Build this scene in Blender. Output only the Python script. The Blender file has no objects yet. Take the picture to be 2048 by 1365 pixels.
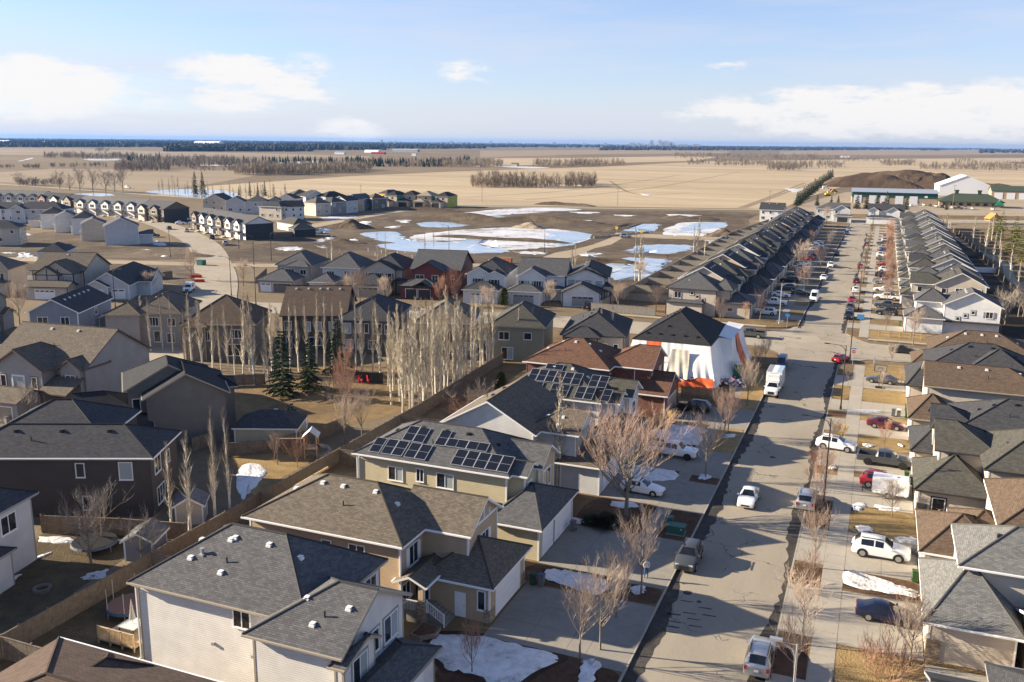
import bpy, math, random
from math import radians, sin, cos, pi, hypot, atan2, sqrt
from mathutils import Vector, Matrix
import numpy as np
SC = bpy.context.scene
COL = SC.collection
R = random.Random(7)

# ------------------------------------------------------------------ camera
CAM_H = 36.5
FPX = 1820.0
YAW, PITCH, ROLL = 21.871, 12.3196, 0.613      # degrees: left of the street axis, down, clockwise
cam = bpy.data.objects.new('camera', bpy.data.cameras.new('camera')); COL.objects.link(cam)
cam.data.lens = FPX / 2048 * 36.0; cam.data.sensor_width = 36.0
cam.data.clip_start = 1.0; cam.data.clip_end = 60000
_cy, _sy = cos(radians(YAW)), sin(radians(YAW))
_cp, _sp = cos(radians(PITCH)), sin(radians(PITCH))
_cr, _sr = cos(radians(ROLL)), sin(radians(ROLL))
_M = Matrix(((_cy, -_sy, 0), (_sy, _cy, 0), (0, 0, 1)))
_F = _M @ Vector((0, _cp, -_sp)); _R0 = _M @ Vector((1, 0, 0)); _U0 = _M @ Vector((0, _sp, _cp))
_Rv = _R0 * _cr + _U0 * _sr; _Uv = _U0 * _cr - _R0 * _sr
_m = Matrix((_Rv, _Uv, -_F)).transposed().to_4x4(); _m.translation = (0, 0, CAM_H)
cam.matrix_world = _m
SC.camera = cam

def G(px, py, z=0.0):
    """ground point (world x, y) under photo pixel px,py at height z: used to survey plan positions"""
    d = _F + _Rv * ((px - 1024) / FPX) - _Uv * ((py - 682.5) / FPX)
    t = (z - CAM_H) / d.z
    return (d.x * t, d.y * t)

# ------------------------------------------------------------------ light
SUN_EL, SUN_AZ = 19.5, 10.5      # shadows fall towards +x, turned a little to +y
SKY_STRENGTH = 0.068
wd = bpy.data.worlds.new('World'); SC.world = wd; wd.use_nodes = True
nt = wd.node_tree; nt.nodes.clear()
def wn(t, **k):
    n = nt.nodes.new(t)
    for a, b in k.items(): setattr(n, a, b)
    return n
def wmath(op, a, b=None, clamp=False):
    n = wn('ShaderNodeMath', operation=op); n.use_clamp = clamp
    for i, v in enumerate((a, b)):
        if v is None: continue
        if isinstance(v, (int, float)): n.inputs[i].default_value = v
        else: nt.links.new(v, n.inputs[i])
    return n.outputs[0]
sky = wn('ShaderNodeTexSky', sky_type='NISHITA')
sky.sun_disc = False
sky.sun_elevation = radians(SUN_EL)
sky.sun_rotation = radians(270 - SUN_AZ)
sky.altitude = 700; sky.air_density = 1.0; sky.dust_density = 0.4; sky.ozone_density = 5.0
tc = wn('ShaderNodeTexCoord'); sep = wn('ShaderNodeSeparateXYZ')
nt.links.new(tc.outputs['Generated'], sep.inputs[0])
el = wmath('MULTIPLY', wmath('ARCSINE', sep.outputs['Z']), 180 / pi)
az = wmath('MULTIPLY', wmath('ARCTAN2', sep.outputs['X'], sep.outputs['Y']), 180 / pi)
cmb = wn('ShaderNodeCombineXYZ')
nt.links.new(wmath('MULTIPLY', az, 0.26), cmb.inputs[0]); nt.links.new(wmath('MULTIPLY', el, 0.85), cmb.inputs[1])
nz = wn('ShaderNodeTexNoise'); nz.inputs['Scale'].default_value = 1.0; nz.inputs['Detail'].default_value = 11; nz.inputs['Roughness'].default_value = 0.66
nt.links.new(cmb.outputs[0], nz.inputs['Vector'])
# the cloud banks that stand over the horizon (azimuth, elevation, half sizes, strength)
CLOUDS = [(-49.0, 2.6, 7.0, 1.7, 1.0), (-37.2, 3.3, 4.8, 2.0, 0.85), (-24.8, 4.1, 2.6, 0.7, 0.6), (2.5, 1.9, 14.5, 1.6, 1.05), (-31.9, 0.6, 2.6, 0.8, 0.75), (-9.3, 4.5, 1.8, 0.45, 0.5),
          (-75, 4, 9, 2, 0.9), (30, 5, 8, 2, 0.8), (60, 3, 14, 2, 1.0), (110, 4, 12, 3, 0.9), (170, 3, 16, 2, 1.0), (-120, 3, 12, 2, 0.9), (-160, 5, 9, 2, 0.8)]
mask = None
for (a, e, ra, re, s) in CLOUDS:
    dx = wmath('DIVIDE', wmath('SUBTRACT', az, a), ra * 1.2); dy = wmath('DIVIDE', wmath('SUBTRACT', el, e), re * 1.25)
    d2 = wmath('ADD', wmath('MULTIPLY', dx, dx), wmath('MULTIPLY', dy, dy))
    b = wmath('MULTIPLY', wmath('SUBTRACT', 1.0, d2, True), s)
    mask = b if mask is None else wmath('MAXIMUM', mask, b)
nv = wmath('SUBTRACT', nz.outputs['Fac'], 0.5)
cum = wmath('MULTIPLY', wmath('ADD', wmath('MULTIPLY', nv, 3.2), wmath('SUBTRACT', mask, 0.30)), 2.2, True)
cum = wmath('MULTIPLY', cum, wmath('MULTIPLY', mask, 2.2, True))
# thin veil, streaky, thicker low down
cmb2 = wn('ShaderNodeCombineXYZ')
nt.links.new(wmath('MULTIPLY', az, 0.05), cmb2.inputs[0]); nt.links.new(wmath('MULTIPLY', el, 0.42), cmb2.inputs[1])
nz2 = wn('ShaderNodeTexNoise'); nz2.inputs['Scale'].default_value = 1.0; nz2.inputs['Detail'].default_value = 6; nz2.inputs['Roughness'].default_value = 0.6
nt.links.new(cmb2.outputs[0], nz2.inputs['Vector'])
veil = wmath('MULTIPLY', wmath('SUBTRACT', nz2.outputs['Fac'], 0.42, True), 1.5, True)
low = wmath('POWER', 2.718, wmath('MULTIPLY', wmath('ABSOLUTE', el), -0.11))
veil = wmath('ADD', wmath('MULTIPLY', veil, 0.9), wmath('MULTIPLY', low, 0.62), True)
mixv = wn('ShaderNodeMix', data_type='RGBA'); mixv.inputs[7].default_value = (3.65, 3.72, 4.15, 1)
tint = wn('ShaderNodeMix', data_type='RGBA', blend_type='MULTIPLY'); tint.inputs[0].default_value = 1.0; tint.inputs[7].default_value = (1.02, 0.93, 0.98, 1)
nt.links.new(sky.outputs[0], tint.inputs[6])
nt.links.new(veil, mixv.inputs[0]); nt.links.new(tint.outputs[2], mixv.inputs[6])
mixc = wn('ShaderNodeMix', data_type='RGBA'); mixc.inputs[7].default_value = (4.75, 4.6, 4.5, 1)
nt.links.new(wmath('MULTIPLY', cum, 0.95), mixc.inputs[0]); nt.links.new(mixv.outputs[2], mixc.inputs[6])
bg = wn('ShaderNodeBackground'); bg.inputs['Strength'].default_value = SKY_STRENGTH
nt.links.new(mixc.outputs[2], bg.inputs['Color'])
ow = wn('ShaderNodeOutputWorld'); nt.links.new(bg.outputs[0], ow.inputs[0])

sd = bpy.data.lights.new('sun', 'SUN'); sun = bpy.data.objects.new('sun', sd); COL.objects.link(sun)
sd.energy = 5.0; sd.angle = radians(0.53); sd.color = (1.0, 0.86, 0.655)
_sdir = Vector((cos(radians(SUN_EL)) * cos(radians(SUN_AZ)), cos(radians(SUN_EL)) * sin(radians(SUN_AZ)), -sin(radians(SUN_EL))))
sun.rotation_euler = _sdir.to_track_quat('-Z', 'Y').to_euler(); sun.location = (-200, -40, 90)
vs = SC.view_settings; vs.view_transform = 'Standard'; vs.look = 'None'; vs.gamma = 1.0; vs.use_curve_mapping = False
vs.exposure = 1.62
SC.cycles.max_bounces = 6; SC.cycles.diffuse_bounces = 3; SC.cycles.glossy_bounces = 2; SC.cycles.transmission_bounces = 2
SC.cycles.transparent_max_bounces = 4; SC.cycles.volume_bounces = 0
SC.cycles.use_denoising = True

# ------------------------------------------------------------------ materials
MATS = {}
def _new(name):
    m = bpy.data.materials.new(name); m.use_nodes = True
    t = m.node_tree; b = t.nodes['Principled BSDF']
    return m, t, b
def lerp3(a, b, t): return tuple(a[i] + (b[i] - a[i]) * t for i in range(3))
def plain(name, col, rough=0.7, metal=0.0, spec=0.3, var=0.0, scale=3.0, bump=0.0, bscale=30.0, coords='Object', emit=None):
    if name in MATS: return MATS[name]
    m, t, b = _new(name)
    b.inputs['Base Color'].default_value = (*col, 1); b.inputs['Roughness'].default_value = rough
    b.inputs['Metallic'].default_value = metal; b.inputs['Specular IOR Level'].default_value = spec
    if var or bump:
        c = t.nodes.new('ShaderNodeTexCoord')
    if var:
        n = t.nodes.new('ShaderNodeTexNoise'); n.inputs['Scale'].default_value = scale; n.inputs['Detail'].default_value = 6; n.inputs['Roughness'].default_value = 0.65
        t.links.new(c.outputs[coords], n.inputs['Vector'])
        r = t.nodes.new('ShaderNodeValToRGB'); r.color_ramp.elements[0].position = 0.3; r.color_ramp.elements[1].position = 0.7
        r.color_ramp.elements[0].color = (*[x * (1 - var) for x in col], 1); r.color_ramp.elements[1].color = (*[min(1, x * (1 + var)) for x in col], 1)
        t.links.new(n.outputs['Fac'], r.inputs[0]); t.links.new(r.outputs[0], b.inputs['Base Color'])
    if bump:
        n2 = t.nodes.new('ShaderNodeTexNoise'); n2.inputs['Scale'].default_value = bscale; n2.inputs['Detail'].default_value = 4
        t.links.new(c.outputs[coords], n2.inputs['Vector'])
        bp = t.nodes.new('ShaderNodeBump'); bp.inputs['Strength'].default_value = bump; bp.inputs['Distance'].default_value = 0.1
        t.links.new(n2.outputs['Fac'], bp.inputs['Height']); t.links.new(bp.outputs[0], b.inputs['Normal'])
    MATS[name] = m; return m
def ground_mat(name, cols, scales=(0.08, 0.9, 6.0), rough=0.95, bump=0.4, bscale=4.0, pos=(0.35, 0.5, 0.65), stretch=None, cracks=0.0):
    """two or three colours mixed by noise at three sizes, in world metres"""
    if name in MATS: return MATS[name]
    m, t, b = _new(name)
    b.inputs['Roughness'].default_value = rough; b.inputs['Specular IOR Level'].default_value = 0.1
    c = t.nodes.new('ShaderNodeNewGeometry'); vec = c.outputs['Position']
    if stretch:
        mp = t.nodes.new('ShaderNodeMapping'); mp.inputs['Scale'].default_value = (stretch[0], stretch[1], 1); mp.inputs['Rotation'].default_value = (0, 0, stretch[2])
        t.links.new(vec, mp.inputs[0]); vec = mp.outputs[0]
    acc = None
    for s, w in zip(scales, (0.45, 0.33, 0.22)):
        n = t.nodes.new('ShaderNodeTexNoise'); n.inputs['Scale'].default_value = s; n.inputs['Detail'].default_value = 5; n.inputs['Roughness'].default_value = 0.6
        t.links.new(vec, n.inputs['Vector'])
        mu = t.nodes.new('ShaderNodeMath'); mu.operation = 'MULTIPLY'; mu.inputs[1].default_value = w; t.links.new(n.outputs['Fac'], mu.inputs[0])
        if acc is None: acc = mu.outputs[0]
        else:
            ad = t.nodes.new('ShaderNodeMath'); t.links.new(acc, ad.inputs[0]); t.links.new(mu.outputs[0], ad.inputs[1]); acc = ad.outputs[0]
    r = t.nodes.new('ShaderNodeValToRGB'); els = r.color_ramp.elements
    els[0].position = pos[0]; els[0].color = (*cols[0], 1); els[1].position = pos[-1]; els[1].color = (*cols[-1], 1)
    if len(cols) == 3:
        e = els.new(pos[1]); e.color = (*cols[1], 1)
    t.links.new(acc, r.inputs[0]); t.links.new(r.outputs[0], b.inputs['Base Color'])
    if cracks:
        dn = t.nodes.new('ShaderNodeTexNoise'); dn.inputs['Scale'].default_value = .5; dn.inputs['Detail'].default_value = 6; t.links.new(c.outputs['Position'], dn.inputs['Vector'])
        av = t.nodes.new('ShaderNodeVectorMath'); av.operation = 'MULTIPLY_ADD'; av.inputs[1].default_value = (3.5, 3.5, 0); t.links.new(dn.outputs['Color'], av.inputs[0]); t.links.new(c.outputs['Position'], av.inputs[2])
        vo = t.nodes.new('ShaderNodeTexVoronoi'); vo.feature = 'DISTANCE_TO_EDGE'; vo.inputs['Scale'].default_value = cracks; t.links.new(av.outputs[0], vo.inputs['Vector'])
        lt = t.nodes.new('ShaderNodeMath'); lt.operation = 'LESS_THAN'; lt.inputs[1].default_value = .004; t.links.new(vo.outputs['Distance'], lt.inputs[0])
        wv = t.nodes.new('ShaderNodeTexNoise'); wv.inputs['Scale'].default_value = .12; t.links.new(c.outputs['Position'], wv.inputs['Vector'])
        gt = t.nodes.new('ShaderNodeMath'); gt.operation = 'GREATER_THAN'; gt.inputs[1].default_value = .5; t.links.new(wv.outputs['Fac'], gt.inputs[0])
        mm = t.nodes.new('ShaderNodeMath'); mm.operation = 'MULTIPLY'; t.links.new(lt.outputs[0], mm.inputs[0]); t.links.new(gt.outputs[0], mm.inputs[1])
        mx = t.nodes.new('ShaderNodeMix'); mx.data_type = 'RGBA'; mx.inputs[7].default_value = (.07, .065, .058, 1); t.links.new(mm.outputs[0], mx.inputs[0]); t.links.new(r.outputs[0], mx.inputs[6]); t.links.new(mx.outputs[2], b.inputs['Base Color'])
    if bump:
        n2 = t.nodes.new('ShaderNodeTexNoise'); n2.inputs['Scale'].default_value = bscale; n2.inputs['Detail'].default_value = 5
        t.links.new(c.outputs['Position'], n2.inputs['Vector'])
        bp = t.nodes.new('ShaderNodeBump'); bp.inputs['Strength'].default_value = bump; bp.inputs['Distance'].default_value = 0.15
        t.links.new(n2.outputs['Fac'], bp.inputs['Height']); t.links.new(bp.outputs[0], b.inputs['Normal'])
    MATS[name] = m; return m
def siding(name, col, pitch=0.16, vert=False):
    """lapped vinyl boards: fine relief in z, faint weathering"""
    if name in MATS: return MATS[name]
    m, t, b = _new(name)
    b.inputs['Roughness'].default_value = 0.55; b.inputs['Specular IOR Level'].default_value = 0.3
    c = t.nodes.new('ShaderNodeTexCoord'); sp = t.nodes.new('ShaderNodeSeparateXYZ'); t.links.new(c.outputs['Object'], sp.inputs[0])
    f = t.nodes.new('ShaderNodeMath'); f.operation = 'DIVIDE'; f.inputs[1].default_value = pitch; t.links.new(sp.outputs['Z'], f.inputs[0])
    fr = t.nodes.new('ShaderNodeMath'); fr.operation = 'FRACT'; t.links.new(f.outputs[0], fr.inputs[0])
    inv = t.nodes.new('ShaderNodeMath'); inv.operation = 'SUBTRACT'; inv.inputs[0].default_value = 1.0; t.links.new(fr.outputs[0], inv.inputs[1])
    bp = t.nodes.new('ShaderNodeBump'); bp.inputs['Strength'].default_value = 0.9; bp.inputs['Distance'].default_value = 0.03
    t.links.new(inv.outputs[0], bp.inputs['Height']); t.links.new(bp.outputs[0], b.inputs['Normal'])
    n = t.nodes.new('ShaderNodeTexNoise'); n.inputs['Scale'].default_value = 0.8; n.inputs['Detail'].default_value = 6; t.links.new(c.outputs['Object'], n.inputs['Vector'])
    lt = t.nodes.new('ShaderNodeMath'); lt.operation = 'LESS_THAN'; lt.inputs[1].default_value = 0.16; t.links.new(fr.outputs[0], lt.inputs[0])
    r = t.nodes.new('ShaderNodeValToRGB'); r.color_ramp.elements[0].position = 0.3; r.color_ramp.elements[1].position = 0.7
    r.color_ramp.elements[0].color = (*[x * 0.9 for x in col], 1); r.color_ramp.elements[1].color = (*[min(1, x * 1.07) for x in col], 1)
    t.links.new(n.outputs['Fac'], r.inputs[0])
    mx = t.nodes.new('ShaderNodeMix'); mx.data_type = 'RGBA'; mx.blend_type = 'MULTIPLY'; mx.inputs[7].default_value = (0.78, 0.78, 0.78, 1)
    t.links.new(lt.outputs[0], mx.inputs[0]); t.links.new(r.outputs[0], mx.inputs[6]); t.links.new(mx.outputs[2], b.inputs['Base Color'])
    MATS[name] = m; return m
def shingle(name, col):
    """asphalt shingles: courses and tabs from the roof's own metric UVs, three mixed tones"""
    if name in MATS: return MATS[name]
    m, t, b = _new(name)
    b.inputs['Roughness'].default_value = 0.9; b.inputs['Specular IOR Level'].default_value = 0.15
    uv = t.nodes.new('ShaderNodeUVMap'); uv.uv_map = 'UVMap'
    br = t.nodes.new('ShaderNodeTexBrick'); br.offset = 0.37; br.inputs['Scale'].default_value = 1.0
    br.inputs['Brick Width'].default_value = 0.33; br.inputs['Row Height'].default_value = 0.145; br.inputs['Mortar Size'].default_value = 0.008; br.inputs['Bias'].default_value = -0.1
    br.inputs['Color1'].default_value = (*[x * 0.8 for x in col], 1); br.inputs['Color2'].default_value = (*[x * 1.25 for x in col], 1); br.inputs['Mortar'].default_value = (*[x * 0.45 for x in col], 1)
    t.links.new(uv.outputs[0], br.inputs['Vector'])
    n = t.nodes.new('ShaderNodeTexNoise'); n.inputs['Scale'].default_value = 1.1; n.inputs['Detail'].default_value = 8; n.inputs['Roughness'].default_value = 0.75
    t.links.new(uv.outputs[0], n.inputs['Vector'])
    r = t.nodes.new('ShaderNodeValToRGB'); r.color_ramp.elements[0].position = 0.32; r.color_ramp.elements[1].position = 0.68
    r.color_ramp.elements[0].color = (0.85, 0.85, 0.86, 1); r.color_ramp.elements[1].color = (1.16, 1.15, 1.13, 1)
    t.links.new(n.outputs['Fac'], r.inputs[0])
    mx = t.nodes.new('ShaderNodeMix'); mx.data_type = 'RGBA'; mx.blend_type = 'MULTIPLY'; mx.inputs[0].default_value = 1.0
    t.links.new(br.outputs['Color'], mx.inputs[6]); t.links.new(r.outputs[0], mx.inputs[7]); t.links.new(mx.outputs[2], b.inputs['Base Color'])
    bp = t.nodes.new('ShaderNodeBump'); bp.inputs['Strength'].default_value = 0.8; bp.inputs['Distance'].default_value = 0.03
    t.links.new(br.outputs['Fac'], bp.inputs['Height']); bp.invert = True; t.links.new(bp.outputs[0], b.inputs['Normal'])
    MATS[name] = m; return m
def brickwork(name, col, w=0.3, h=0.1, var=0.35, mortar=0.6):
    if name in MATS: return MATS[name]
    m, t, b = _new(name)
    b.inputs['Roughness'].default_value = 0.85
    c = t.nodes.new('ShaderNodeTexCoord')
    sp = t.nodes.new('ShaderNodeSeparateXYZ'); t.links.new(c.outputs['Object'], sp.inputs[0])
    ad = t.nodes.new('ShaderNodeMath'); t.links.new(sp.outputs[0], ad.inputs[0]); t.links.new(sp.outputs[1], ad.inputs[1])
    cb = t.nodes.new('ShaderNodeCombineXYZ'); t.links.new(ad.outputs[0], cb.inputs[0]); t.links.new(sp.outputs[2], cb.inputs[1])
    br = t.nodes.new('ShaderNodeTexBrick'); br.inputs['Scale'].default_value = 1.0; br.inputs['Brick Width'].default_value = w; br.inputs['Row Height'].default_value = h; br.inputs['Mortar Size'].default_value = 0.012
    br.inputs['Color1'].default_value = (*[x * (1 - var) for x in col], 1); br.inputs['Color2'].default_value = (*[x * (1 + var) for x in col], 1); br.inputs['Mortar'].default_value = (*[x * mortar for x in col], 1)
    t.links.new(cb.outputs[0], br.inputs['Vector']); t.links.new(br.outputs['Color'], b.inputs['Base Color'])
    bp = t.nodes.new('ShaderNodeBump'); bp.inputs['Strength'].default_value = 0.7; bp.inputs['Distance'].default_value = 0.03; bp.invert = True
    t.links.new(br.outputs['Fac'], bp.inputs['Height']); t.links.new(bp.outputs[0], b.inputs['Normal'])
    MATS[name] = m; return m
def glass(name, col, rough=0.06):
    if name in MATS: return MATS[name]
    m, t, b = _new(name)
    b.inputs['Base Color'].default_value = (*col, 1); b.inputs['Roughness'].default_value = rough; b.inputs['Specular IOR Level'].default_value = 0.8
    MATS[name] = m; return m

GLASS = glass('window_glass', (0.018, 0.022, 0.028)); GLASS2 = glass('window_glass_blind', (0.32, 0.36, 0.36), 0.15); CARGLASS = glass('car_glass', (0.008, 0.009, 0.011), 0.04)
WHITE = plain('white_trim', (0.74, 0.73, 0.71), 0.5); TANTRIM = plain('tan_trim', (0.34, 0.29, 0.22), 0.6); DARKTRIM = plain('dark_trim', (0.05, 0.045, 0.045), 0.6); GREYTRIM = plain('grey_trim', (0.25, 0.25, 0.26), 0.6)
BROWNTRIM = plain('brown_trim', (0.17, 0.10, 0.08), 0.6)
BLACK = plain('black_plastic', (0.015, 0.015, 0.016), 0.6); METAL = plain('galvanised_metal', (0.45, 0.46, 0.47), 0.4, 0.6)
CONC = ground_mat('concrete', ((0.27, 0.245, 0.205), (0.33, 0.30, 0.25), (0.38, 0.345, 0.29)), (0.15, 1.3, 9.0), 0.9, 0.15, 20)
CONC2 = ground_mat('concrete_shaded', ((0.19, 0.178, 0.152), (0.24, 0.222, 0.19), (0.285, 0.262, 0.225)), (0.15, 1.3, 9.0), 0.9, 0.15, 20)  # darker concrete copy: shade on the left-hand paving put into the colour
JOINT = plain('joint_dirt', (0.09, 0.08, 0.065), 0.95)
WOOD = plain('weathered_wood', (0.20, 0.15, 0.105), 0.85, 0, 0.2, 0.3, 2.5, 0.2, 20); WOOD2 = plain('grey_wood', (0.155, 0.125, 0.095), 0.85, 0, 0.2, 0.3, 2.5, 0.2, 20); WOOD4 = plain('silvered_wood', (0.26, 0.235, 0.20), 0.85, 0, 0.2, 0.25, 2.5); WOOD3 = plain('fresh_wood', (0.46, 0.33, 0.19), 0.8, 0, 0.2, 0.25, 3)

# ------------------------------------------------------------------ mesh building
class MB:
    def __init__(s): s.v = []; s.f = []; s.m = []; s.uv = {}
    def face(s, pts, m=0, uv=None):
        i = len(s.v); s.v += [tuple(p) for p in pts]; s.f.append(tuple(range(i, i + len(pts)))); s.m.append(m)
        if uv: s.uv[len(s.f) - 1] = uv
    def box(s, x0, x1, y0, y1, z0, z1, m=0, M=None):
        p = [(x0, y0, z0), (x1, y0, z0), (x1, y1, z0), (x0, y1, z0), (x0, y0, z1), (x1, y0, z1), (x1, y1, z1), (x0, y1, z1)]
        if M is not None: p = [tuple(M @ Vector(q)) for q in p]
        i = len(s.v); s.v += p
        for f in ((3, 2, 1, 0), (4, 5, 6, 7), (0, 1, 5, 4), (1, 2, 6, 5), (2, 3, 7, 6), (3, 0, 4, 7)):
            s.f.append(tuple(i + k for k in f)); s.m.append(m)
    def tube(s, pts, rad, n=4, m=0, cap=False):
        base = len(s.v); prev = None
        for k, p in enumerate(pts):
            p = Vector(p); r = rad[k] if isinstance(rad, (list, tuple)) else rad
            d = (Vector(pts[min(k + 1, len(pts) - 1)]) - Vector(pts[max(k - 1, 0)])).normalized()
            a = d.orthogonal().normalized() if prev is None else (prev - d * prev.dot(d))
            if a.length < 1e-6: a = d.orthogonal()
            a.normalize(); prev = a; b = d.cross(a)
            for j in range(n):
                t = 2 * pi * j / n; s.v.append(tuple(p + (a * cos(t) + b * sin(t)) * r))
        for k in range(len(pts) - 1):
            for j in range(n):
                q = base + k * n; s.f.append((q + j, q + (j + 1) % n, q + n + (j + 1) % n, q + n + j)); s.m.append(m)
        if cap:
            q = base + (len(pts) - 1) * n; s.f.append(tuple(q + j for j in range(n))); s.m.append(m)
            s.f.append(tuple(base + n - 1 - j for j in range(n))); s.m.append(m)
    def cyl(s, c, r, h, n=12, m=0, r2=None, axis='z'):
        r2 = r if r2 is None else r2; i = len(s.v)
        for z, rr in ((0, r), (h, r2)):
            for j in range(n):
                t = 2 * pi * j / n; a, b = rr * cos(t), rr * sin(t)
                s.v.append((c[0] + a, c[1] + b, c[2] + z) if axis == 'z' else ((c[0] + a, c[1] + z, c[2] + b) if axis == 'y' else (c[0] + z, c[1] + a, c[2] + b)))
        for j in range(n):
            s.f.append((i + j, i + (j + 1) % n, i + n + (j + 1) % n, i + n + j)); s.m.append(m)
        s.f.append(tuple(i + n + j for j in range(n))); s.m.append(m); s.f.append(tuple(i + n - 1 - j for j in range(n))); s.m.append(m)
    def prism(s, poly, z0, z1, m=0, mside=None):
        n = len(poly); i = len(s.v)
        a = sum(poly[k][0] * poly[(k + 1) % n][1] - poly[(k + 1) % n][0] * poly[k][1] for k in range(n))
        if a < 0: poly = poly[::-1]
        s.v += [(p[0], p[1], z0) for p in poly] + [(p[0], p[1], z1) for p in poly]
        s.f.append(tuple(range(i + n, i + 2 * n))); s.m.append(m)
        for k in range(n):
            s.f.append((i + k, i + (k + 1) % n, i + n + (k + 1) % n, i + n + k)); s.m.append(m if mside is None else mside)
    def mesh(s, name, mats, smooth=False):
        me = bpy.data.meshes.new(name); me.from_pydata(s.v, [], s.f)
        for mt in (mats if isinstance(mats, (list, tuple)) else [mats]): me.materials.append(mt)
        me.polygons.foreach_set('material_index', s.m)
        if s.uv:
            L = me.uv_layers.new(name='UVMap')
            for fi, uv in s.uv.items():
                for k, li in enumerate(me.polygons[fi].loop_indices): L.data[li].uv = uv[k]
        if smooth: me.polygons.foreach_set('use_smooth', [True] * len(s.f))
        me.update(); return me
    def obj(s, name, mats, parent=None, smooth=False, **k):
        return link(name, s.mesh(name, mats, smooth), parent, **k)
def link(name, data, parent=None, loc=None, rz=0.0, **props):
    o = bpy.data.objects.new(name, data); COL.objects.link(o)
    if parent is not None: o.parent = parent
    if loc is not None: o.location = loc
    if rz: o.rotation_euler = (0, 0, rz)
    for k, v in props.items(): o[k] = v
    return o
def thing(name, label, cat, loc=(0, 0, 0), rz=0.0, group=None):
    o = link(name, None, None, loc, rz); o['label'] = label; o['category'] = cat
    if group: o['group'] = group
    o.empty_display_size = 0.3
    return o
def tag(o, label, cat, group=None):
    o['label'] = label; o['category'] = cat
    if group: o['group'] = group
    return o
def dup(root, loc, rz=0.0, scale=1.0, label=None, group=None):
    r = root.copy(); COL.objects.link(r); r.location = loc; r.rotation_euler = (0, 0, rz); r.scale = (scale,) * 3 if isinstance(scale, (int, float)) else scale
    if label: r['label'] = label
    if group: r['group'] = group
    for ch in list(root.children):
        c = ch.copy(); COL.objects.link(c); c.parent = r
        for g in list(ch.children):
            d = g.copy(); COL.objects.link(d); d.parent = c
    return r
def structure(name, mb, mats, kind='structure', **k):
    o = mb.obj(name, mats, **k); o['kind'] = kind; return o
def smooth_poly(pts, n=4, jitter=0.0, rnd=R):
    """closed Catmull-Rom outline with a ragged edge"""
    out = []; N = len(pts)
    for i in range(N):
        p0, p1, p2, p3 = (Vector((*pts[(i + k) % N][:2], 0)) for k in (-1, 0, 1, 2))
        for j in range(n):
            t = j / n
            q = 0.5 * ((2 * p1) + (p2 - p0) * t + (2 * p0 - 5 * p1 + 4 * p2 - p3) * t * t + (3 * p1 - p0 - 3 * p2 + p3) * t ** 3)
            out.append((q.x + rnd.uniform(-jitter, jitter), q.y + rnd.uniform(-jitter, jitter)))
    return out
def ribbon(center, w):
    """left and right outline of a way of width w along a list of points"""
    L, Rr = [], []
    for i, p in enumerate(center):
        a = center[max(i - 1, 0)]; b = center[min(i + 1, len(center) - 1)]
        dx, dy = b[0] - a[0], b[1] - a[1]; l = hypot(dx, dy); nx, ny = -dy / l, dx / l
        L.append((p[0] + nx * w / 2, p[1] + ny * w / 2)); Rr.append((p[0] - nx * w / 2, p[1] - ny * w / 2))
    return L + Rr[::-1]
def curve_pts(pts, n=6):
    out = []
    for i in range(len(pts) - 1):
        p0, p1, p2, p3 = (Vector((*pts[min(max(i + k, 0), len(pts) - 1)], 0)) for k in (-1, 0, 1, 2))
        for j in range(n):
            t = j / n
            q = 0.5 * ((2 * p1) + (p2 - p0) * t + (2 * p0 - 5 * p1 + 4 * p2 - p3) * t * t + (3 * p1 - p0 - 3 * p2 + p3) * t ** 3)
            out.append((q.x, q.y))
    out.append(tuple(pts[-1])); return out
def tri_fill(poly, z):
    """triangulated concave polygon as a mesh builder"""
    from mathutils.geometry import tessellate_polygon
    mb = MB(); tris = tessellate_polygon([[Vector((p[0], p[1], 0)) for p in poly]])
    mb.v = [(p[0], p[1], z) for p in poly]
    for t in tris:
        a, b, c = (poly[i] for i in t)
        cr = (b[0] - a[0]) * (c[1] - a[1]) - (b[1] - a[1]) * (c[0] - a[0])
        mb.f.append(tuple(t) if cr > 0 else (t[0], t[2], t[1])); mb.m.append(0)
    return mb
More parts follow.
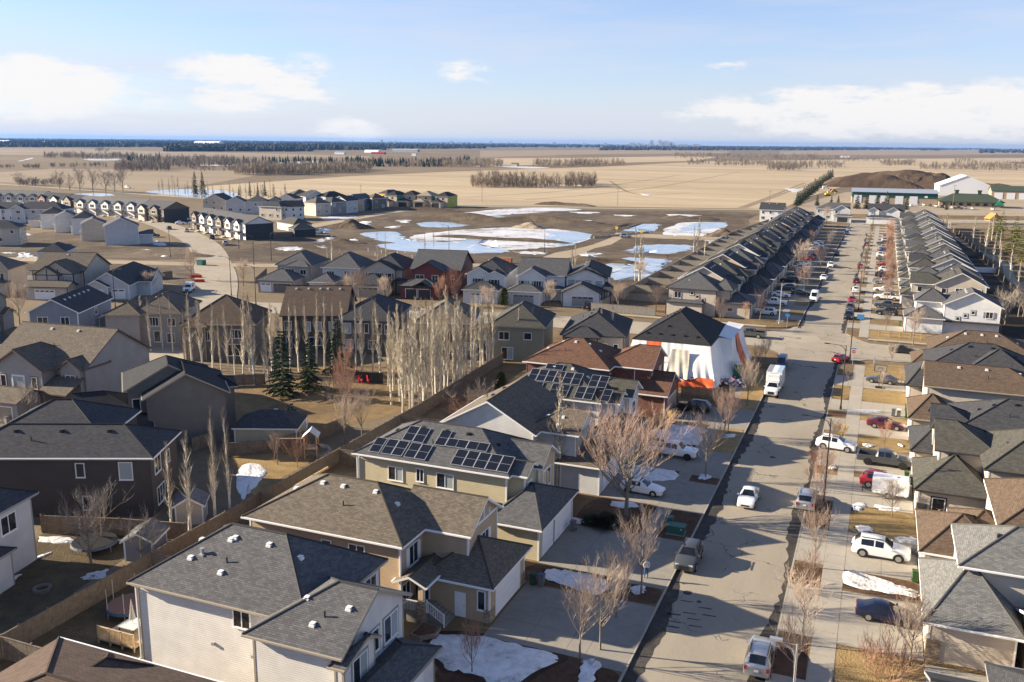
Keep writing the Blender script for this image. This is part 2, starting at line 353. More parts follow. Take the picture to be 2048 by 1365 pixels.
# ------------------------------------------------------------------ house kit
def roof_mesh(b, sh, fascia):
    """roof over block b = dict(x0,x1,y0,y1,ze,ax,ends,p,oh): a shell of two or four planes with fascia boards"""
    oh = b.get('oh', 0.45); X0, X1, Y0, Y1 = b['x0'] - oh, b['x1'] + oh, b['y0'] - oh, b['y1'] + oh
    e, p = b['ze'], b.get('p', 0.5); ax = b.get('ax', 'x'); ends = b.get('ends', 'hh')
    if ax == 'x': u0, u1, v0, v1 = X0, X1, Y0, Y1
    else: u0, u1, v0, v1 = Y0, Y1, X0, X1
    vm = (v0 + v1) / 2; half = (v1 - v0) / 2; rise = p * half
    ra = u0 + (half if ends[0] == 'h' else 0); rb = u1 - (half if ends[1] == 'h' else 0)
    if ra > rb: ra = rb = (ra + rb) / 2
    def P(u, v, z): return (u, v, z) if ax == 'x' else (v, u, z)
    if b.get('shed'):
        # single slope falling towards v0
        z1 = e + p * (v1 - v0)
        c = [P(u0, v0, e), P(u1, v0, e), P(u1, v1, z1), P(u0, v1, z1)]
        mb = MB(); L = hypot(v1 - v0, z1 - e)
        mb.face(c if ax == 'x' else c[::-1], 0, [(u0, 0), (u1, 0), (u1, L), (u0, L)] if ax == 'x' else [(u0, L), (u1, L), (u1, 0), (u0, 0)])
        lo = [(q[0], q[1], q[2] - 0.18) for q in c]
        for k in range(4): mb.face([lo[k], lo[(k + 1) % 4], c[(k + 1) % 4], c[k]], 1)
        mb.face(lo[::-1], 1)
        return mb.mesh('roof', [sh, fascia]), []
    A, B_, C, D = P(u0, v0, e), P(u1, v0, e), P(u1, v1, e), P(u0, v1, e)
    RA, RB = P(ra, vm, e + rise), P(rb, vm, e + rise)
    mb = MB(); sl = hypot(half, rise)
    tops = [([A, B_, RB, RA], [(u0, 0), (u1, 0), (rb, sl), (ra, sl)]), ([C, D, RA, RB], [(-u1, 0), (-u0, 0), (-ra, sl), (-rb, sl)])]
    if ends[1] == 'h': tops.append(([B_, C, RB], [(v0, 0), (v1, 0), (vm, sl)]))
    if ends[0] == 'h': tops.append(([D, A, RA], [(v0, 0), (v1, 0), (vm, sl)]))
    if ax == 'y': tops = [(t[::-1], u[::-1]) for t, u in tops]
    T = 0.2
    for t, u in tops:
        mb.face(t, 0, [(q[0] + b['x0'] * 1.7, q[1] + b['y0'] * 0.9) for q in u])
        mb.face([(q[0], q[1], q[2] - T) for q in t[::-1]], 1)
    loop = [A, B_] + ([] if ends[1] == 'h' else [RB]) + [C, D] + ([] if ends[0] == 'h' else [RA])
    for k in range(len(loop)):
        a, c = loop[k], loop[(k + 1) % len(loop)]
        q = [(a[0], a[1], a[2] - T), (c[0], c[1], c[2] - T), c, a]
        mb.face(q if ax == 'x' else q[::-1], 1)
    lines = [(RA, RB)]
    if ends[1] == 'h': lines += [(B_, RB), (C, RB)]
    if ends[0] == 'h': lines += [(A, RA), (D, RA)]
    return mb.mesh('roof', [sh, fascia]), lines
def roof_z(b, x, y):
    """height of the roof plane of block b over local x, y"""
    oh = b.get('oh', 0.45); X0, X1, Y0, Y1 = b['x0'] - oh, b['x1'] + oh, b['y0'] - oh, b['y1'] + oh
    p = b.get('p', 0.5); ends = b.get('ends', 'hh'); ax = b.get('ax', 'x')
    if ax == 'x': u, v, u0, u1, v0, v1 = x, y, X0, X1, Y0, Y1
    else: u, v, u0, u1, v0, v1 = y, x, Y0, Y1, X0, X1
    d = min(v - v0, v1 - v)
    if ends[0] == 'h': d = min(d, u - u0)
    if ends[1] == 'h': d = min(d, u1 - u)
    return b['ze'] + p * d
def wall_mesh(b, mat, trim, base=None):
    mb = MB(); x0, x1, y0, y1, z0 = b['x0'], b['x1'], b['y0'], b['y1'], b.get('z0', -0.1)
    zt = b['ze'] - 0.02; oh = b.get('oh', 0.45); p = b.get('p', 0.5); zt = b['ze'] + p * oh - 0.21 if b.get('ends', 'hh') != 'hh' else b['ze'] - 0.1
    mb.box(x0, x1, y0, y1, z0, zt, 0)
    ends = b.get('ends', 'hh'); ax = b.get('ax', 'x')
    if 'g' in ends and not b.get('shed'):
        if ax == 'x': u0, u1, v0, v1 = x0, x1, y0, y1
        else: u0, u1, v0, v1 = y0, y1, x0, x1
        zr = zt + p * (v1 - v0) / 2; vm = (v0 + v1) / 2
        def P(u, v, z): return (u, v, z) if ax == 'x' else (v, u, z)
        for k, uu, s in ((0, u0, 1), (1, u1, -1)):
            if ends[k] != 'g': continue
            t = 0.12 * s
            a, c, d = (uu, v0), (uu, v1), (uu, vm)
            f = [P(uu, v0, zt), P(uu, v1, zt), P(uu, vm, zr)]; g = [P(uu + t, v0, zt), P(uu + t, v1, zt), P(uu + t, vm, zr)]
            mb.face(f, 0); mb.face(g[::-1], 0)
            mb.face([f[1], g[1], g[2], f[2]], 0); mb.face([f[2], g[2], g[0], f[0]], 0)
    if b.get('shed'):
        ax = b.get('ax', 'x')
    # corner boards, a little proud
    w, e = 0.13, 0.02
    for cx, sx in ((x0, -1), (x1, 1)):
        for cy, sy in ((y0, -1), (y1, 1)):
            xa, xb = sorted((cx + sx * e, cx - sx * w)); ya, yb = sorted((cy + sy * e, cy - sy * w))
            mb.box(xa, xb, ya, yb, z0, zt - 0.003, 1)
    if base: mb.box(x0 - 0.03, x1 + 0.03, y0 - 0.03, y1 + 0.03, z0 - 0.01, 0.35, 2)
    return mb.mesh('wall', [mat, trim] + ([base] if base else []))
_winc = {}
def win_meshes(w, h, style, trim):
    k = (round(w, 2), round(h, 2), style, trim.name)
    if k in _winc: return _winc[k]
    f = MB(); t = 0.085
    f.box(-w / 2 - t, w / 2 + t, -0.06, 0.02, -t, 0.0); f.box(-w / 2 - t, w / 2 + t, -0.06, 0.02, h, h + t)
    f.box(-w / 2 - t, -w / 2, -0.06, 0.02, 0, h); f.box(w / 2, w / 2 + t, -0.06, 0.02, 0, h)
    n = {'1': 1, '2': 2, '3': 3, 'g': 3, 's': 2}.get(style[0], 1)
    for k2 in range(1, n): f.box(-w / 2 + w * k2 / n - 0.035, -w / 2 + w * k2 / n + 0.035, -0.05, 0.0, 0, h)
    if style[0] in 'g': f.box(-w / 2, w / 2, -0.045, 0.0, h * 0.5 - 0.02, h * 0.5 + 0.02)
    f.box(-w / 2 - t - 0.03, w / 2 + t + 0.03, -0.1, 0.0, -t - 0.04, -t)
    fm = f.mesh('window', trim)
    ps = []
    for k2 in range(n):
        p = MB(); a = -w / 2 + w * k2 / n; p.box(a + 0.004, a + w / n - 0.004, -0.015, 0.0, 0.004, h - 0.004)
        ps.append(p.mesh('pane', [GLASS2 if (style[-1] == 'b' and k2 == n - 1) or style[-1] == 'B' else GLASS]))
    _winc[k] = (fm, ps); return _winc[k]
FACES = {'S': (lambda b, u, z: ((b['x0'] + u, b['y0'], z), 0.0)), 'N': (lambda b, u, z: ((b['x1'] - u, b['y1'], z), pi)),
         'E': (lambda b, u, z: ((b['x1'], b['y0'] + u, z), pi / 2)), 'W': (lambda b, u, z: ((b['x0'], b['y1'] - u, z), -pi / 2))}
def add_window(H, b, face, u, z, w, h, style='2', trim=WHITE, surround=None, shutters=None, panes=True):
    loc, rz = FACES[face](b, u, z)
    fm, ps = win_meshes(w, h, style, trim)
    o = link('window', fm, H, loc, rz)
    if panes:
        for pm in ps: link('pane', pm, o)
    else:
        link('pane', ps[0] if len(ps) == 1 else ps[0], o)
    if surround:
        k = ('sur', round(w, 2), round(h, 2), surround.name)
        if k not in _winc:
            s = MB(); t, q = 0.085, 0.14
            s.box(-w / 2 - t - q, w / 2 + t + q, -0.03, 0.01, -t - q - 0.04, -t - 0.04); s.box(-w / 2 - t - q, w / 2 + t + q, -0.03, 0.01, h + t, h + t + q)
            s.box(-w / 2 - t - q, -w / 2 - t, -0.03, 0.01, -t - 0.04, h + t); s.box(w / 2 + t, w / 2 + t + q, -0.03, 0.01, -t - 0.04, h + t); _winc[k] = s.mesh('surround', surround)
        link('surround', _winc[k], o)
    if shutters:
        k = ('shu', round(w, 2), round(h, 2), shutters.name)
        if k not in _winc:
            s = MB(); s.box(-0.19, 0.19, -0.05, 0.0, 0, h); s.box(-0.14, 0.14, -0.065, -0.05, 0.08, h - 0.08); _winc[k] = s.mesh('shutter', shutters)
        for sx in (-1, 1): link('shutter', _winc[k], o, (sx * (w / 2 + 0.3), 0, 0))
    return o
def garage_mesh(w, h, mat, glz):
    k = ('gar', round(w, 2), round(h, 2), mat.name, glz)
    if k in _winc: return _winc[k]
    mb = MB(); n = 4; ph = h / n
    for r in range(n):
        mb.box(-w / 2, w / 2, -0.04, 0.0, r * ph + 0.012, (r + 1) * ph - 0.012, 0)
        nc = max(2, int(w / 1.1)); cw = w / nc
        for c in range(nc):
            if glz and r == n - 1: continue
            mb.box(-w / 2 + c * cw + 0.1, -w / 2 + (c + 1) * cw - 0.1, -0.055, -0.04, r * ph + 0.1, (r + 1) * ph - 0.1, 0)
    d = mb.mesh('garage_door', [mat])
    fr = MB(); fr.box(-w / 2 - 0.14, -w / 2, -0.06, 0.0, 0, h + 0.14); fr.box(w / 2, w / 2 + 0.14, -0.06, 0.0, 0, h + 0.14); fr.box(-w / 2, w / 2, -0.06, 0.0, h, h + 0.14)
    g = MB()
    if glz:
        nc = max(2, int(w / 1.1)); cw = w / nc
        for c in range(nc): g.box(-w / 2 + c * cw + 0.14, -w / 2 + (c + 1) * cw - 0.14, -0.06, -0.04, (n - 1) * ph + 0.12, n * ph - 0.12)
    _winc[k] = (d, fr.mesh('door_frame', WHITE), g.mesh('pane', GLASS) if glz else None); return _winc[k]
def add_garage(H, b, face, u, w, h=2.2, mat=None, glz=False):
    loc, rz = FACES[face](b, u, 0.05)
    d, fr, g = garage_mesh(w, h, mat or WHITE, glz)
    o = link('garage_door', d, H, loc, rz); link('door_frame', fr, o)
    if g: link('pane', g, o)
def add_door(H, b, face, u, z=0.3, w=0.92, h=2.05, mat=None):
    loc, rz = FACES[face](b, u, z)
    k = ('door', w, h, (mat or WHITE).name)
    if k not in _winc:
        mb = MB(); mb.box(-w / 2, w / 2, -0.05, 0, 0, h); mb.box(-w / 2 + .15, w / 2 - .15, -0.062, -0.05, h * .55, h - .15); mb.box(-w / 2 + .15, w / 2 - .15, -0.062, -0.05, .2, h * .45)
        hd = MB(); hd.cyl((w / 2 - 0.1, -0.12, h * .48), 0.035, 0.07, 8, axis='y'); _winc[k] = (mb.mesh('door', mat or WHITE), hd.mesh('handle', BLACK))
    o = link('door', _winc[k][0], H, loc, rz); link('handle', _winc[k][1], o)
def _vents():
    a = MB(); a.box(-.2, .2, -.2, .2, -.12, .02); a.box(-.13, .13, -.13, .13, .02, .11); a.box(-.17, .17, -.17, .17, .11, .155)
    b = MB(); b.cyl((0, 0, -.2), .055, .6, 8); c = MB(); c.box(-.22, .22, -.22, .22, -.12, .02); c.cyl((0, 0, 0), .11, .35, 10); c.cyl((0, 0, .35), .16, .1, 10)
    return a, b, c
_va, _vb, _vc = _vents()
VENTW, VENTB, PIPE, TURB = _va.mesh('vent', WHITE), _va.mesh('vent', BLACK), _vb.mesh('vent_pipe', BLACK), _vc.mesh('vent_stack', METAL)
_HL = []; RO = {}
def house(label, loc, rz, blocks, wall, sh, trim=WHITE, fascia=None, group=None, vents='w', nv=3, name='house', near=False, base=None, corner=None, cat='house', wins='auto', seed=0, glz=True, gmat=None, gutters=False):
    """blocks are in local metres: x to the right, y away; first block is the main body"""
    H = thing(name, label, cat, (loc[0], loc[1], 0), radians(rz), group)
    rnd = random.Random(int(abs(loc[0] * 31 + loc[1] * 17)) + seed)
    fascia = fascia or trim
    roofs = []
    for i, b in enumerate(blocks):
        wm = b.get('wall', wall)
        if not b.get('nowall'): link('wall', wall_mesh(b, wm, b.get('corner', corner or fascia), base), H)
        elif not b.get('noroof') and b.get('posts', 1):
            for xx in (b['x0'] + .12, b['x1'] - .12):
                pm = MB(); pm.box(xx - .09, xx + .09, b['y0'] + .03, b['y0'] + .21, -.35, b['ze'] - .12); pm.obj('porch_post', fascia, H)
        if b.get('noroof'): continue
        rm, lines = roof_mesh(b, b.get('sh', sh), fascia)
        r = link('roof', rm, H); roofs.append(r)
        if near:
            c = MB()
            for a, d in lines:
                if (Vector(a) - Vector(d)).length > 0.3: c.tube([(a[0], a[1], a[2] + .0), (d[0], d[1], d[2] + .0)], 0.09, 5)
            c.obj('ridge_cap', b.get('sh', sh), r)
            oh = b.get('oh', .45); e = b['ze']; gs = []
            if b.get('ax', 'x') == 'x' and not b.get('shed'):
                for yy, sgn in ((b['y0'] - oh, -1), (b['y1'] + oh, 1)): gs.append(MB()); gs[-1].box(b['x0'] - oh, b['x1'] + oh, min(yy, yy + sgn * .12), max(yy, yy + sgn * .12), e - .13, e - .005)
            elif not b.get('shed'):
                for xx, sgn in ((b['x0'] - oh, -1), (b['x1'] + oh, 1)): gs.append(MB()); gs[-1].box(min(xx, xx + sgn * .12), max(xx, xx + sgn * .12), b['y0'] - oh, b['y1'] + oh, e - .13, e - .005)
            for g in gs: g.obj('gutter', fascia, H)
    RO[H.name] = roofs
    b0 = blocks[0]
    # roof vents near the ridge of the main roof
    vm = {'w': VENTW, 'b': VENTB}.get(vents)
    if vm and roofs:
        oh = .45
        if b0.get('ax', 'x') == 'x':
            half = (b0['y1'] - b0['y0']) / 2; xs = [b0['x0'] + (b0['x1'] - b0['x0']) * (k + 1) / (nv + 1) for k in range(nv)]
            pos = [(x + rnd.uniform(-.4, .4), (b0['y0'] + b0['y1']) / 2 - 0.9) for x in xs]; pp = (b0['x0'] + (b0['x1'] - b0['x0']) * rnd.uniform(.35, .65), b0['y0'] + half * .45)
        else:
            ys = [b0['y0'] + (b0['y1'] - b0['y0']) * (k + 1.2) / (nv + 1.4) for k in range(nv)]
            sd_ = 1 if b0.get('vside') == 'R' else -1
            pos = [((b0['x0'] + b0['x1']) / 2 + sd_ * 1.1, y) for y in ys]; pp = ((b0['x0'] + b0['x1']) / 2 + sd_ * 2.6, (b0['y0'] + b0['y1']) / 2)
        for (x, y) in pos: link('vent', vm, roofs[0], (x, y, roof_z(b0, x, y)))
        link('vent_pipe', PIPE, roofs[0], (pp[0], pp[1], roof_z(b0, *pp)))
    if wins == 'auto':
        for i, b in enumerate(blocks):
            if b.get('nowin') or b.get('nowall'): continue
            for face in b.get('faces', 'SE'):
                L = (b['x1'] - b['x0']) if face in 'SN' else (b['y1'] - b['y0'])
                rows = [z for z in (1.3, 4.0) if z + 1.4 < b['ze'] - b.get('z0', 0) * 0 and z > b.get('z0', -1)]
                n = max(1, int(L / 3.2))
                for z in rows:
                    for k in range(n):
                        if rnd.random() < 0.22: continue
                        w = rnd.choice((0.9, 1.4, 1.6)); h = 1.2 if w > 1 else 1.0
                        add_window(H, b, face, L * (k + .5) / n + rnd.uniform(-.3, .3), z, w, h, rnd.choice(('2', '2b', '1B', 's', '1b', '2b')) if w > 1 else '1', WHITE, panes=True)
    elif wins:
        for w in wins:
            kw = dict(w[7]) if len(w) > 7 else {}
            add_window(H, blocks[w[0]], w[1], w[2], w[3], w[4], w[5], w[6] if len(w) > 6 else '2', kw.pop('trim', WHITE), **kw)
    _HL.append(H)
    return H
def B(x0, x1, y0, y1, ze, ax='x', ends='hh', p=0.5, **k):
    d = dict(x0=x0, x1=x1, y0=y0, y1=y1, ze=ze, ax=ax, ends=ends, p=p); d.update(k); return d
def downspout(H, x, y, zt, mat=WHITE, zb=0.15, sx=0, sy=-1):
    mb = MB(); mb.box(x - .05, x + .05, y - .05, y + .05, zb, zt - 0.5); mb.tube([(x - sx * .0, y, zt - .5), (x + sx * .4, y + sy * .4, zt - .12)], .05, 4); mb.tube([(x, y, zb + .1), (x + sx * .6, y + sy * .6, zb - .05)], .05, 4)
    mb.obj('downspout', mat, H)
# ------------------------------------------------------------------ vehicles
TYRE = plain('tyre_rubber', (0.02, 0.02, 0.02), 0.85); RIM = plain('wheel_rim', (0.42, 0.42, 0.43), 0.35, 0.7); RIMB = plain('black_rim', (0.03, 0.03, 0.03), 0.4, 0.3)
TAIL = plain('tail_light_red', (0.35, 0.012, 0.012), 0.25, 0, 0.6); HEADL = plain('head_light', (0.62, 0.63, 0.64), 0.15, 0.2, 0.8); CHROME = plain('chrome', (0.55, 0.55, 0.56), 0.2, 0.9)
PLATE = plain('number_plate', (0.62, 0.62, 0.6), 0.6)
def paint(name, col, metal=0.25):
    if name in MATS: return MATS[name]
    m, t, b = _new(name)
    b.inputs['Base Color'].default_value = (*col, 1); b.inputs['Roughness'].default_value = 0.32; b.inputs['Metallic'].default_value = metal
    b.inputs['Coat Weight'].default_value = 0.5; b.inputs['Coat Roughness'].default_value = 0.08
    MATS[name] = m; return m
PW = paint('paint_white', (0.72, 0.72, 0.71), 0.0); PS = paint('paint_silver', (0.42, 0.43, 0.44), 0.6); PG = paint('paint_grey', (0.085, 0.09, 0.095), 0.4)
PK = paint('paint_black', (0.012, 0.012, 0.013), 0.2); PR = paint('paint_red', (0.27, 0.012, 0.02), 0.25); PN = paint('paint_navy', (0.008, 0.012, 0.04), 0.3)
PB = paint('paint_blue', (0.03, 0.06, 0.16), 0.3); PT = paint('paint_taupe', (0.16, 0.14, 0.115), 0.4); PMR = paint('paint_maroon', (0.1, 0.012, 0.018), 0.3)
# stations: x, half width, bottom, belt, roof half width, roof
SED = [(2.33, .66, .34, .56, .56, .60), (2.2, .84, .22, .66, .72, .71), (1.35, .905, .2, .84, .80, .90), (.78, .905, .2, .90, .78, .975), (-.02, .905, .2, .94, .61, 1.39), (-.55, .905, .2, .95, .62, 1.45), (-1.05, .905, .2, .95, .6, 1.40), (-1.78, .9, .22, .95, .72, 1.05), (-2.2, .86, .25, .93, .72, .985), (-2.34, .76, .36, .84, .66, .88)]
SUVS = [(2.36, .70, .36, .74, .6, .80), (2.22, .88, .26, .86, .76, .92), (1.35, .95, .24, 1.02, .84, 1.09), (.95, .95, .24, 1.05, .82, 1.13), (.25, .95, .24, 1.07, .68, 1.62), (-.5, .95, .24, 1.08, .69, 1.70), (-1.65, .945, .24, 1.08, .67, 1.65), (-2.15, .92, .26, 1.05, .7, 1.18), (-2.33, .84, .36, .96, .72, 1.0)]
MINI = [(2.45, .70, .34, .70, .6, .75), (2.3, .9, .24, .82, .76, .88), (1.6, .97, .22, .98, .84, 1.06), (1.2, .97, .22, 1.02, .82, 1.12), (.3, .97, .22, 1.05, .7, 1.62), (-.5, .97, .22, 1.06, .71, 1.69), (-2.0, .965, .22, 1.06, .70, 1.65), (-2.4, .94, .26, 1.0, .72, 1.15), (-2.5, .86, .34, .95, .74, 1.0)]
CAB = [(2.95, .82, .5, .95, .74, 1.0), (2.82, .96, .42, 1.08, .84, 1.13), (1.9, 1.0, .4, 1.14, .88, 1.2), (1.45, 1.0, .4, 1.18, .86, 1.24), (.75, 1.0, .4, 1.2, .72, 1.8), (0, 1.0, .4, 1.2, .73, 1.88), (-.72, 1.0, .4, 1.2, .71, 1.84), (-.95, 1.0, .4, 1.2, .78, 1.27)]
VANS = [(2.9, .78, .4, .85, .7, .92), (2.75, .95, .32, 1.0, .82, 1.08), (2.1, 1.0, .3, 1.2, .84, 1.32), (1.85, 1.0, .3, 1.25, .82, 1.42), (1.0, 1.0, .3, 1.35, .80, 2.42), (.4, 1.0, .3, 1.35, .82, 2.56), (-2.8, 1.0, .3, 1.35, .82, 2.56), (-2.95, .97, .36, 1.3, .8, 2.4)]
_carc = {}
def loft(st, mat, gl, wf, wr, side):
    """body mesh plus lists of glass quads; wf, wr station spans of front and rear screens; side spans of side glass"""
    rings = []
    for (x, hw, zb, zbelt, hr, zr) in st:
        h = [(0, zb), (hw * .88, zb), (hw * .985, zb + .1), (hw, zb + (zbelt - zb) * .55), (hw * .975, zbelt), (hr, zr - .05 if zr - zbelt > .2 else (zbelt + zr) / 2), (hr * .82, zr), (0, zr + .02)]
        pts = [(x, y, z) for y, z in h] + [(x, -y, z) for y, z in h[-2:0:-1]]
        rings.append(pts)
    n = len(rings[0]); mb = MB(); glass_q = {'windscreen': [], 'rear_window': [], 'side_window': []}
    for i in range(len(rings) - 1):
        for j in range(n):
            q = [rings[i][j], rings[i][(j + 1) % n], rings[i + 1][(j + 1) % n], rings[i + 1][j]]
            mb.face(q, 0)
            js = j if j < 7 else n - 1 - j      # ring edge index seen from either side
            if i == wf and js in (5, 6): glass_q['windscreen'].append(q)
            if i == wr and js in (5, 6): glass_q['rear_window'].append(q)
            if i in side and js == 4: glass_q['side_window'].append(q)
    mb.face(rings[0], 0); mb.face(rings[-1][::-1], 0)
    me = mb.mesh('body', mat)
    import bmesh
    bm = bmesh.new(); bm.from_mesh(me); bmesh.ops.remove_doubles(bm, verts=bm.verts, dist=1e-4); bmesh.ops.recalc_face_normals(bm, faces=bm.faces); bm.to_mesh(me); bm.free()
    me.polygons.foreach_set('use_smooth', [True] * len(me.polygons)); me.set_sharp_from_angle(angle=radians(32))
    out = []
    for nm, qs in glass_q.items():
        if not qs: continue
        if nm == 'side_window':
            for sgn in (1, -1):
                for q in [q for q in qs if (q[0][1] > 0) == (sgn > 0)]:
                    c = sum((Vector(p) for p in q), Vector()) / 4; N = Vector((0, sgn, .25)).normalized()
                    g = MB(); p = [c + (Vector(a) - c) * .88 + N * .012 for a in q]; g.face(p); g.face([a - N * .02 for a in p][::-1])
                    out.append((nm, g.mesh(nm, gl)))
        else:
            g = MB(); N = Vector((.6 if nm == 'windscreen' else -.6, 0, .8)).normalized(); c = sum((Vector(p) for q in qs for p in q), Vector()) / (4 * len(qs))
            for q in qs: g.face([c + (Vector(a) - c) * .92 + N * .014 for a in q])
            out.append((nm, g.mesh(nm, gl)))
    return me, out
def wheel_meshes(r, w, rim):
    k = ('wh', r, w, rim.name)
    if k in _carc: return _carc[k]
    t = MB(); t.cyl((0, -w / 2, 0), r, w, 18, axis='y'); tm = t.mesh('wheel', TYRE)
    m = MB()
    for s in (-1, 1):
        m.cyl((0, s * w / 2 - (0.012 if s < 0 else -0.0), 0), r * .64, .012, 14, axis='y')
        for a in range(5):
            t0 = 2 * pi * a / 5; d = Vector((cos(t0), 0, sin(t0))); e = Vector((-sin(t0), 0, cos(t0))) * .05
            y = s * (w / 2 + .018); p = [d * .05 - e, d * r * .6 - e, d * r * .6 + e, d * .05 + e]
            m.face([(q.x, y, q.z) for q in (p if s < 0 else p[::-1])])
    _carc[k] = (tm, m.mesh('rim', rim)); return _carc[k]
def make_vehicle(kind, mat, rim=RIM, name=None):
    """children list of (name, mesh, loc, subparts) for one kind and colour; cached"""
    key = (kind, mat.name, rim.name)
    if key in _carc: return _carc[key]
    P = []
    if kind == 'sedan': st, wf, wr, side, wb, r, yy = SED, 3, 6, (4, 5), (1.4, -1.35), .33, .80
    elif kind == 'suv': st, wf, wr, side, wb, r, yy = SUVS, 3, 6, (4, 5), (1.45, -1.4), .37, .84
    elif kind == 'mini': st, wf, wr, side, wb, r, yy = MINI, 3, 6, (4, 5), (1.55, -1.5), .35, .86
    elif kind == 'van': st, wf, wr, side, wb, r, yy = VANS, 3, 99, (4,), (1.95, -1.7), .36, .88
    else: st, wf, wr, side, wb, r, yy = CAB, 3, 6, (4, 5), (2.0, -1.75), .41, .88
    body, gl = loft(st, mat, CARGLASS, wf, wr, side)
    P.append(('body', body, (0, 0, 0), []))
    for nm, m in gl: P.append((nm, m, (0, 0, 0), []))
    xf, xr = st[0][0], st[-1][0]; hw = max(s[1] for s in st)
    if kind == 'pickup':
        b = MB(); x0, x1 = -2.95, -.97; zb, zt = .5, 1.22
        b.box(x0, x1, -1.0, 1.0, zb, .78); b.box(x0, x1, -1.0, -.9, .78, zt); b.box(x0, x1, .9, 1.0, .78, zt); b.box(x0, x0 + .1, -.9, .9, .78, zt); b.box(x1 - .06, x1, -.9, .9, .78, zt - .02)
        P.append(('bed', b.mesh('bed', mat), (0, 0, 0), [])); xr = x0
        bl = MB(); bl.box(x0 + .12, x1 - .07, -.89, .89, .782, .80); P.append(('bed_liner', bl.mesh('bed_liner', BLACK), (0, 0, 0), []))
        bp = MB(); bp.box(x0 - .16, x0 + .02, -.95, .95, .52, .7); P.append(('bumper', bp.mesh('bumper', CHROME), (0, 0, 0), []))
    tm, rm = wheel_meshes(r, .23, rim)
    for x in wb:
        for s in (1, -1):
            P.append(('wheel', tm, (x, s * (hw - .1), r), [('rim', rm)]))
    for x in wb:
        for s in (1, -1):
            ar = MB(); n = 14; rr = r + .075; y = s * (hw + .004)
            pts = [(x + rr * cos(pi * (-.12 + 1.24 * k / n)), y, r + rr * sin(pi * (-.12 + 1.24 * k / n))) for k in range(n + 1)]
            ar.face(pts if s < 0 else pts[::-1]); P.append(('wheel_arch', ar.mesh('wheel_arch', BLACK), (0, 0, 0), []))
    zh = st[1][3]; hl = MB(); hl.box(-.16, .06, -.17, .17, -.07, .07)
    hm = hl.mesh('headlight', HEADL)
    for s in (1, -1): P.append(('headlight', hm, (xf - .08, s * st[0][1] * .86, zh - .06), []))
    zt = st[-1][3] if kind != 'pickup' else 1.05
    tl = MB(); tl.box(-.04, .1, -.09, .09, -.14, .14); tmx = tl.mesh('tail_light', TAIL)
    for s in (1, -1): P.append(('tail_light', tmx, (xr - .0, s * (st[-1][1] * .9 if kind != 'pickup' else .9), zt - .06), []))
    g = MB(); g.box(xf - .06, xf + .025, -.42, .42, st[0][2] + .06, st[0][3] - .02); P.append(('grille', g.mesh('grille', BLACK), (0, 0, 0), []))
    pl = MB(); pl.box(xr - .05, xr + .02, -.16, .16, zt - .26, zt - .12); P.append(('number_plate', pl.mesh('number_plate', PLATE), (0, 0, 0), []))
    c = st[wf]; mm = MB(); mm.box(-.08, .06, -.1, .1, -.07, .07); mir = mm.mesh('mirror', mat)
    for s in (1, -1): P.append(('mirror', mir, (c[0] - .15, s * (c[1] + .08), c[3] + .08), []))
    if kind in ('suv', 'mini'):
        rr = MB()
        for s in (1, -1): rr.box(-1.6, .2, s * .62 - .02, s * .62 + .02, 1.69, 1.75)
        P.append(('roof_rail', rr.mesh('roof_rail', BLACK if kind == 'suv' else CHROME), (0, 0, 0), []))
    _carc[key] = P; return P
VN = {'sedan': ('car', 'parked_car'), 'suv': ('car', 'sport_utility_vehicle'), 'mini': ('car', 'minivan'), 'pickup': ('pickup', 'pickup_truck'), 'van': ('van', 'cargo_van')}
def vehicle(kind, mat, label, xy, deg, z=0.0, rim=RIM, group=None, s=1.0, parts=True):
    cat, nm = VN[kind]
    T = thing(nm, label, cat, (xy[0], xy[1], z), radians(deg), group); T.scale = (s, s, s)
    for (n, m, l, subs) in make_vehicle(kind, mat, rim):
        o = link(n, m, T, l)
        for sn, sm in subs: link(sn, sm, o)
    return T
# ------------------------------------------------------------------ trees
BARK = plain('grey_bark', (0.20, 0.165, 0.13), 0.9, 0, 0.1, 0.3, 4); TWIG = plain('tan_twigs', (0.38, 0.30, 0.235), 0.85, 0, 0.1, 0.25, 1.5); TWIGR = plain('reddish_twigs', (0.33, 0.195, 0.135), 0.85, 0, 0.1, 0.25, 1.5); TWIGP = plain('pinkish_twigs', (0.30, 0.212, 0.172), 0.85, 0, 0.1, 0.25, 1.5)
ASPB = plain('aspen_bark', (0.60, 0.55, 0.445), 0.8, 0, 0.1, 0.3, 2.0); ASPT = plain('aspen_twigs', (0.345, 0.295, 0.22), 0.85, 0, 0.1, 0.3, 1.2); TWIGG = plain('grey_twigs', (0.25, 0.215, 0.18), 0.9, 0, 0.1, 0.3, 1.0)
TWIGG2 = plain('grey_aspen_twigs', (0.265, 0.22, 0.165), 0.85, 0, 0.1, 0.3, 1.2)
NEED = plain('spruce_needles', (0.035, 0.055, 0.03), 0.9, 0, 0.1, 0.5, 1.6); NEEDB = plain('blue_spruce_needles', (0.06, 0.085, 0.085), 0.9, 0, 0.1, 0.4, 1.6); NEEDG = plain('pine_needles', (0.10, 0.115, 0.025), 0.9, 0, 0.1, 0.5, 1.6)
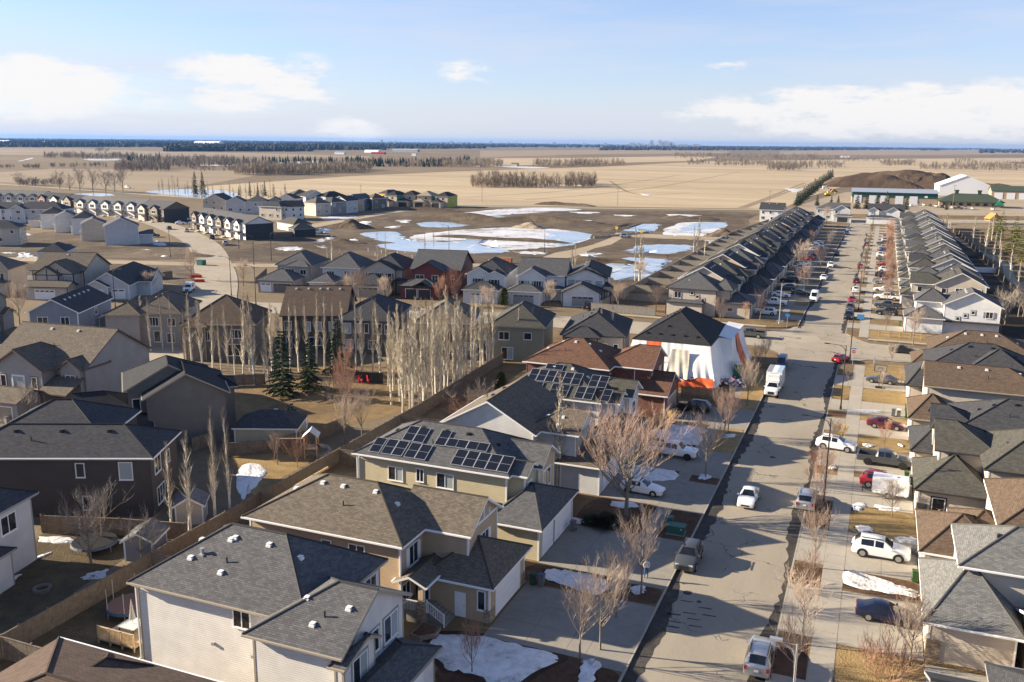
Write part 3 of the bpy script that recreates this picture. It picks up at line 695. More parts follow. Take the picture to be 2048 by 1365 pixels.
def grow(rnd, H, trunk_h, spread, n_main, up, seg_len, depth, r0, twig_r, bmb, tmb, curl=0.25, lean=0.0, tw=5):
    """bare tree: trunk, limbs that fork, fine twigs. up 0..1 = how steeply limbs rise"""
    tp = []; x = y = 0.0
    for k in range(6):
        z = H * 0.94 * k / 5; tp.append((x, y, z)); x += rnd.uniform(-.05, .05) * H * .15; y += rnd.uniform(-.05, .05) * H * .15
    bmb.tube(tp, [r0, r0 * .82, r0 * .62, r0 * .42, r0 * .24, r0 * .06], 6)
    def tpos(t):
        f = t * 5; i = min(int(f), 4); a, b = Vector(tp[i]), Vector(tp[i + 1]); return a + (b - a) * (f - i)
    def limb(p, d, L, r, lev):
        pts = [tuple(p)]; q = Vector(p); n = 3 if lev < depth else 2
        for k in range(n):
            d = (d + Vector((rnd.uniform(-1, 1), rnd.uniform(-1, 1), rnd.uniform(-.5, 1))) * curl + Vector((0, 0, up * .22))).normalized()
            q = q + d * (L / n); pts.append(tuple(q))
        rr = [r * (1 - .8 * k / n) for k in range(n + 1)]
        (bmb if lev <= 1 and r > twig_r * 2 else tmb).tube(pts, rr, 3 if lev > 0 else 4)
        if lev < depth:
            for k in range(tw + (1 if lev == 0 else 0)):
                t = rnd.uniform(.25, 1.0); f = t * n; i = min(int(f), n - 1); a = Vector(pts[i]) + (Vector(pts[i + 1]) - Vector(pts[i])) * (f - i)
                ax = Vector((rnd.uniform(-1, 1), rnd.uniform(-1, 1), rnd.uniform(-.3, .7)))
                nd = (d * (.9) + ax * (.75 - .3 * up)).normalized()
                limb(a, nd, L * rnd.uniform(.42, .68), max(twig_r, r * .45), lev + 1)
    for k in range(n_main):
        t = trunk_h / H + (0.97 - trunk_h / H) * (k + rnd.uniform(0, .8)) / n_main
        a = rnd.uniform(0, 2 * pi); tilt = (1 - up) * 1.25 + .12
        d = Vector((cos(a) * sin(tilt), sin(a) * sin(tilt), cos(tilt)))
        f = (t - trunk_h / H) / (1 - trunk_h / H)
        prof = sqrt(max(0.05, 1 - f * f * .9)) if up < .8 else (1 - .75 * f) * (0.55 + 0.9 * min(f * 3, .5))
        limb(tpos(min(.99, t / .96)), d, seg_len * prof * rnd.uniform(.8, 1.15), max(twig_r * 1.6, r0 * .42 * (1 - .7 * f)), 0)
def bare_tree(seed, bark, twig, **k):
    rnd = random.Random(seed); b, t = MB(), MB(); grow(rnd, bmb=b, tmb=t, **k)
    return b.mesh('trunk', bark), t.mesh('crown', twig)
def spruce_mesh(seed, H, r, needle, lv=24):
    rnd = random.Random(seed); b = MB(); b.tube([(0, 0, 0), (0, 0, H * .97)], [.13 * H / 8, .02], 6); t = MB()
    for k in range(lv):
        f = k / (lv - 1); z0 = H * (.05 + .94 * f); rad = r * (1 - f) ** .85 + .08
        n = int(9 - 5 * f)
        for j in range(n):
            a = 2 * pi * j / n + rnd.uniform(-.5, .5) + k * 2.4; L = rad * rnd.uniform(.55, 1.15); z = z0 + rnd.uniform(-.5, .5) * H * .05
            d = Vector((cos(a), sin(a), 0)); s = Vector((-sin(a), cos(a), 0))
            m = max(3, int(L / .22))
            for q in range(m):
                u = (q + .4) / m; c = Vector((0, 0, z)) + d * L * u + Vector((0, 0, -.28 * L * u * u + .06 * L * u)); w = .34 * (1 - .55 * u) * (.5 + L * .35)
                for sg in (-1, 1):
                    e = c + (s * sg * w + d * w * .55) + Vector((0, 0, -.10 * w + rnd.uniform(-.1, .05)))
                    o = d * (.14 + .05 * L) + Vector((0, 0, rnd.uniform(-.02, .06)))
                    t.face([tuple(c - o * .4), tuple(e), tuple(c + o)])
                t.face([tuple(c - d * .1 + Vector((0, 0, .0))), tuple(c + d * .2 + Vector((0, 0, -.16 - rnd.uniform(0, .1)))), tuple(c + d * .3 + Vector((0, 0, .06)))])
    return b.mesh('trunk', BARK), t.mesh('crown', needle)
def shrub_mesh(seed, H, spread, n, twig, r=.012):
    rnd = random.Random(seed); t = MB()
    def stem(p, d, L, rr, lev):
        pts = [tuple(p)]; q = Vector(p)
        for k in range(3):
            d = (d + Vector((rnd.uniform(-1, 1), rnd.uniform(-1, 1), rnd.uniform(-.2, .6))) * .18).normalized(); q = q + d * L / 3; pts.append(tuple(q))
        t.tube(pts, [rr, rr * .8, rr * .6, rr * .3], 3)
        if lev < 2:
            for k in range(4):
                i = rnd.choice((1, 2, 2, 3)); stem(Vector(pts[i]), (d + Vector((rnd.uniform(-1, 1), rnd.uniform(-1, 1), rnd.uniform(-.2, .5))) * .6).normalized(), L * rnd.uniform(.4, .6), rr * .65, lev + 1)
    for k in range(n):
        a = rnd.uniform(0, 2 * pi); q = sqrt(rnd.random()) * spread * .45; tl = rnd.uniform(.05, .75) * min(1.2, spread / H)
        stem(Vector((cos(a) * q, sin(a) * q, 0)), Vector((cos(a) * sin(tl), sin(a) * sin(tl), cos(tl))), H * rnd.uniform(.55, .8), r * 1.6, 0)
    return t.mesh('crown', twig)
PROTO = {}
def proto(kind):
    if kind in PROTO: return PROTO[kind]
    k, i = kind[:-1], int(kind[-1])
    if k == 'poplar': m = bare_tree(10 + i, ASPB, ASPT if i % 2 else TWIGG2, H=13.0, trunk_h=1.6, spread=1, n_main=34, up=.92, seg_len=2.7, depth=2, r0=.18, twig_r=.0145, curl=.17, tw=3)
    elif k == 'street': m = bare_tree(30 + i, BARK, TWIG, H=5.6, trunk_h=1.6, spread=3, n_main=22, up=.5, seg_len=2.9, depth=2, r0=.1, twig_r=.011, curl=.22, tw=5)
    elif k == 'pink': m = bare_tree(40 + i, BARK, TWIGP, H=5.6, trunk_h=1.4, spread=3, n_main=22, up=.5, seg_len=2.8, depth=2, r0=.1, twig_r=.012, curl=.22, tw=5)
    elif k == 'red': m = bare_tree(50 + i, BARK, TWIGR, H=5.8, trunk_h=.9, spread=3, n_main=28, up=.55, seg_len=2.5, depth=2, r0=.09, twig_r=.012, curl=.22, tw=5)
    elif k == 'elm': m = bare_tree(60 + i, BARK, TWIGP, H=7.2, trunk_h=1.7, spread=4, n_main=30, up=.42, seg_len=5.0, depth=3, r0=.22, twig_r=.013, curl=.2, tw=4)
    elif k == 'round': m = bare_tree(70 + i, BARK, TWIG, H=7.0, trunk_h=2.0, spread=4, n_main=26, up=.45, seg_len=3.2, depth=2, r0=.14, twig_r=.014, curl=.26, tw=6)
    elif k == 'gnarl': m = bare_tree(80 + i, BARK, TWIGG, H=5.0, trunk_h=.7, spread=4, n_main=18, up=.3, seg_len=2.8, depth=2, r0=.12, twig_r=.014, curl=.4, tw=5)
    elif k == 'spruce': m = spruce_mesh(90 + i, 8.0, 2.0, NEED)
    elif k == 'blue': m = spruce_mesh(95 + i, 4.0, 1.5, NEEDB, 11)
    elif k == 'pine': m = spruce_mesh(97 + i, 8.0, 2.6, NEEDG, 12)
    elif k == 'shrub': m = (None, shrub_mesh(100 + i, 1.5, 1.6, 18, TWIG))
    elif k == 'redshrub': m = (None, shrub_mesh(110 + i, 2.4, 2.2, 26, TWIGR))
    elif k == 'drygrass': m = (None, shrub_mesh(120 + i, 1.1, .8, 26, plain('dry_grass_blades', (0.42, 0.29, 0.12), 0.9), .01))
    elif k == 'cedar':
        rnd = random.Random(5 + i); t = MB()
        for q in range(900):
            z = rnd.random(); rr = .75 * sqrt(max(0, 1 - (z * 1.0) ** 2)) * rnd.uniform(.75, 1); a = rnd.uniform(0, 2 * pi); c = Vector((rr * cos(a), rr * sin(a), .15 + z * 2.7)); d = Vector((cos(a), sin(a), 1.2)).normalized() * .24; s = Vector((-sin(a), cos(a), 0)) * .09
            t.face([tuple(c - s), tuple(c + s), tuple(c + d)])
        m = (None, t.mesh('crown', plain('cedar_foliage', (0.06, 0.065, 0.022), 0.9, 0, 0.1, 0.4, 2)))
    elif k == 'juniper':
        rnd = random.Random(5 + i); t = MB()
        for q in range(1500):
            a = rnd.uniform(0, 2 * pi); e = rnd.uniform(0, 1.4); rr = rnd.uniform(.6, 1.0) * (1 + .25 * sin(3 * a + i)); c = Vector((rr * cos(a) * cos(e), rr * sin(a) * cos(e), .1 + rr * .6 * sin(e))); d = Vector((cos(a), sin(a), .7)).normalized() * .2; s = Vector((-sin(a), cos(a), rnd.uniform(-.5, .5))) * .08
            t.face([tuple(c - s), tuple(c + s), tuple(c + d)])
        m = (None, t.mesh('crown', plain('juniper_foliage', (0.04, 0.05, 0.022), 0.9, 0, 0.1, 0.4, 2)))
    PROTO[kind] = m; return m
TN = {'poplar': ('poplar_tree', 'tree'), 'street': ('street_tree', 'tree'), 'pink': ('street_tree', 'tree'), 'red': ('ornamental_tree', 'tree'), 'elm': ('elm_tree', 'tree'), 'round': ('bare_tree', 'tree'), 'gnarl': ('apple_tree', 'tree'), 'spruce': ('spruce_tree', 'tree'), 'blue': ('blue_spruce', 'tree'), 'pine': ('pine_tree', 'tree'), 'shrub': ('shrub', 'shrub'), 'redshrub': ('shrub', 'shrub'), 'drygrass': ('ornamental_grass', 'plant'), 'cedar': ('cedar_shrub', 'shrub'), 'juniper': ('juniper_shrub', 'shrub')}
def tree(kind, xy, label, h=None, group=None, z=0.0, rz=None, wide=1.0):
    """h scales the prototype to a height in metres"""
    base = {'poplar': 13.0, 'street': 6.4, 'pink': 6.4, 'red': 6.4, 'elm': 9.0, 'round': 7.6, 'gnarl': 5.2, 'spruce': 8.0, 'blue': 4.0, 'pine': 8.0, 'shrub': 1.6, 'redshrub': 2.6, 'drygrass': 1.1, 'cedar': 2.9, 'juniper': .8}
    k = kind[:-1]; tm, cm = proto(kind); nm, cat = TN[k]; s = (h or base[k]) / base[k]
    rz = R.uniform(0, 6.28) if rz is None else rz
    if tm is None:
        o = link(nm, cm, None, (xy[0], xy[1], z), rz); tag(o, label, cat, group)
    else:
        o = thing(nm, label, cat, (xy[0], xy[1], z), rz, group); link('trunk', tm, o); link('crown', cm, o)
    if k == 'poplar': wide *= R.uniform(.75, 1.35); o.rotation_euler = (R.gauss(0, .022), R.gauss(0, .022), rz)
    o.scale = (s * wide, s * wide, s); return o
# ------------------------------------------------------------------ ground and ways
ZR = -0.13
GRASS = ground_mat('dead_grass', ((0.085, 0.058, 0.034), (0.165, 0.115, 0.062), (0.25, 0.18, 0.092)), (0.06, 0.5, 5.0), 0.95, 0.6, 5)
GOLD = ground_mat('golden_lawn', ((0.15, 0.10, 0.045), (0.26, 0.18, 0.08), (0.34, 0.25, 0.12)), (0.12, 0.8, 6.0), 0.95, 0.6, 6)
MULCHW = ground_mat('wet_mulch', ((0.03, 0.02, 0.013), (0.055, 0.035, 0.023), (0.09, 0.058, 0.038)), (0.3, 2.0, 9.0), 0.9, 0.9, 9)
DIM = ground_mat('shaded_lawn', ((0.055, 0.042, 0.026), (0.095, 0.072, 0.042), (0.15, 0.115, 0.062)), (0.15, 0.8, 6.0), 0.95, 0.6, 6)  # darker lawn copy: shade of the near yards put into the colour
MULCH = ground_mat('bark_mulch', ((0.055, 0.032, 0.02), (0.10, 0.058, 0.036), (0.16, 0.095, 0.058)), (0.3, 2.0, 9.0), 0.95, 0.9, 9)
ASPH = ground_mat('asphalt', ((0.235, 0.206, 0.162), (0.29, 0.255, 0.2), (0.335, 0.296, 0.235)), (0.05, 0.35, 7.0), 0.92, 0.15, 30, stretch=(1.0, 0.2, 0.0), cracks=.16)
ASPH2 = ground_mat('dusty_asphalt', ((0.265, 0.23, 0.178), (0.325, 0.284, 0.222), (0.375, 0.33, 0.26)), (0.05, 0.35, 7.0), 0.92, 0.15, 30, cracks=.14)
WET = ground_mat('gutter_grit', ((0.03, 0.028, 0.026), (0.055, 0.05, 0.045), (0.1, 0.09, 0.078)), (0.3, 1.5, 8.0), 0.8, 0.3, 12)
PATCH = plain('tar_patch', (0.055, 0.05, 0.046), 0.9)
STRAW = ground_mat('stubble_field', ((0.29, 0.226, 0.147), (0.385, 0.305, 0.2), (0.475, 0.385, 0.26)), (0.006, 0.035, 0.25), 0.95, 0.2, 1.5, stretch=(0.3, 1.8, 0.3), pos=(.38, .5, .62))
STRAW2 = ground_mat('stubble_field_dull', ((0.215, 0.168, 0.112), (0.265, 0.21, 0.143), (0.31, 0.25, 0.172)), (0.004, 0.02, 0.2), 0.95, 0.2, 1.5, stretch=(0.3, 1.6, 0.25))
PRAIRIE = ground_mat('prairie_ground', ((0.12, 0.09, 0.058), (0.18, 0.138, 0.088), (0.24, 0.188, 0.122)), (0.003, 0.04, 0.9), 0.95, 0.4, 3)
STRAWT = ground_mat('trodden_stubble', ((0.20, 0.155, 0.10), (0.26, 0.20, 0.13)), (0.02, 0.1, 1), .95, .2, 2)
ASPHP = ground_mat('newer_asphalt', ((0.15, 0.135, 0.112), (0.20, 0.178, 0.146)), (0.2, 1, 8), .92, .15, 30)
MUD = ground_mat('bare_mud', ((0.04, 0.03, 0.021), (0.098, 0.075, 0.053), (0.19, 0.152, 0.108)), (0.03, 0.18, 1.1), 0.95, 0.9, 1.2)
DIRT = ground_mat('pale_dirt_road', ((0.25, 0.20, 0.14), (0.32, 0.26, 0.185), (0.38, 0.315, 0.23)), (0.04, 0.3, 4.0), 0.95, 0.3, 5)
SNOW = ground_mat('old_snow', ((0.14, 0.105, 0.07), (0.50, 0.49, 0.48), (0.72, 0.71, 0.70)), (0.35, 1.6, 8.0), 0.7, 0.9, 3, pos=(.37, .43, .56))
SNOWF = ground_mat('field_snow', ((0.20, 0.17, 0.135), (0.47, 0.475, 0.49), (0.60, 0.605, 0.62)), (0.06, 0.35, 2.5), 0.6, 0.5, 1, pos=(.43, .465, .58))
POND = ground_mat('sky_tinted_pond', ((0.22, 0.29, 0.40), (0.30, 0.37, 0.47), (0.46, 0.49, 0.53)), (0.05, 0.2, 1.0), 0.16, 0.04, 3)  # melt ponds: reflected sky partly painted into the blue base colour
POND.node_tree.nodes['Principled BSDF'].inputs['Specular IOR Level'].default_value = .6
GRAVEL = ground_mat('gravel', ((0.13, 0.12, 0.11), (0.20, 0.19, 0.17), (0.27, 0.255, 0.23)), (0.3, 2, 10), 0.95, 0.6, 14)

def sheet(name, poly, z, mat, thick=0.0, kind='structure', world=True):
    if thick:
        mb = MB(); t = tri_fill(poly, z); mb.v = list(t.v); mb.f = list(t.f); mb.m = list(t.m); n = len(poly)
        area = sum(poly[k][0] * poly[(k + 1) % n][1] - poly[(k + 1) % n][0] * poly[k][1] for k in range(n))
        mb.v += [(p[0], p[1], z - thick) for p in poly]
        for k in range(n):
            a, b = k, (k + 1) % n
            mb.f.append((a, a + n, b + n, b) if area > 0 else (a, b, b + n, a + n)); mb.m.append(0)
    else: mb = tri_fill(poly, z)
    return structure(name, mb, mat, kind)
def GP(pts, z=0.0): return [G(a, b, z) for a, b in pts]
base = MB(); S = 26000
base.face([(-S, -300, -0.2), (S, -300, -0.2), (S, S, -0.2), (-S, S, -0.2)]); structure('ground', base, PRAIRIE)

# blocks of yards (raised above the carriageway)
sheet('yard_ground', [(-57.5, 15), (-14.06, 15), (-14.06, 160), (-15.2, 165), (-18.5, 168.3), (-57.5, 168.3)], 0.0, GRASS, 0.3)
sheet('yard_ground', [(-4.44, 15), (60, 15), (60, 164.6), (1.5, 164.6), (-2.5, 163.2), (-4.44, 159.5)], 0.0, GRASS, 0.3)
sheet('yard_ground', [(-56.5, 189), (-20, 189), (-16.5, 190.6), (-14.06, 194), (-14.06, 470), (-48, 470), (-60, 395)], 0.0, GRASS, 0.3)
sheet('yard_ground', [(-4.44, 190), (-2.5, 186.2), (1.5, 184.6), (70, 184.6), (70, 470), (-4.44, 470)], 0.0, GRASS, 0.3)
# carriageways
road = MB()
road.prism([(-14.3, -40), (-4.2, -40), (-4.2, 474), (2, 480), (2, 486), (-20, 486), (-20, 480), (-14.3, 474)], -0.4, ZR)
structure('street', road, ASPH)
cs = curve_pts([(-9, 178.5), (-35, 178.3), (-60, 177.5), (-85, 173.5), (-110, 168.5), (-138, 162)], 6)
sheet('cross_street', ribbon(cs, 12.5), ZR + .006, ASPH2)
sheet('cross_street', [(-9, 168.5), (70, 168.5), (70, 181), (-9, 181)], ZR + .006, ASPH2)
for a in ([(-14.3, 160), (-14.3, 172.5), (-24, 172.5), (-24, 171.5), (-18, 170.5), (-15, 166.5)], [(-14.3, 197), (-14.3, 183), (-26, 183), (-26, 184.6), (-19, 186), (-15.2, 190)],
          [(-4.2, 158), (-4.2, 170), (6, 170), (6, 168.2), (0, 167.5), (-3.4, 163.8)], [(-4.2, 193), (-4.2, 180), (6, 180), (6, 181.6), (0, 182.3), (-3.4, 187)]):
    sheet('road_corner', a, ZR + .003, ASPH2)
rl = curve_pts([(-100, 96), (-116, 124), (-133, 155), (-146, 172), (-160, 190), (-178, 211), (-222, 258), (-268, 296), (-315, 327), (-380, 352)], 5)
sheet('curved_street', ribbon(rl, 11.0), ZR + .012, ASPH2)
sheet('side_street', ribbon(curve_pts([(-330, 178), (-260, 197), (-222, 207), (-190, 215.5), (-168, 223), (-150, 236), (-128, 246), (-104, 254)], 5), 7.5), ZR + .017, DIRT)
sheet('dirt_road', GP([(1072, 520), (1110, 506), (1150, 499), (1185, 490), (1222, 476), (1232, 466), (1330, 470), (1500, 476), (1500, 482), (1330, 478), (1250, 474), (1222, 490), (1190, 497), (1170, 506), (1122, 522)], ZR), ZR + .02, DIRT)
sheet('dirt_road', GP([(614, 450), (700, 437), (770, 424), (830, 416), (838, 419), (780, 428), (700, 442), (630, 456)], ZR), ZR + .02, DIRT)
# far highway
hw = curve_pts([G(-80, 362, -.2), G(0, 369, -.2), G(120, 377, -.2), G(240, 386, -.2), G(420, 398, -.2), G(620, 407, -.2), G(920, 413, -.2), G(1200, 417, -.2), G(1500, 420, -.2), G(1700, 424, -.2), G(2100, 428, -.2)], 4)
sheet('highway', ribbon(hw, 7.5), ZR + .03, ASPH2)
# construction land
sheet('mud_lot', smooth_poly(GP([(300, 500), (560, 470), (620, 452), (720, 436), (930, 416), (1200, 421), (1490, 425), (1500, 440), (1470, 474), (1400, 510), (1310, 552), (1235, 574), (1100, 545), (860, 528), (640, 528), (420, 520)], -.2), 4, 1.0), ZR - .03, MUD)
sheet('mud_lot', smooth_poly(GP([(20, 478), (190, 456), (215, 492), (330, 488), (400, 503), (412, 512), (330, 520), (160, 517), (0, 520)], -.2), 4, 1.0), ZR - .018, MUD)
for pts in ([(0, 524), (300, 530), (405, 528), (418, 545), (385, 568), (330, 565), (240, 545), (0, 552)],): sheet('mud_lot', smooth_poly(GP(pts, -.2), 4, .5), ZR - .01, MUD)
# dirt banks
rb = random.Random(3)
def bank(px, py, L, W, h, mat=MUD, name='soil_heap', rz=0.0, rough=1.6, seed=0):
    rn = random.Random(seed + int(px)); x, y = G(px, py, -.2); mb = MB(); nu, nv = 22, 12
    ph = [rn.uniform(0, 6.28) for _ in range(6)]
    for i in range(nu + 1):
        for j in range(nv + 1):
            u, v = 2 * i / nu - 1, 2 * j / nv - 1
            e = max(0, 1 - u * u) ** .8 * max(0, 1 - v * v) ** .9
            zz = h * e * (.88 + rough * (.12 * sin(3.1 * u + ph[0]) + .12 * sin(5 * u + 3 * v + ph[1]) + .07 * sin(9 * u - 6 * v + ph[2]))) + (rn.uniform(-.025, .025) * h * rough if e > 0 else 0)
            mb.v.append((u * L / 2, v * W / 2, zz - .25))
    for i in range(nu):
        for j in range(nv):
            a = i * (nv + 1) + j; mb.f.append((a, a + nv + 1, a + nv + 2, a + 1)); mb.m.append(0)
    o = structure(name, mb, mat); o.location = (x, y, 0); o.rotation_euler = (0, 0, rz); return o
for (px, py, L, W, h) in ((940, 440, 75, 9, 2.6), (1090, 443, 60, 8, 2.4), (700, 456, 18, 12, 3.2), (1000, 480, 60, 6, 1.4), (1205, 524, 26, 6, 1.6), (1445, 474, 16, 8, 2.6), (1380, 438, 30, 14, 1.6), (1240, 456, 10, 60, 1.0), (830, 420, 60, 10, 1.6), (1130, 411, 40, 8, 2.0), (690, 486, 18, 8, 1.2), (330, 508, 40, 8, 1.0), (310, 545, 30, 7, 1.0), (230, 548, 20, 6, .9)):
    bank(px, py, L, W, h)
bank(1058, 457, 16, 8, 2.2, DIRT)
# fields
ZF = -0.17
sheet('field', GP([(300, 392), (420, 372), (700, 353), (920, 343), (1200, 334), (1420, 323), (1800, 318), (2100, 316), (2100, 372), (1900, 378), (1690, 372), (1600, 400), (1560, 421), (1480, 417), (920, 411), (640, 403)], ZF), ZF, STRAW)
sheet('field', GP([(-100, 352), (100, 338), (330, 339), (560, 343), (420, 368), (300, 386), (240, 381), (0, 364), (-100, 356)], ZF), ZF, STRAW2)
sheet('field', GP([(-100, 297), (150, 297), (300, 303), (560, 308), (740, 313), (740, 316), (330, 312), (-100, 309)], ZF), ZF, STRAW2)
sheet('field', GP([(960, 302), (1200, 300), (1460, 303), (1460, 307), (1180, 309), (960, 315)], ZF), ZF, STRAW2)
sheet('field', GP([(990, 317), (1180, 316), (1340, 313), (1440, 314), (1390, 322), (1080, 330), (980, 332)], ZF), ZF, STRAW)
sheet('field', GP([(1560, 303), (1900, 297), (2100, 298), (2100, 309), (1760, 311), (1560, 309)], ZF), ZF, STRAW2)

# ------------------------------------------------------------------ snow
def snow(pts, z=0.0, h=0.1, mat=SNOW, jit=.2, n=5, name='snow', px=True):
    poly = smooth_poly(GP(pts, z) if px else pts, n, jit, rb)
    cx = sum(p[0] for p in poly) / len(poly); cy = sum(p[1] for p in poly) / len(poly)
    mb = MB(); N = len(poly); rings = []
    for (s, zz) in ((1.0, 0.004), (.93, .55 * h), (.8, .9 * h), (.45, h)):
        base = len(mb.v)
        for p in poly:
            mb.v.append((cx + (p[0] - cx) * s, cy + (p[1] - cy) * s, z + zz * (1 + rb.uniform(-.2, .2))))
        rings.append(base)
    mb.v.append((cx, cy, z + h)); c = len(mb.v) - 1
    for a, b in zip(rings[:-1], rings[1:]):
        for k in range(N): mb.f.append((a + k, a + (k + 1) % N, b + (k + 1) % N, b + k)); mb.m.append(0)
    for k in range(N): mb.f.append((rings[-1] + k, rings[-1] + (k + 1) % N, c)); mb.m.append(0)
    if z == 0 and px:
        wet = [(cx + (p[0] - cx) * 1.13 + rb.uniform(-.15, .15), cy + (p[1] - cy) * 1.16 + rb.uniform(-.15, .15)) for p in poly[::2]]
        sheet('wet_ground', wet, .0085 + .0004 * rb.random(), MULCHW)
    o = mb.obj(name, mat, smooth=True); o['kind'] = 'stuff'; return o
for p in ([(862, 1285), (905, 1268), (1010, 1282), (1100, 1308), (1112, 1322), (1060, 1350), (1010, 1372), (930, 1345), (880, 1330)], [(1090, 1142), (1130, 1140), (1200, 1155), (1214, 1172), (1196, 1190), (1120, 1168), (1092, 1156)], [(1266, 1174), (1288, 1172), (1290, 1184), (1270, 1188)],
          [(1172, 1320), (1198, 1322), (1196, 1345), (1172, 1370), (1158, 1362)], [(1225, 928), (1300, 935), (1354, 945), (1340, 962), (1260, 958)], [(1305, 860), (1370, 858), (1402, 870), (1400, 890), (1360, 886), (1300, 872)], [(1215, 1036), (1222, 1036), (1232, 1050), (1222, 1056), (1212, 1050)], [(1226, 1003), (1275, 1008), (1270, 1016), (1228, 1014)],
          [(1400, 950), (1422, 952), (1418, 960), (1398, 958)], [(1450, 870), (1476, 870), (1462, 876), (1445, 876)], [(1120, 1036), (1180, 1041), (1165, 1048), (1122, 1044)], [(1350, 848), (1410, 858), (1400, 868), (1345, 860)],
          [(1690, 1142), (1722, 1146), (1800, 1172), (1836, 1186), (1830, 1196), (1760, 1184), (1692, 1170)], [(1712, 1052), (1735, 1052), (1746, 1062), (1722, 1066)], [(1790, 1075), (1832, 1076), (1832, 1088), (1800, 1086)], [(1702, 1012), (1722, 1006), (1732, 1014), (1712, 1022)], [(1752, 1012), (1800, 1018), (1795, 1024), (1755, 1018)],
          [(1725, 888), (1750, 892), (1738, 896)], [(1797, 890), (1806, 890), (1806, 895)], [(1655, 930), (1672, 932), (1670, 940), (1658, 938)], [(1700, 820), (1760, 822), (1755, 826), (1700, 824)]):
    snow(p, 0.0, .12)
for p in ([(478, 940), (506, 925), (535, 945), (520, 960), (500, 985), (482, 1000), (474, 970)], [(82, 1074), (140, 1076), (148, 1086), (86, 1086)], [(88, 1110), (100, 1107), (60, 1125)], [(0, 1165), (36, 1150), (34, 1158), (0, 1172)], [(540, 823), (556, 818), (560, 832), (544, 836)], [(600, 845), (614, 842), (612, 860), (602, 862)], [(170, 1150), (215, 1140), (205, 1158), (165, 1160)], [(20, 1330), (60, 1300), (55, 1330), (30, 1345)]):
    snow(p, -.2, .1)
# melt ponds and old snow on the building land
for p, m in (([(822, 474), (880, 464), (1000, 456), (1100, 458), (1180, 470), (1150, 488), (1060, 498), (980, 500), (900, 490), (840, 484)], SNOWF), ([(762, 489), (900, 484), (1010, 497), (1000, 505), (880, 507), (790, 500)], POND), ([(725, 466), (790, 464), (812, 478), (840, 483), (800, 487), (745, 478)], POND), ([(838, 446), (880, 444), (936, 450), (900, 455), (846, 454)], POND), ([(920, 428), (1000, 419), (1100, 416), (1160, 420), (1080, 425), (980, 432)], SNOWF), ([(925, 432), (1020, 434), (1084, 438), (1020, 441), (930, 437)], POND),
          ([(1322, 472), (1345, 452), (1380, 445), (1448, 446), (1440, 460), (1418, 478), (1360, 478)], SNOWF), ([(1356, 464), (1385, 447), (1448, 446), (1440, 457)], POND), ([(1238, 460), (1252, 450), (1318, 449), (1300, 464), (1262, 463)], POND), ([(1258, 500), (1290, 490), (1378, 491), (1378, 500), (1330, 508), (1260, 505)], POND), ([(1215, 530), (1250, 516), (1335, 520), (1322, 535), (1300, 548), (1235, 552), (1225, 545)], POND), ([(1218, 548), (1330, 548), (1300, 556), (1236, 560)], POND),
          ([(1092, 462), (1182, 469), (1150, 487), (1112, 494), (1085, 480), (1100, 472)], POND), ([(905, 492), (930, 478), (985, 474), (960, 490), (1000, 498), (940, 500)], POND), ([(1240, 522), (1330, 524), (1316, 536), (1240, 536)], POND), ([(560, 496), (595, 494), (598, 500), (562, 501)], SNOWF), ([(640, 478), (660, 476), (655, 484), (632, 484)], SNOWF), ([(790, 442), (820, 440), (812, 446)], SNOWF), ([(770, 455), (800, 452), (790, 457)], SNOWF), ([(645, 435), (710, 432), (700, 439), (655, 441)], SNOWF), ([(640, 458), (665, 460), (650, 466)], POND),
          ([(690, 482), (712, 478), (702, 487), (688, 487)], SNOWF), ([(630, 492), (655, 492), (650, 497)], SNOWF), ([(39, 506), (60, 508), (70, 517), (40, 519)], SNOWF), ([(5, 505), (26, 506), (24, 508)], SNOWF), ([(35, 465), (66, 471), (38, 473)], SNOWF), ([(310, 482), (330, 486), (326, 492), (308, 490)], SNOWF), ([(285, 499), (300, 500), (296, 504)], SNOWF), ([(320, 507), (335, 509), (324, 514)], SNOWF), ([(700, 447), (740, 443), (730, 452)], SNOWF), ([(1014, 427), (1040, 428), (1020, 430)], SNOWF), ([(1100, 440), (1180, 441), (1140, 444)], SNOWF), ([(1140, 424), (1200, 425), (1170, 428)], SNOWF), ([(1330, 429), (1400, 431), (1360, 434)], SNOWF),
          ([(1165, 505), (1200, 507), (1185, 515), (1160, 512)], SNOWF), ([(1025, 503), (1090, 505), (1070, 510)], SNOWF), ([(1100, 462), (1125, 466), (1118, 470)], SNOWF), ([(1410, 480), (1470, 486), (1440, 492)], SNOWF), ([(1230, 430), (1270, 431), (1250, 433)], SNOWF)):
    snow(p, -.16, .05 if m is SNOWF else .08, m, 1.3, 7)
for p in ([(285, 383), (400, 378), (470, 384), (470, 398), (380, 396), (360, 392)], [(140, 389), (200, 387), (230, 391), (170, 394)]): snow(p, -.19, .04, POND, 1.0)
for p in ([(395, 331), (460, 329), (545, 325), (640, 322), (642, 328), (560, 329), (480, 332)], [(170, 318), (240, 318), (232, 321), (180, 321)], [(36, 323), (64, 316), (60, 319)], [(985, 332), (1040, 333), (1100, 336), (1050, 337)], [(1065, 371), (1110, 372), (1085, 374)], [(1145, 370), (1178, 371), (1160, 373)], [(1570, 377), (1612, 381), (1590, 385)], [(140, 287), (240, 286), (236, 289), (150, 289)], [(1280, 388), (1305, 390), (1290, 392)]): snow(p, -.18, .05, SNOWF, 2.0)

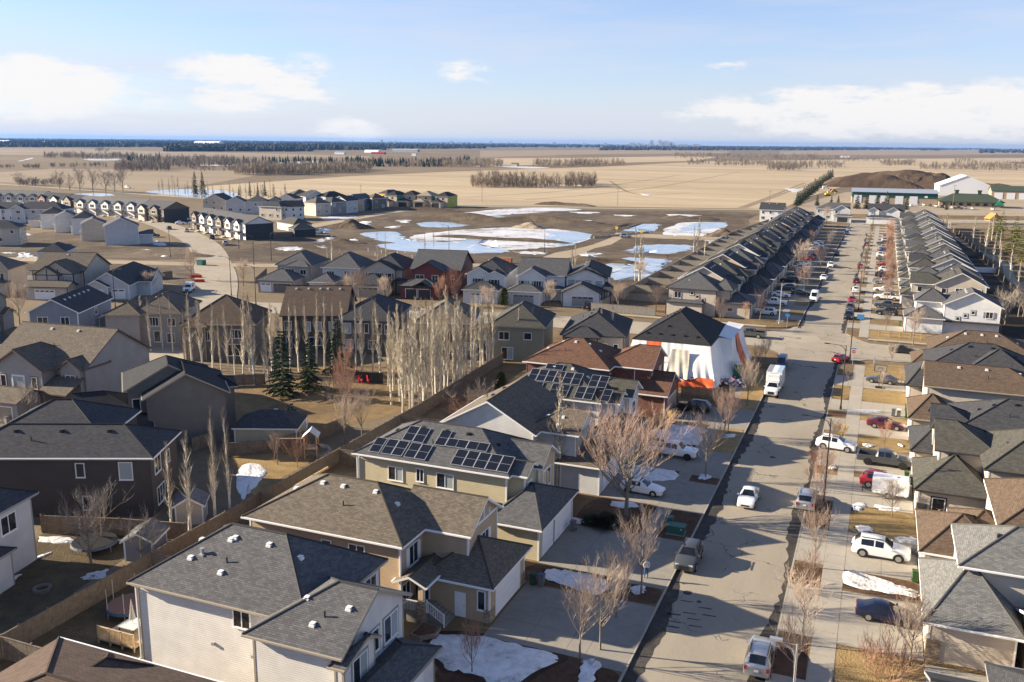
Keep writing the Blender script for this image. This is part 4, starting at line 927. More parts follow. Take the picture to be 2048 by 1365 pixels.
# ------------------------------------------------------------------ kerbs, walks, drives
for x0, x1, y0, y1 in ((-14.06, -13.9, 15, 160), (-4.6, -4.44, 15, 159.5), (-14.06, -13.9, 194, 470), (-4.6, -4.44, 190, 470)):
    k = MB()
    y = y0
    while y < y1: k.box(x0, x1, y, min(y + 3.0, y1) - .012, -.3, .015); y += 3.0
    structure('kerb', k, CONC)
rg = random.Random(11)
for xs, sg, y0, y1, wdt in ((-13.9, 1, 40, 163, 1.0), (-4.6, -1, 40, 163, .75), (-13.9, 1, 192, 420, .6), (-4.6, -1, 190, 420, .6)):
    pts = []; y = y0
    while y < y1: pts.append((xs + sg * max(.15, wdt + .35 * sin(y * .23) + rg.uniform(-.22, .22)), y)); y += .8
    sheet('gutter_grit', [(xs, y0)] + pts + [(xs, y1)], ZR + .008, WET)
for (x0, x1, y0, y1) in ((-14.06, -12.9, 160.5, 171),): pass
def slabs(name, x0, x1, y0, y1, nx, ny, z=.03, mat=CONC, parts=True, gap=.025, flare=0.0):
    """concrete laid in bays: a dirt-dark bed and separate slabs"""
    b = MB(); b.box(x0 + .01, x1 - .01, y0 + .01, y1 - .01, -.2, z - .02); root = structure(name, b, JOINT)
    all_ = MB()
    for i in range(nx):
        for j in range(ny):
            a0 = x0 + (x1 - x0) * i / nx + (gap if i else 0); a1 = x0 + (x1 - x0) * (i + 1) / nx
            c0 = y0 + (y1 - y0) * j / ny + (gap if j else 0); c1 = y0 + (y1 - y0) * (j + 1) / ny
            dz = rg.uniform(-.006, .006)
            if parts:
                s = MB(); s.box(a0, a1, c0, c1, z - .06, z + dz); s.obj('slab', mat, root)
            else: all_.box(a0, a1, c0, c1, z - .06, z + dz)
    if not parts:
        o = all_.obj('slab', mat, root)
    return root
# sidewalks
slabs('sidewalk', -2.0, -0.25, 50, 162, 1, 62, .02)
slabs('sidewalk', -2.0, -0.25, 187, 300, 1, 60, .02, parts=False)
slabs('sidewalk', -2.0, -0.25, 300.02, 460, 1, 60, .02, parts=False)
slabs('sidewalk', -18.7, -17.2, 68, 150, 1, 46, .02, CONC2)
slabs('sidewalk', -18.7, -17.2, 196, 440, 1, 60, .02, CONC2, parts=False)
slabs('sidewalk', -0.2, 50, 184.9, 186.3, 30, 1, .02, parts=False)
slabs('sidewalk', -56, -20, 189.5, 191, 24, 1, .02, parts=False)
# drives of the left row
for (x0, x1, y0, y1) in ((-26.0, -18.72, 40.6, 49.4), (-25.1, -18.72, 57.2, 66.4), (-25.5, -18.72, 70.4, 79.6), (-25.0, -18.72, 87.6, 95.4), (-25.0, -18.72, 98.4, 106.6), (-24.6, -18.72, 117.6, 126.4)):
    slabs('driveway', x0, x1, y0, y1, 2, 3, .03, CONC2)
    slabs('driveway_apron', -17.18, -14.08, y0 - .5, y1 + .3, 1, 3, .018, CONC2)
    if y0 < 60: slabs('driveway', -18.7, -17.2, y0, y1, 1, 3, .024, CONC2)
# drives of the right row
DR = [(58.5, 61.0), (66.6, 75.6), (79.8, 88.4), (95.8, 104.6), (106.8, 115.4), (121.4, 128.2), (131.4, 138.2), (146.4, 153.6)]
for (y0, y1) in DR:
    slabs('driveway', -.22, 5.75, y0, y1, 2, 2, .03, CONC)
    slabs('driveway_apron', -4.42, -2.02, y0 + .3, y1 - .3, 1, 2, .018, CONC)
for i in range(20):
    y = 196 + i * 13.4
    slabs('driveway', -.22, 6.2, y, y + 5.8, 2, 2, .03, CONC, parts=False); slabs('driveway_apron', -4.42, -2.02, y, y + 5.8, 1, 2, .018, CONC, parts=False)
    y = 200 + i * 13.2
    slabs('driveway', -24.2, -18.72, y, y + 5.6, 2, 2, .03, CONC2, parts=False); slabs('driveway_apron', -17.18, -14.08, y, y + 5.6, 1, 2, .018, CONC2, parts=False)
# verges and beds
for (y0, y1) in ((50, 56.2), (67.2, 69.6), (80.3, 86.8), (96, 97.8), (107.2, 116.8), (127, 150)):
    sheet('mulch_bed', smooth_poly([(-17.1, y0), (-14.2, y0), (-14.2, y1), (-17.1, y1)], 3, .08), .006, MULCH if y0 < 105 else GOLD)
for p in ([(-25.2, 80.2), (-18.8, 80), (-18.8, 87.2), (-24.8, 87.2)], [(-25.6, 67.0), (-18.8, 67.0), (-18.8, 69.9), (-25.6, 69.9)], [(-25.5, 50.2), (-18.8, 50.2), (-14.4, 52), (-15, 56.6), (-25.5, 56.6)], [(-27, 107), (-18.8, 107), (-18.8, 117), (-27, 117)]):
    sheet('mulch_bed', smooth_poly(p, 5, .1), .007, MULCH)
for p in ([(-.1, 89), (5.4, 89), (5.4, 95.2), (-.1, 95.2)], [(-.1, 116), (5.4, 116), (5.4, 121), (-.1, 121)], [(-.1, 139), (6, 139), (6, 145.8), (-.1, 145.8)], [(-.1, 128.6), (5.4, 128.6), (5.4, 131), (-.1, 131)], [(-.1, 155), (8, 155), (8, 164), (-.1, 163)], [(0, 187), (12, 187), (12, 195), (0, 195)], [(-4.3, 116), (-2.2, 116), (-2.2, 121), (-4.3, 121)], [(-.1, 48), (6, 48), (6, 58), (-.1, 58)], [(-.1, 61.6), (5.5, 61.6), (5.5, 66), (-.1, 66)], [(-4.3, 139), (-2.2, 139), (-2.2, 146), (-4.3, 146)]):
    sheet('lawn', smooth_poly(p, 4, .1), .006, GOLD)
for p in ([(-4.3, 89), (-2.2, 89), (-2.2, 95.4), (-4.3, 95.4)], [(-4.3, 76), (-2.2, 76), (-2.2, 79.4), (-4.3, 79.4)], [(-4.3, 50), (-2.2, 50), (-2.2, 66), (-4.3, 66)], [(-4.3, 129), (-2.2, 129), (-2.2, 131), (-4.3, 131)], [(-.1, 76.2), (5.4, 76.2), (5.4, 79.4), (-.1, 79.4)]):
    sheet('mulch_bed', smooth_poly(p, 4, .08), .0065, MULCH)
# back yards behind the fence
sheet('back_yard', smooth_poly(GP([(470, 905), (560, 890), (640, 905), (690, 890), (560, 960), (510, 990), (480, 960)], -.2), 4, .2), -.19, GOLD)
sheet('back_yard', smooth_poly(GP([(460, 800), (600, 720), (800, 740), (840, 800), (700, 850), (560, 850)], -.2), 4, .3), -.19, ground_mat('leafy_lawn', ((0.10, 0.068, 0.036), (0.185, 0.128, 0.066), (0.27, 0.19, 0.098)), (0.12, 0.8, 6.0), 0.95, 0.6, 6))
sheet('back_yard', smooth_poly(GP([(-60, 1300), (90, 1060), (260, 1060), (350, 1050), (300, 1080), (0, 1290)], -.2), 4, .2), -.19, DIM)
sheet('back_yard', smooth_poly([(-57, 38), (-47, 38), (-47, 54), (-57, 54)], 3, .1), .005, DIM)
sheet('footpath', ribbon(curve_pts([(22, 470), (29, 420), (33, 370), (38, 330), (36, 290), (40, 250), (46, 220)], 4), 2.6), .02, DIRT)
sheet('shaded_back_lots', [(24.6, 192), (33, 196), (31, 440), (24.4, 440)], .012, ground_mat('shaded_ground', ((.022, .02, .017), (.04, .035, .028), (.07, .06, .045)), (.2, 1, 6), .95, .8, 4))  # house shade over the rear lots, painted as a dark ground sheet
# tar marks, manholes and patched tracks in the carriageway
for (px, py, r) in ((1375, 1186, .38), (1398, 1204, .2), (1545, 915, .35)):
    x, y = G(px, py, ZR); m = MB(); m.cyl((x, y, ZR - .02), r, .032, 14); structure('manhole_cover', m, PATCH)
for k, (px, py) in enumerate(((1348, 1229), (1347, 1244), (1345, 1254), (1342, 1265), (1380, 1227), (1388, 1239), (1390, 1253), (1373, 1203), (1410, 1217), (1418, 1232))):
    x, y = G(px, py, ZR); sheet('tar_mark', smooth_poly([(x - .5, y - .12), (x + .45, y - .02), (x + .5, y + .12), (x - .4, y + .04)], 2, .04), ZR + .008, PATCH)
for k, (a, w) in enumerate((([(1480, 416), (1530, 398), (1572, 381), (1610, 366)], 3.0), ([(1490, 416), (1540, 398), (1584, 381), (1625, 366)], 2.2), ([(1220, 362), (1240, 376), (1262, 386), (1300, 390), (1380, 386)], 2.4), ([(1050, 400), (1180, 390), (1330, 372), (1480, 344)], 2.4), ([(930, 395), (1120, 383), (1260, 366), (1360, 350)], 2.2))):
    sheet('wheel_track', ribbon(curve_pts(GP(a, ZF), 5), w), ZF + .03, STRAWT)
slabs('walkway', 5.8, 11.8, 59.7, 66.2, 3, 3, .028, CONC)
# ------------------------------------------------------------------ houses
S_GREY = shingle('shingle_grey', (0.105, 0.105, 0.108)); S_DARK = shingle('shingle_charcoal', (0.06, 0.061, 0.066)); S_TAUPE = shingle('shingle_taupe', (0.145, 0.122, 0.095)); S_BROWN = shingle('shingle_brown', (0.125, 0.09, 0.064)); S_RUST = shingle('shingle_rust', (0.145, 0.078, 0.052)); S_LIGHT = shingle('shingle_light_grey', (0.16, 0.16, 0.155)); S_BLACK = shingle('shingle_black', (0.035, 0.036, 0.04)); S_OLIVE = shingle('shingle_olive', (0.085, 0.082, 0.07))
V_WHITE = siding('siding_white', (0.63, 0.605, 0.565)); V_TAN = siding('siding_tan', (0.43, 0.315, 0.205)); V_CREAM = siding('siding_cream', (0.47, 0.405, 0.265)); V_GREIGE = siding('siding_greige', (0.33, 0.30, 0.27)); V_BEIGE = siding('siding_beige', (0.48, 0.42, 0.34)); V_DBROWN = siding('siding_dark_brown', (0.075, 0.06, 0.048)); V_TAUPE = siding('siding_taupe', (0.17, 0.148, 0.125)); V_LGREY = siding('siding_light_grey', (0.50, 0.50, 0.50)); V_BLUE = siding('siding_blue_grey', (0.21, 0.235, 0.275)); V_SAGE = siding('siding_sage', (0.25, 0.235, 0.165)); V_PURE = siding('siding_pure_white', (0.64, 0.64, 0.63)); V_CHAR = siding('siding_charcoal', (0.035, 0.036, 0.04)); V_RED = siding('siding_barn_red', (0.16, 0.04, 0.035)); V_MBROWN = siding('siding_brown', (0.12, 0.085, 0.06)); V_PEACH = siding('siding_peach', (0.50, 0.39, 0.28)); V_DKGREY = siding('siding_dark_grey', (0.095, 0.09, 0.085)); V_GREY = siding('siding_grey', (0.24, 0.235, 0.23))
BRICK = brickwork('red_brick', (0.19, 0.075, 0.05)); STONE = brickwork('ledge_stone', (0.14, 0.12, 0.10), .35, .14, .5); STONE2 = brickwork('tan_ledge_stone', (0.30, 0.23, 0.16), .35, .14, .4); STUCCO = plain('white_stucco', (0.60, 0.60, 0.61), 0.9, 0, .2, .06, 2, .3, 40)
GREYDOOR = plain('grey_garage_door', (0.28, 0.28, 0.275), 0.6); BROWNDOOR = plain('tan_garage_door', (0.33, 0.27, 0.20), 0.6); BLACKDOOR = plain('charcoal_door', (0.04, 0.042, 0.042), 0.6)
def HW(label, blocks, wall, sh, wins='auto', **k):
    """blocks given in street-grid metres; the thing stands at the corner of its first block"""
    ox, oy = blocks[0]['x0'], blocks[0]['y0']
    for b in blocks:
        b['x0'] -= ox; b['x1'] -= ox; b['y0'] -= oy; b['y1'] -= oy
    return house(label, (ox, oy), 0, blocks, wall, sh, wins=wins, **k), blocks
def piece(H, name, mat, fn):
    mb = MB(); fn(mb); return mb.obj(name, mat, H)
def pillar(H, x, y, w, z0, z1, zs, mat=STONE, top=TANTRIM):
    mb = MB(); mb.box(x - w / 2, x + w / 2, y - w / 2, y + w / 2, z0, zs); mb.box(x - w * .34, x + w * .34, y - w * .34, y + w * .34, zs, z1, 1); mb.obj('porch_pillar', [mat, top], H)
PANEL = plain('solar_cells', (0.008, 0.009, 0.013), 0.22, 0.0, 0.5); PANLINE = plain('solar_frame', (0.5, 0.5, 0.5), 0.4, .5)
_pan = {}
def solar(H, b, x, v, w, h, p):
    """one panel on the slope facing the camera: x across, v up the slope, from the eave edge"""
    k = (round(w, 2), round(h, 2))
    if k not in _pan:
        m = MB(); m.box(-w / 2 + .03, w / 2 - .03, -h / 2 + .03, h / 2 - .03, .10, .135); f = MB()
        for a in ((-w / 2, -w / 2 + .04, -h / 2, h / 2), (w / 2 - .04, w / 2, -h / 2, h / 2), (-w / 2 + .04, w / 2 - .04, -h / 2, -h / 2 + .04), (-w / 2 + .04, w / 2 - .04, h / 2 - .04, h / 2)): f.box(*a, .08, .15)
        f.box(*( (-w / 2 + .04, w / 2 - .04, -.012, .012) if h > w else (-.012, .012, -h / 2 + .04, h / 2 - .04)), .136, .139)
        _pan[k] = (m.mesh('solar_panel', PANEL), f.mesh('frame', PANLINE))
    a = math.atan(p); y = b['y0'] - .45 + (v + h / 2) * cos(a); z = b['ze'] + (v + h / 2) * sin(a)
    o = link('solar_panel', _pan[k][0], H, (x + w / 2, y, z)); o.rotation_euler = (a, 0, 0); link('frame', _pan[k][1], o)

# --- left row, from the camera outwards
H, bl = HW('house with brown hip roof in the bottom left corner, nearest the camera', [B(-44.95, -28.0, 26.2, 37.0, 5.9, p=.4), B(-40.6, -38.0, 28.0, 36.7, 6.0, 'y', 'hh', p=.62, nowin=1)], V_WHITE, shingle('shingle_umber', (.105, .074, .058)), vents='w', nv=4, near=True, trim=WHITE)
H, bl = HW('white vinyl house with grey hip roof beside the tan house', [B(-46.15, -32.1, 44.8, 54.15, 6.2, p=.62), B(-34.6, -28.15, 42.55, 50.5, 6.0, 'x', 'hg', p=.55), B(-28.6, -25.5, 41.3, 49.9, 2.95, 'y', 'hh', p=.4, oh=.4), B(-28.4, -27.75, 42.3, 46.0, 5.35, 'x', 'hg', p=.62, oh=.3)], V_WHITE, S_GREY, near=True, fascia=TANTRIM, trim=WHITE, vents='w', nv=4, gmat=WHITE,
    wins=[(0, 'S', 8.9, 4.55, 1.3, 1.25, '2'), (1, 'E', 6.2, 3.75, 1.7, 1.7, '2b', {'surround': GREYTRIM}), (3, 'E', 1.85, 3.35, 1.6, 1.7, '2b', {'surround': GREYTRIM}), (1, 'E', 4.15, 3.9, .8, 1.5, '1', {'surround': GREYTRIM}), (0, 'E', 8.0, 4.1, 1.4, 1.4, '2')])
for (x, y) in ((3.2, 1.9), (5.4, 3.6), (6.2, 1.4)): link('vent', VENTW, RO[H.name][0], (x, y, roof_z(bl[0], x, y)))
for (x, y) in ((14.0, .3), (15.4, -1.2), (17.2, .2)): link('vent', VENTW, RO[H.name][1], (x, y, roof_z(bl[1], x, y)))
link('vent_pipe', PIPE, RO[H.name][1], (15.9, -.6, roof_z(bl[1], 15.9, -.6))); link('vent_stack', TURB, RO[H.name][0], (3.9, 2.3, roof_z(bl[0], 3.9, 2.3)))
downspout(H, -.08, -.1, 6.2, WHITE, sx=-.4, sy=-1); downspout(H, 17.9, -2.3, 6.0, DARKTRIM, sy=-.2)
add_garage(H, bl[2], 'E', 4.3, 5.0, 2.2, WHITE, False)
for (x, z) in ((6.3, 2.7), (9.6, 2.5)): piece(H, 'wall_vent', METAL, lambda m: m.box(x, x + .22, -.14, 0, z, z + .2))

H, bl = HW('tan house with taupe hip roof and white side door, driveway with bins', [B(-46.15, -32.05, 57.2, 66.6, 6.2, p=.52), B(-34.0, -28.0, 60.95, 66.8, 6.2, 'x', 'gg', p=.62, oh=.42), B(-30.6, -25.35, 59.1, 66.5, 3.2, 'x', 'hh', p=.5, oh=.5), B(-32.1, -29.9, 56.9, 60.9, 3.35, 'y', 'gg', p=.45, oh=.35, nowall=1)], V_TAN, S_TAUPE, near=True, fascia=WHITE, trim=WHITE, corner=WHITE, vents='w', nv=5,
    wins=[(0, 'S', 10.2, 3.9, 1.35, 1.5, '2'), (0, 'S', 7.4, 4.6, .8, .7, '1'), (0, 'E', 2.1, 3.75, 1.35, 1.6, '2', {'shutters': WHITE}), (1, 'E', 2.95, 3.55, 1.9, 1.6, '3', {'shutters': WHITE}), (0, 'S', 13.3, 1.3, 1.0, .8, '2'), (2, 'S', 4.55, 1.05, .55, 1.5, '1'), (1, 'N', 1.4, 3.6, .8, 1.5, '1'), (0, 'E', .8, 1.2, 1.2, 1.4, '2')])
add_garage(H, bl[2], 'E', 3.7, 4.9, 2.25, WHITE, False); add_door(H, bl[2], 'S', 2.75, .1); add_door(H, bl[0], 'E', 2.9, .9, mat=BLACKDOOR)
downspout(H, 14.12, -.1, 6.2, WHITE, sy=-1)
def tim(m):
    x = bl[1]['x1'] + .05; y0, y1 = bl[1]['y0'], bl[1]['y1']; ym = (y0 + y1) / 2
    m.box(x - .05, x + .05, y0, y1, 6.25, 6.42); m.box(x - .05, x + .05, y0 - .02, y1 + .02, 3.05, 3.3)
    for y in (ym - 1.1, ym, ym + 1.1): m.box(x - .05, x + .04, y - .06, y + .06, 6.42, 7.5 if y == ym else 7.0)
piece(H, 'gable_trim', WHITE, tim)
def stepf(m):
    for k in range(6): m.box(16.05 + k * .3, 16.35 + k * .3, .15, 2.0, -.1, .95 - k * .16)
    m.box(14.2, 16.05, -.2, 2.0, -.1, .98)
piece(H, 'porch_steps', CONC2, stepf)
pillar(H, 16.0, -.15, .62, -.1, 3.2, 1.9, STONE2, V_TAN)
def rail(m):
    m.box(14.3, 15.7, -.2, -.14, 1.75, 1.83)
    for k in range(11): m.box(14.32 + k * .135, 14.36 + k * .135, -.19, -.15, 1.0, 1.75)
    m.box(16.3, 16.4, -.05, .05, .9, 2.0); m.box(17.75, 17.85, -.05, .05, 0, 1.1)
    m.tube([(16.35, 0, 1.9), (17.8, 0, 1.05)], .04, 4); m.tube([(16.35, 0, 1.1), (17.8, 0, .25)], .03, 4)
    for k in range(9): x = 16.5 + k * .15; z = 1.9 - (x - 16.35) * .586; m.box(x - .02, x + .02, -.02, .02, z - .8, z)
piece(H, 'railing', WHITE, rail)
def planter(m):
    m.prism([(16.1, -2.4), (17.0, -2.5), (17.9, -1.6), (17.8, -.5), (16.2, -.4)], -.1, .35)
piece(H, 'flower_bed', brickwork('bed_edging', (0.25, 0.19, 0.14), .3, .12), planter); piece(H, 'bed_soil', MULCH, lambda m: m.prism([(16.3, -2.2), (16.95, -2.3), (17.7, -1.5), (17.6, -.7), (16.35, -.6)], .34, .4))
piece(H, 'stone_veneer', STONE2, lambda m: (m.box(bl[2]['x1'] - .5, bl[2]['x1'] + .06, bl[2]['y0'] - .06, bl[2]['y0'] + .9, -.1, 1.1), m.box(bl[2]['x1'] - .4, bl[2]['x1'] + .06, bl[2]['y1'] - .6, bl[2]['y1'] + .06, -.1, 1.1)))

H, bl = HW('cream house with solar panels on its grey roof, next to the tan house', [B(-46.2, -30.2, 74.3, 83.6, 6.2, p=.5), B(-31.5, -28.6, 74.9, 77.6, 6.2, 'x', 'hg', p=.5, oh=.4), B(-31.5, -28.2, 77.6, 81.9, 6.2, 'x', 'gg', p=.62, oh=.5), B(-30.3, -25.6, 70.7, 80.2, 3.15, 'x', 'hh', p=.42, oh=.45), B(-40, -30.25, 71.4, 74.2, 3.1, 'x', 'hh', p=.5, oh=.3)], V_CREAM, S_GREY, near=True, fascia=WHITE, vents='b', nv=5,
    wins=[(0, 'S', 4.2, 3.9, 1.5, 1.3, '2b'), (0, 'S', 6.9, 4.2, .7, 1.2, 's'), (0, 'S', 9.6, 3.95, 1.7, 1.35, '2b'), (1, 'E', 1.2, 3.6, .9, 1.5, '1', {'surround': WHITE}), (2, 'E', 2.2, 3.6, 1.9, 1.6, '2', {'surround': WHITE})])
for (x, v, n, w, h) in ((-35.98, .38, 5, 1.19, 2.08), (-42.25, 2.55, 2, 1.17, 2.1), (-41.02, .38, 2, 1.17, 2.05), (-38.66, 2.55, 1, 1.14, 2.15), (-37.5, 2.6, 2, 2.2, 1.12), (-44.95, .42, 1, 1.17, 2.05), (-43.6, .42, 2, 1.17, 2.05)):
    for k in range(n): solar(H, bl[0], x + 46.2 + k * w, v, w - .01, h, .5)
add_garage(H, bl[3], 'E', 2.3, 2.7, 2.25, WHITE, False); add_garage(H, bl[3], 'E', 6.4, 4.8, 2.25, WHITE, False)
piece(H, 'stone_veneer', STONE, lambda m: m.box(bl[3]['x1'] - .3, bl[3]['x1'] + .07, bl[3]['y0'] + 3.75, bl[3]['y0'] + 4.0, -.1, 2.6)); downspout(H, -.1, -.1, 6.2, WHITE)
piece(H, 'deck_frame', WOOD3, lambda m: (m.box(-6.4, -6.25, -2.0, -1.85, -.2, 2.3), m.box(-2.6, -2.45, -2.4, -2.25, -.2, 2.3), m.box(-6.4, -.5, -2.05, -1.9, 2.2, 2.4), m.box(-6.4, -6.25, -2.0, 4.0, 2.2, 2.4)))

H, bl = HW('grey gabled house with dark roof between the two solar roofs', [B(-42.7, -32.3, 86.8, 98.0, 6.2, 'y', 'gg', p=.55, vside='L'), B(-33.5, -28.0, 88.4, 95.0, 6.2, 'x', 'hg', p=.5), B(-29.5, -25.1, 87.7, 95.4, 3.2, 'x', 'hh', p=.45)], V_LGREY, S_TAUPE, near=True, fascia=WHITE, vents='b', nv=2,
    wins=[(1, 'E', 1.5, 3.6, 1.0, 1.5, '1'), (1, 'E', 4.6, 3.6, 1.2, 1.5, '1'), (0, 'E', .8, 3.8, .7, 1.4, '1')])
for b in (bl[1], bl[2]): pass
for (x, y) in ((10.8, 3.6), (12.6, 3.4)): link('vent', VENTW, RO[H.name][1], (x, y, roof_z(bl[1], x, y)))
add_garage(H, bl[2], 'E', 3.8, 4.9, 2.2, WHITE, False)
piece(H, 'side_wall', V_GREIGE, lambda m: m.box(14.72, 14.79, 1.6, 8.15, -.1, 6.0))

H, bl = HW('grey house with the largest solar array, between the brick and gabled houses', [B(-41.9, -29.4, 101.35, 112.3, 6.2, p=.5), B(-31.5, -27.2, 101.9, 105.2, 6.2, 'x', 'hg', p=.5, oh=.4), B(-31.5, -26.6, 105.2, 109.4, 6.2, 'x', 'hg', p=.6, oh=.5), B(-29.5, -25.1, 98.8, 106.5, 3.1, 'x', 'hh', p=.4, oh=.4)], V_LGREY, S_OLIVE, near=True, fascia=WHITE, vents='w', nv=4,
    wins=[(1, 'E', 1.6, 3.6, 1.3, 1.5, '2'), (2, 'E', 2.0, 3.6, 1.3, 1.5, '2', {'surround': WHITE}), (0, 'S', 3, 3.9, 1.4, 1.2, '2')])
for (x, v, n, w, h) in ((-37.75, 5.0, 1, 2.3, 1.1), (-39.35, 2.62, 6, 1.14, 2.2), (-39.3, .26, 2, 1.17, 2.2), (-35.8, .26, 2, 1.17, 2.2), (-32.5, .26, 2, 1.14, 2.2), (-31.4, 2.62, 2, 1.12, 2.2), (-29.2, .26, 1, 1.1, 2.2)):
    for k in range(n): solar(H, bl[0], x + 41.9 + k * w, v, w - .01, h, .5)
add_garage(H, bl[3], 'E', 3.8, 4.9, 2.2, WHITE, False)
dm = MB()
for k in range(10):
    a0, a1 = .42 * k / 10, .42 * (k + 1) / 10
dish = thing('satellite_dish', 'grey satellite dish on the wall of the grey solar house', 'dish', (-26.6, 101.5, 3.5), radians(-60)); dm.cyl((0, 0, 0), .42, .1, 16, 0, .12, 'y'); dm.obj('reflector', plain('dish_grey', (0.3, 0.3, 0.31), .5), dish); d2 = MB(); d2.tube([(0, .1, 0), (0, .5, -.3)], .03, 5); d2.tube([(0, .05, -.3), (0, -.5, 0)], .02, 4); d2.obj('arm', METAL, dish)

H, bl = HW('red brick house with brown roof before the tarp-wrapped house', [B(-44.9, -33.0, 117.5, 128.0, 6.2, p=.5), B(-34.5, -27.6, 120.1, 128.6, 6.2, 'x', 'hg', p=.5), B(-29.5, -24.9, 118.0, 126.4, 3.2, 'x', 'gg', p=.5, oh=.4)], BRICK, S_RUST, near=True, fascia=WHITE, vents='w', nv=5, corner=BRICK,
    wins=[(1, 'E', 1.6, 3.6, 1.2, 1.6, '1'), (1, 'E', 6.0, 3.6, 1.4, 1.6, '2'), (0, 'E', 1.2, 3.8, .9, 1.4, '1')])
add_garage(H, bl[2], 'E', 4.2, 4.9, 2.2, BROWNDOOR, False); downspout(H, 15.1, 2.5, 6.2, WHITE, sx=.6, sy=-.6); downspout(H, 19.9, .4, 3.2, WHITE)
piece(H, 'stone_veneer', STONE2, lambda m: m.box(bl[2]['x1'] - .5, bl[2]['x1'] + .07, bl[2]['y0'] - .06, bl[2]['y0'] + 1.2, -.1, 1.3))

# --- the wrapped house
H, bl = HW('corner house wrapped in white and orange tarps under a black hip roof', [B(-34.8, -23.3, 140.4, 156.6, 5.9, 'y', 'hh', p=.62, oh=.45), B(-27.5, -21.2, 148.5, 159.5, 5.4, 'x', 'hh', p=.45, noroof=1)], V_GREY, S_BLACK, wins=None, vents='b', nv=6, near=True, fascia=DARKTRIM)
for k in range(5): link('vent', VENTB, RO[H.name][0], (1.6 + k * 2.0, .9, roof_z(bl[0], 1.6 + k * 2.0, .9)))
TARPW = plain('white_tarp', (0.66, 0.655, 0.63), .55, 0, .4, .05, 1.2); TARPO = plain('orange_tarp', (0.62, 0.115, 0.03), .5, 0, .4, .15, 1.5); TARPT = plain('translucent_tarp', (0.46, 0.42, 0.34), .5, 0, .4, .2, .8)
def along(P, t):
    P = [Vector((a, b, 0)) for a, b in P]; L = [0]
    for a, b in zip(P[:-1], P[1:]): L.append(L[-1] + (b - a).length)
    s = t * L[-1]; k = min(max(j for j in range(len(L)) if L[j] <= s + 1e-9), len(P) - 2)
    return P[k] + (P[k + 1] - P[k]) * ((s - L[k]) / (L[k + 1] - L[k])), L[-1]
def tarp(H, top, bot, z0, z1, mat, name, amp=.22, seed=0, drop=.3, proud=.0):
    """draped sheet hung from one plan line to another: broad folds that deepen and fan out towards the hem"""
    rn = random.Random(seed); L = max(along(top, 0)[1], along(bot, 0)[1]); nu = max(24, int(L / .14)); nv = 16; mb = MB(); ph = [rn.uniform(0, 6.28) for _ in range(6)]
    d = (Vector((*bot[-1], 0)) - Vector((*bot[0], 0))).normalized(); nrm = Vector((d.y, -d.x, 0))
    for i in range(nu + 1):
        a, b = along(top, i / nu)[0], along(bot, i / nu)[0]; s = L * i / nu
        for j in range(nv + 1):
            f = j / nv; sag = f ** 1.25
            w = sin(s * .9 + ph[0] + 1.5 * f) * .55 + sin(s * 2.3 + ph[1] + f * 3 * sin(s * .45)) * .38 + sin(s * 5.1 + ph[2] - f * 4) * .16 * (1 + sin(s * .7)) + sin(s * .5 + 6 * f + ph[3]) * .3 + rn.uniform(-.05, .05)
            zz = z1 + (z0 - z1) * f + (drop * sin(s * 1.1 + ph[4]) * .6 + drop * .3 * sin(s * 4.7 + ph[5])) * f ** 3
            mb.v.append(tuple(a + (b - a) * sag + nrm * (proud + .06 + amp * w * (.2 + f)) + Vector((0, 0, zz))))
    for i in range(nu):
        for j in range(nv): q = i * (nv + 1) + j; mb.f.append((q, q + 1, q + nv + 2, q + nv + 1)); mb.m.append(0)
    return mb.obj(name, mat, H, smooth=True)
tarp(H, [(-.4, 8), (-.45, -.45)], [(-1.6, 8), (-1.6, -4.6)], .3, 5.75, TARPW, 'white_tarp', .15, 1)
tarp(H, [(-.45, -.45), (1.9, -.45)], [(-1.6, -4.6), (1.6, -4.7)], 1.2, 5.75, TARPW, 'white_tarp', .16, 2)
tarp(H, [(1.8, -.45), (4.5, -.45)], [(1.5, -4.7), (4.6, -4.8)], 1.3, 5.75, TARPO, 'orange_tarp', .16, 3)
tarp(H, [(4.3, -.45), (12.0, -.45)], [(4.4, -4.8), (13.6, -5.0)], 1.35, 5.75, TARPW, 'white_tarp', .24, 4, .35)
tarp(H, [(6.2, -1.2), (9.0, -1.2)], [(6.0, -4.9), (9.6, -4.9)], 1.5, 5.1, TARPT, 'clear_tarp', .3, 9, .3, .5)
tarp(H, [(-1.4, -4.5), (13.4, -4.9)], [(-1.6, -5.0), (13.8, -5.6)], .0, 1.7, TARPO, 'orange_tarp', .2, 5)
tarp(H, [(12.0, -.45), (12.0, 7.0), (14.15, 6.4), (14.15, 10)], [(13.6, -5.0), (14.6, 4.0), (15.3, 6.5), (15.4, 10.4)], .3, 5.75, TARPW, 'white_tarp', .2, 6)
tarp(H, [(14.15, 9.8), (14.2, 12.2)], [(15.2, 9.0), (15.6, 14.6)], .2, 5.85, TARPO, 'orange_tarp', .2, 7, .3, .1)
tarp(H, [(14.2, 12.0), (14.2, 17.6), (13.4, 19.4)], [(15.5, 12.6), (15.7, 19), (13.6, 20.6)], .2, 5.9, TARPW, 'white_tarp', .2, 8)
def lid(m):
    m.face([(11.6, 7.6, 5.95), (14.25, 6.2, 5.75), (14.35, 19.2, 5.9), (11.6, 19.2, 6.2)]); m.face([(11.6, 7.6, 5.9), (11.6, 19.2, 6.1), (14.35, 19.2, 5.8), (14.25, 6.2, 5.6)])
piece(H, 'white_tarp', TARPW, lid)

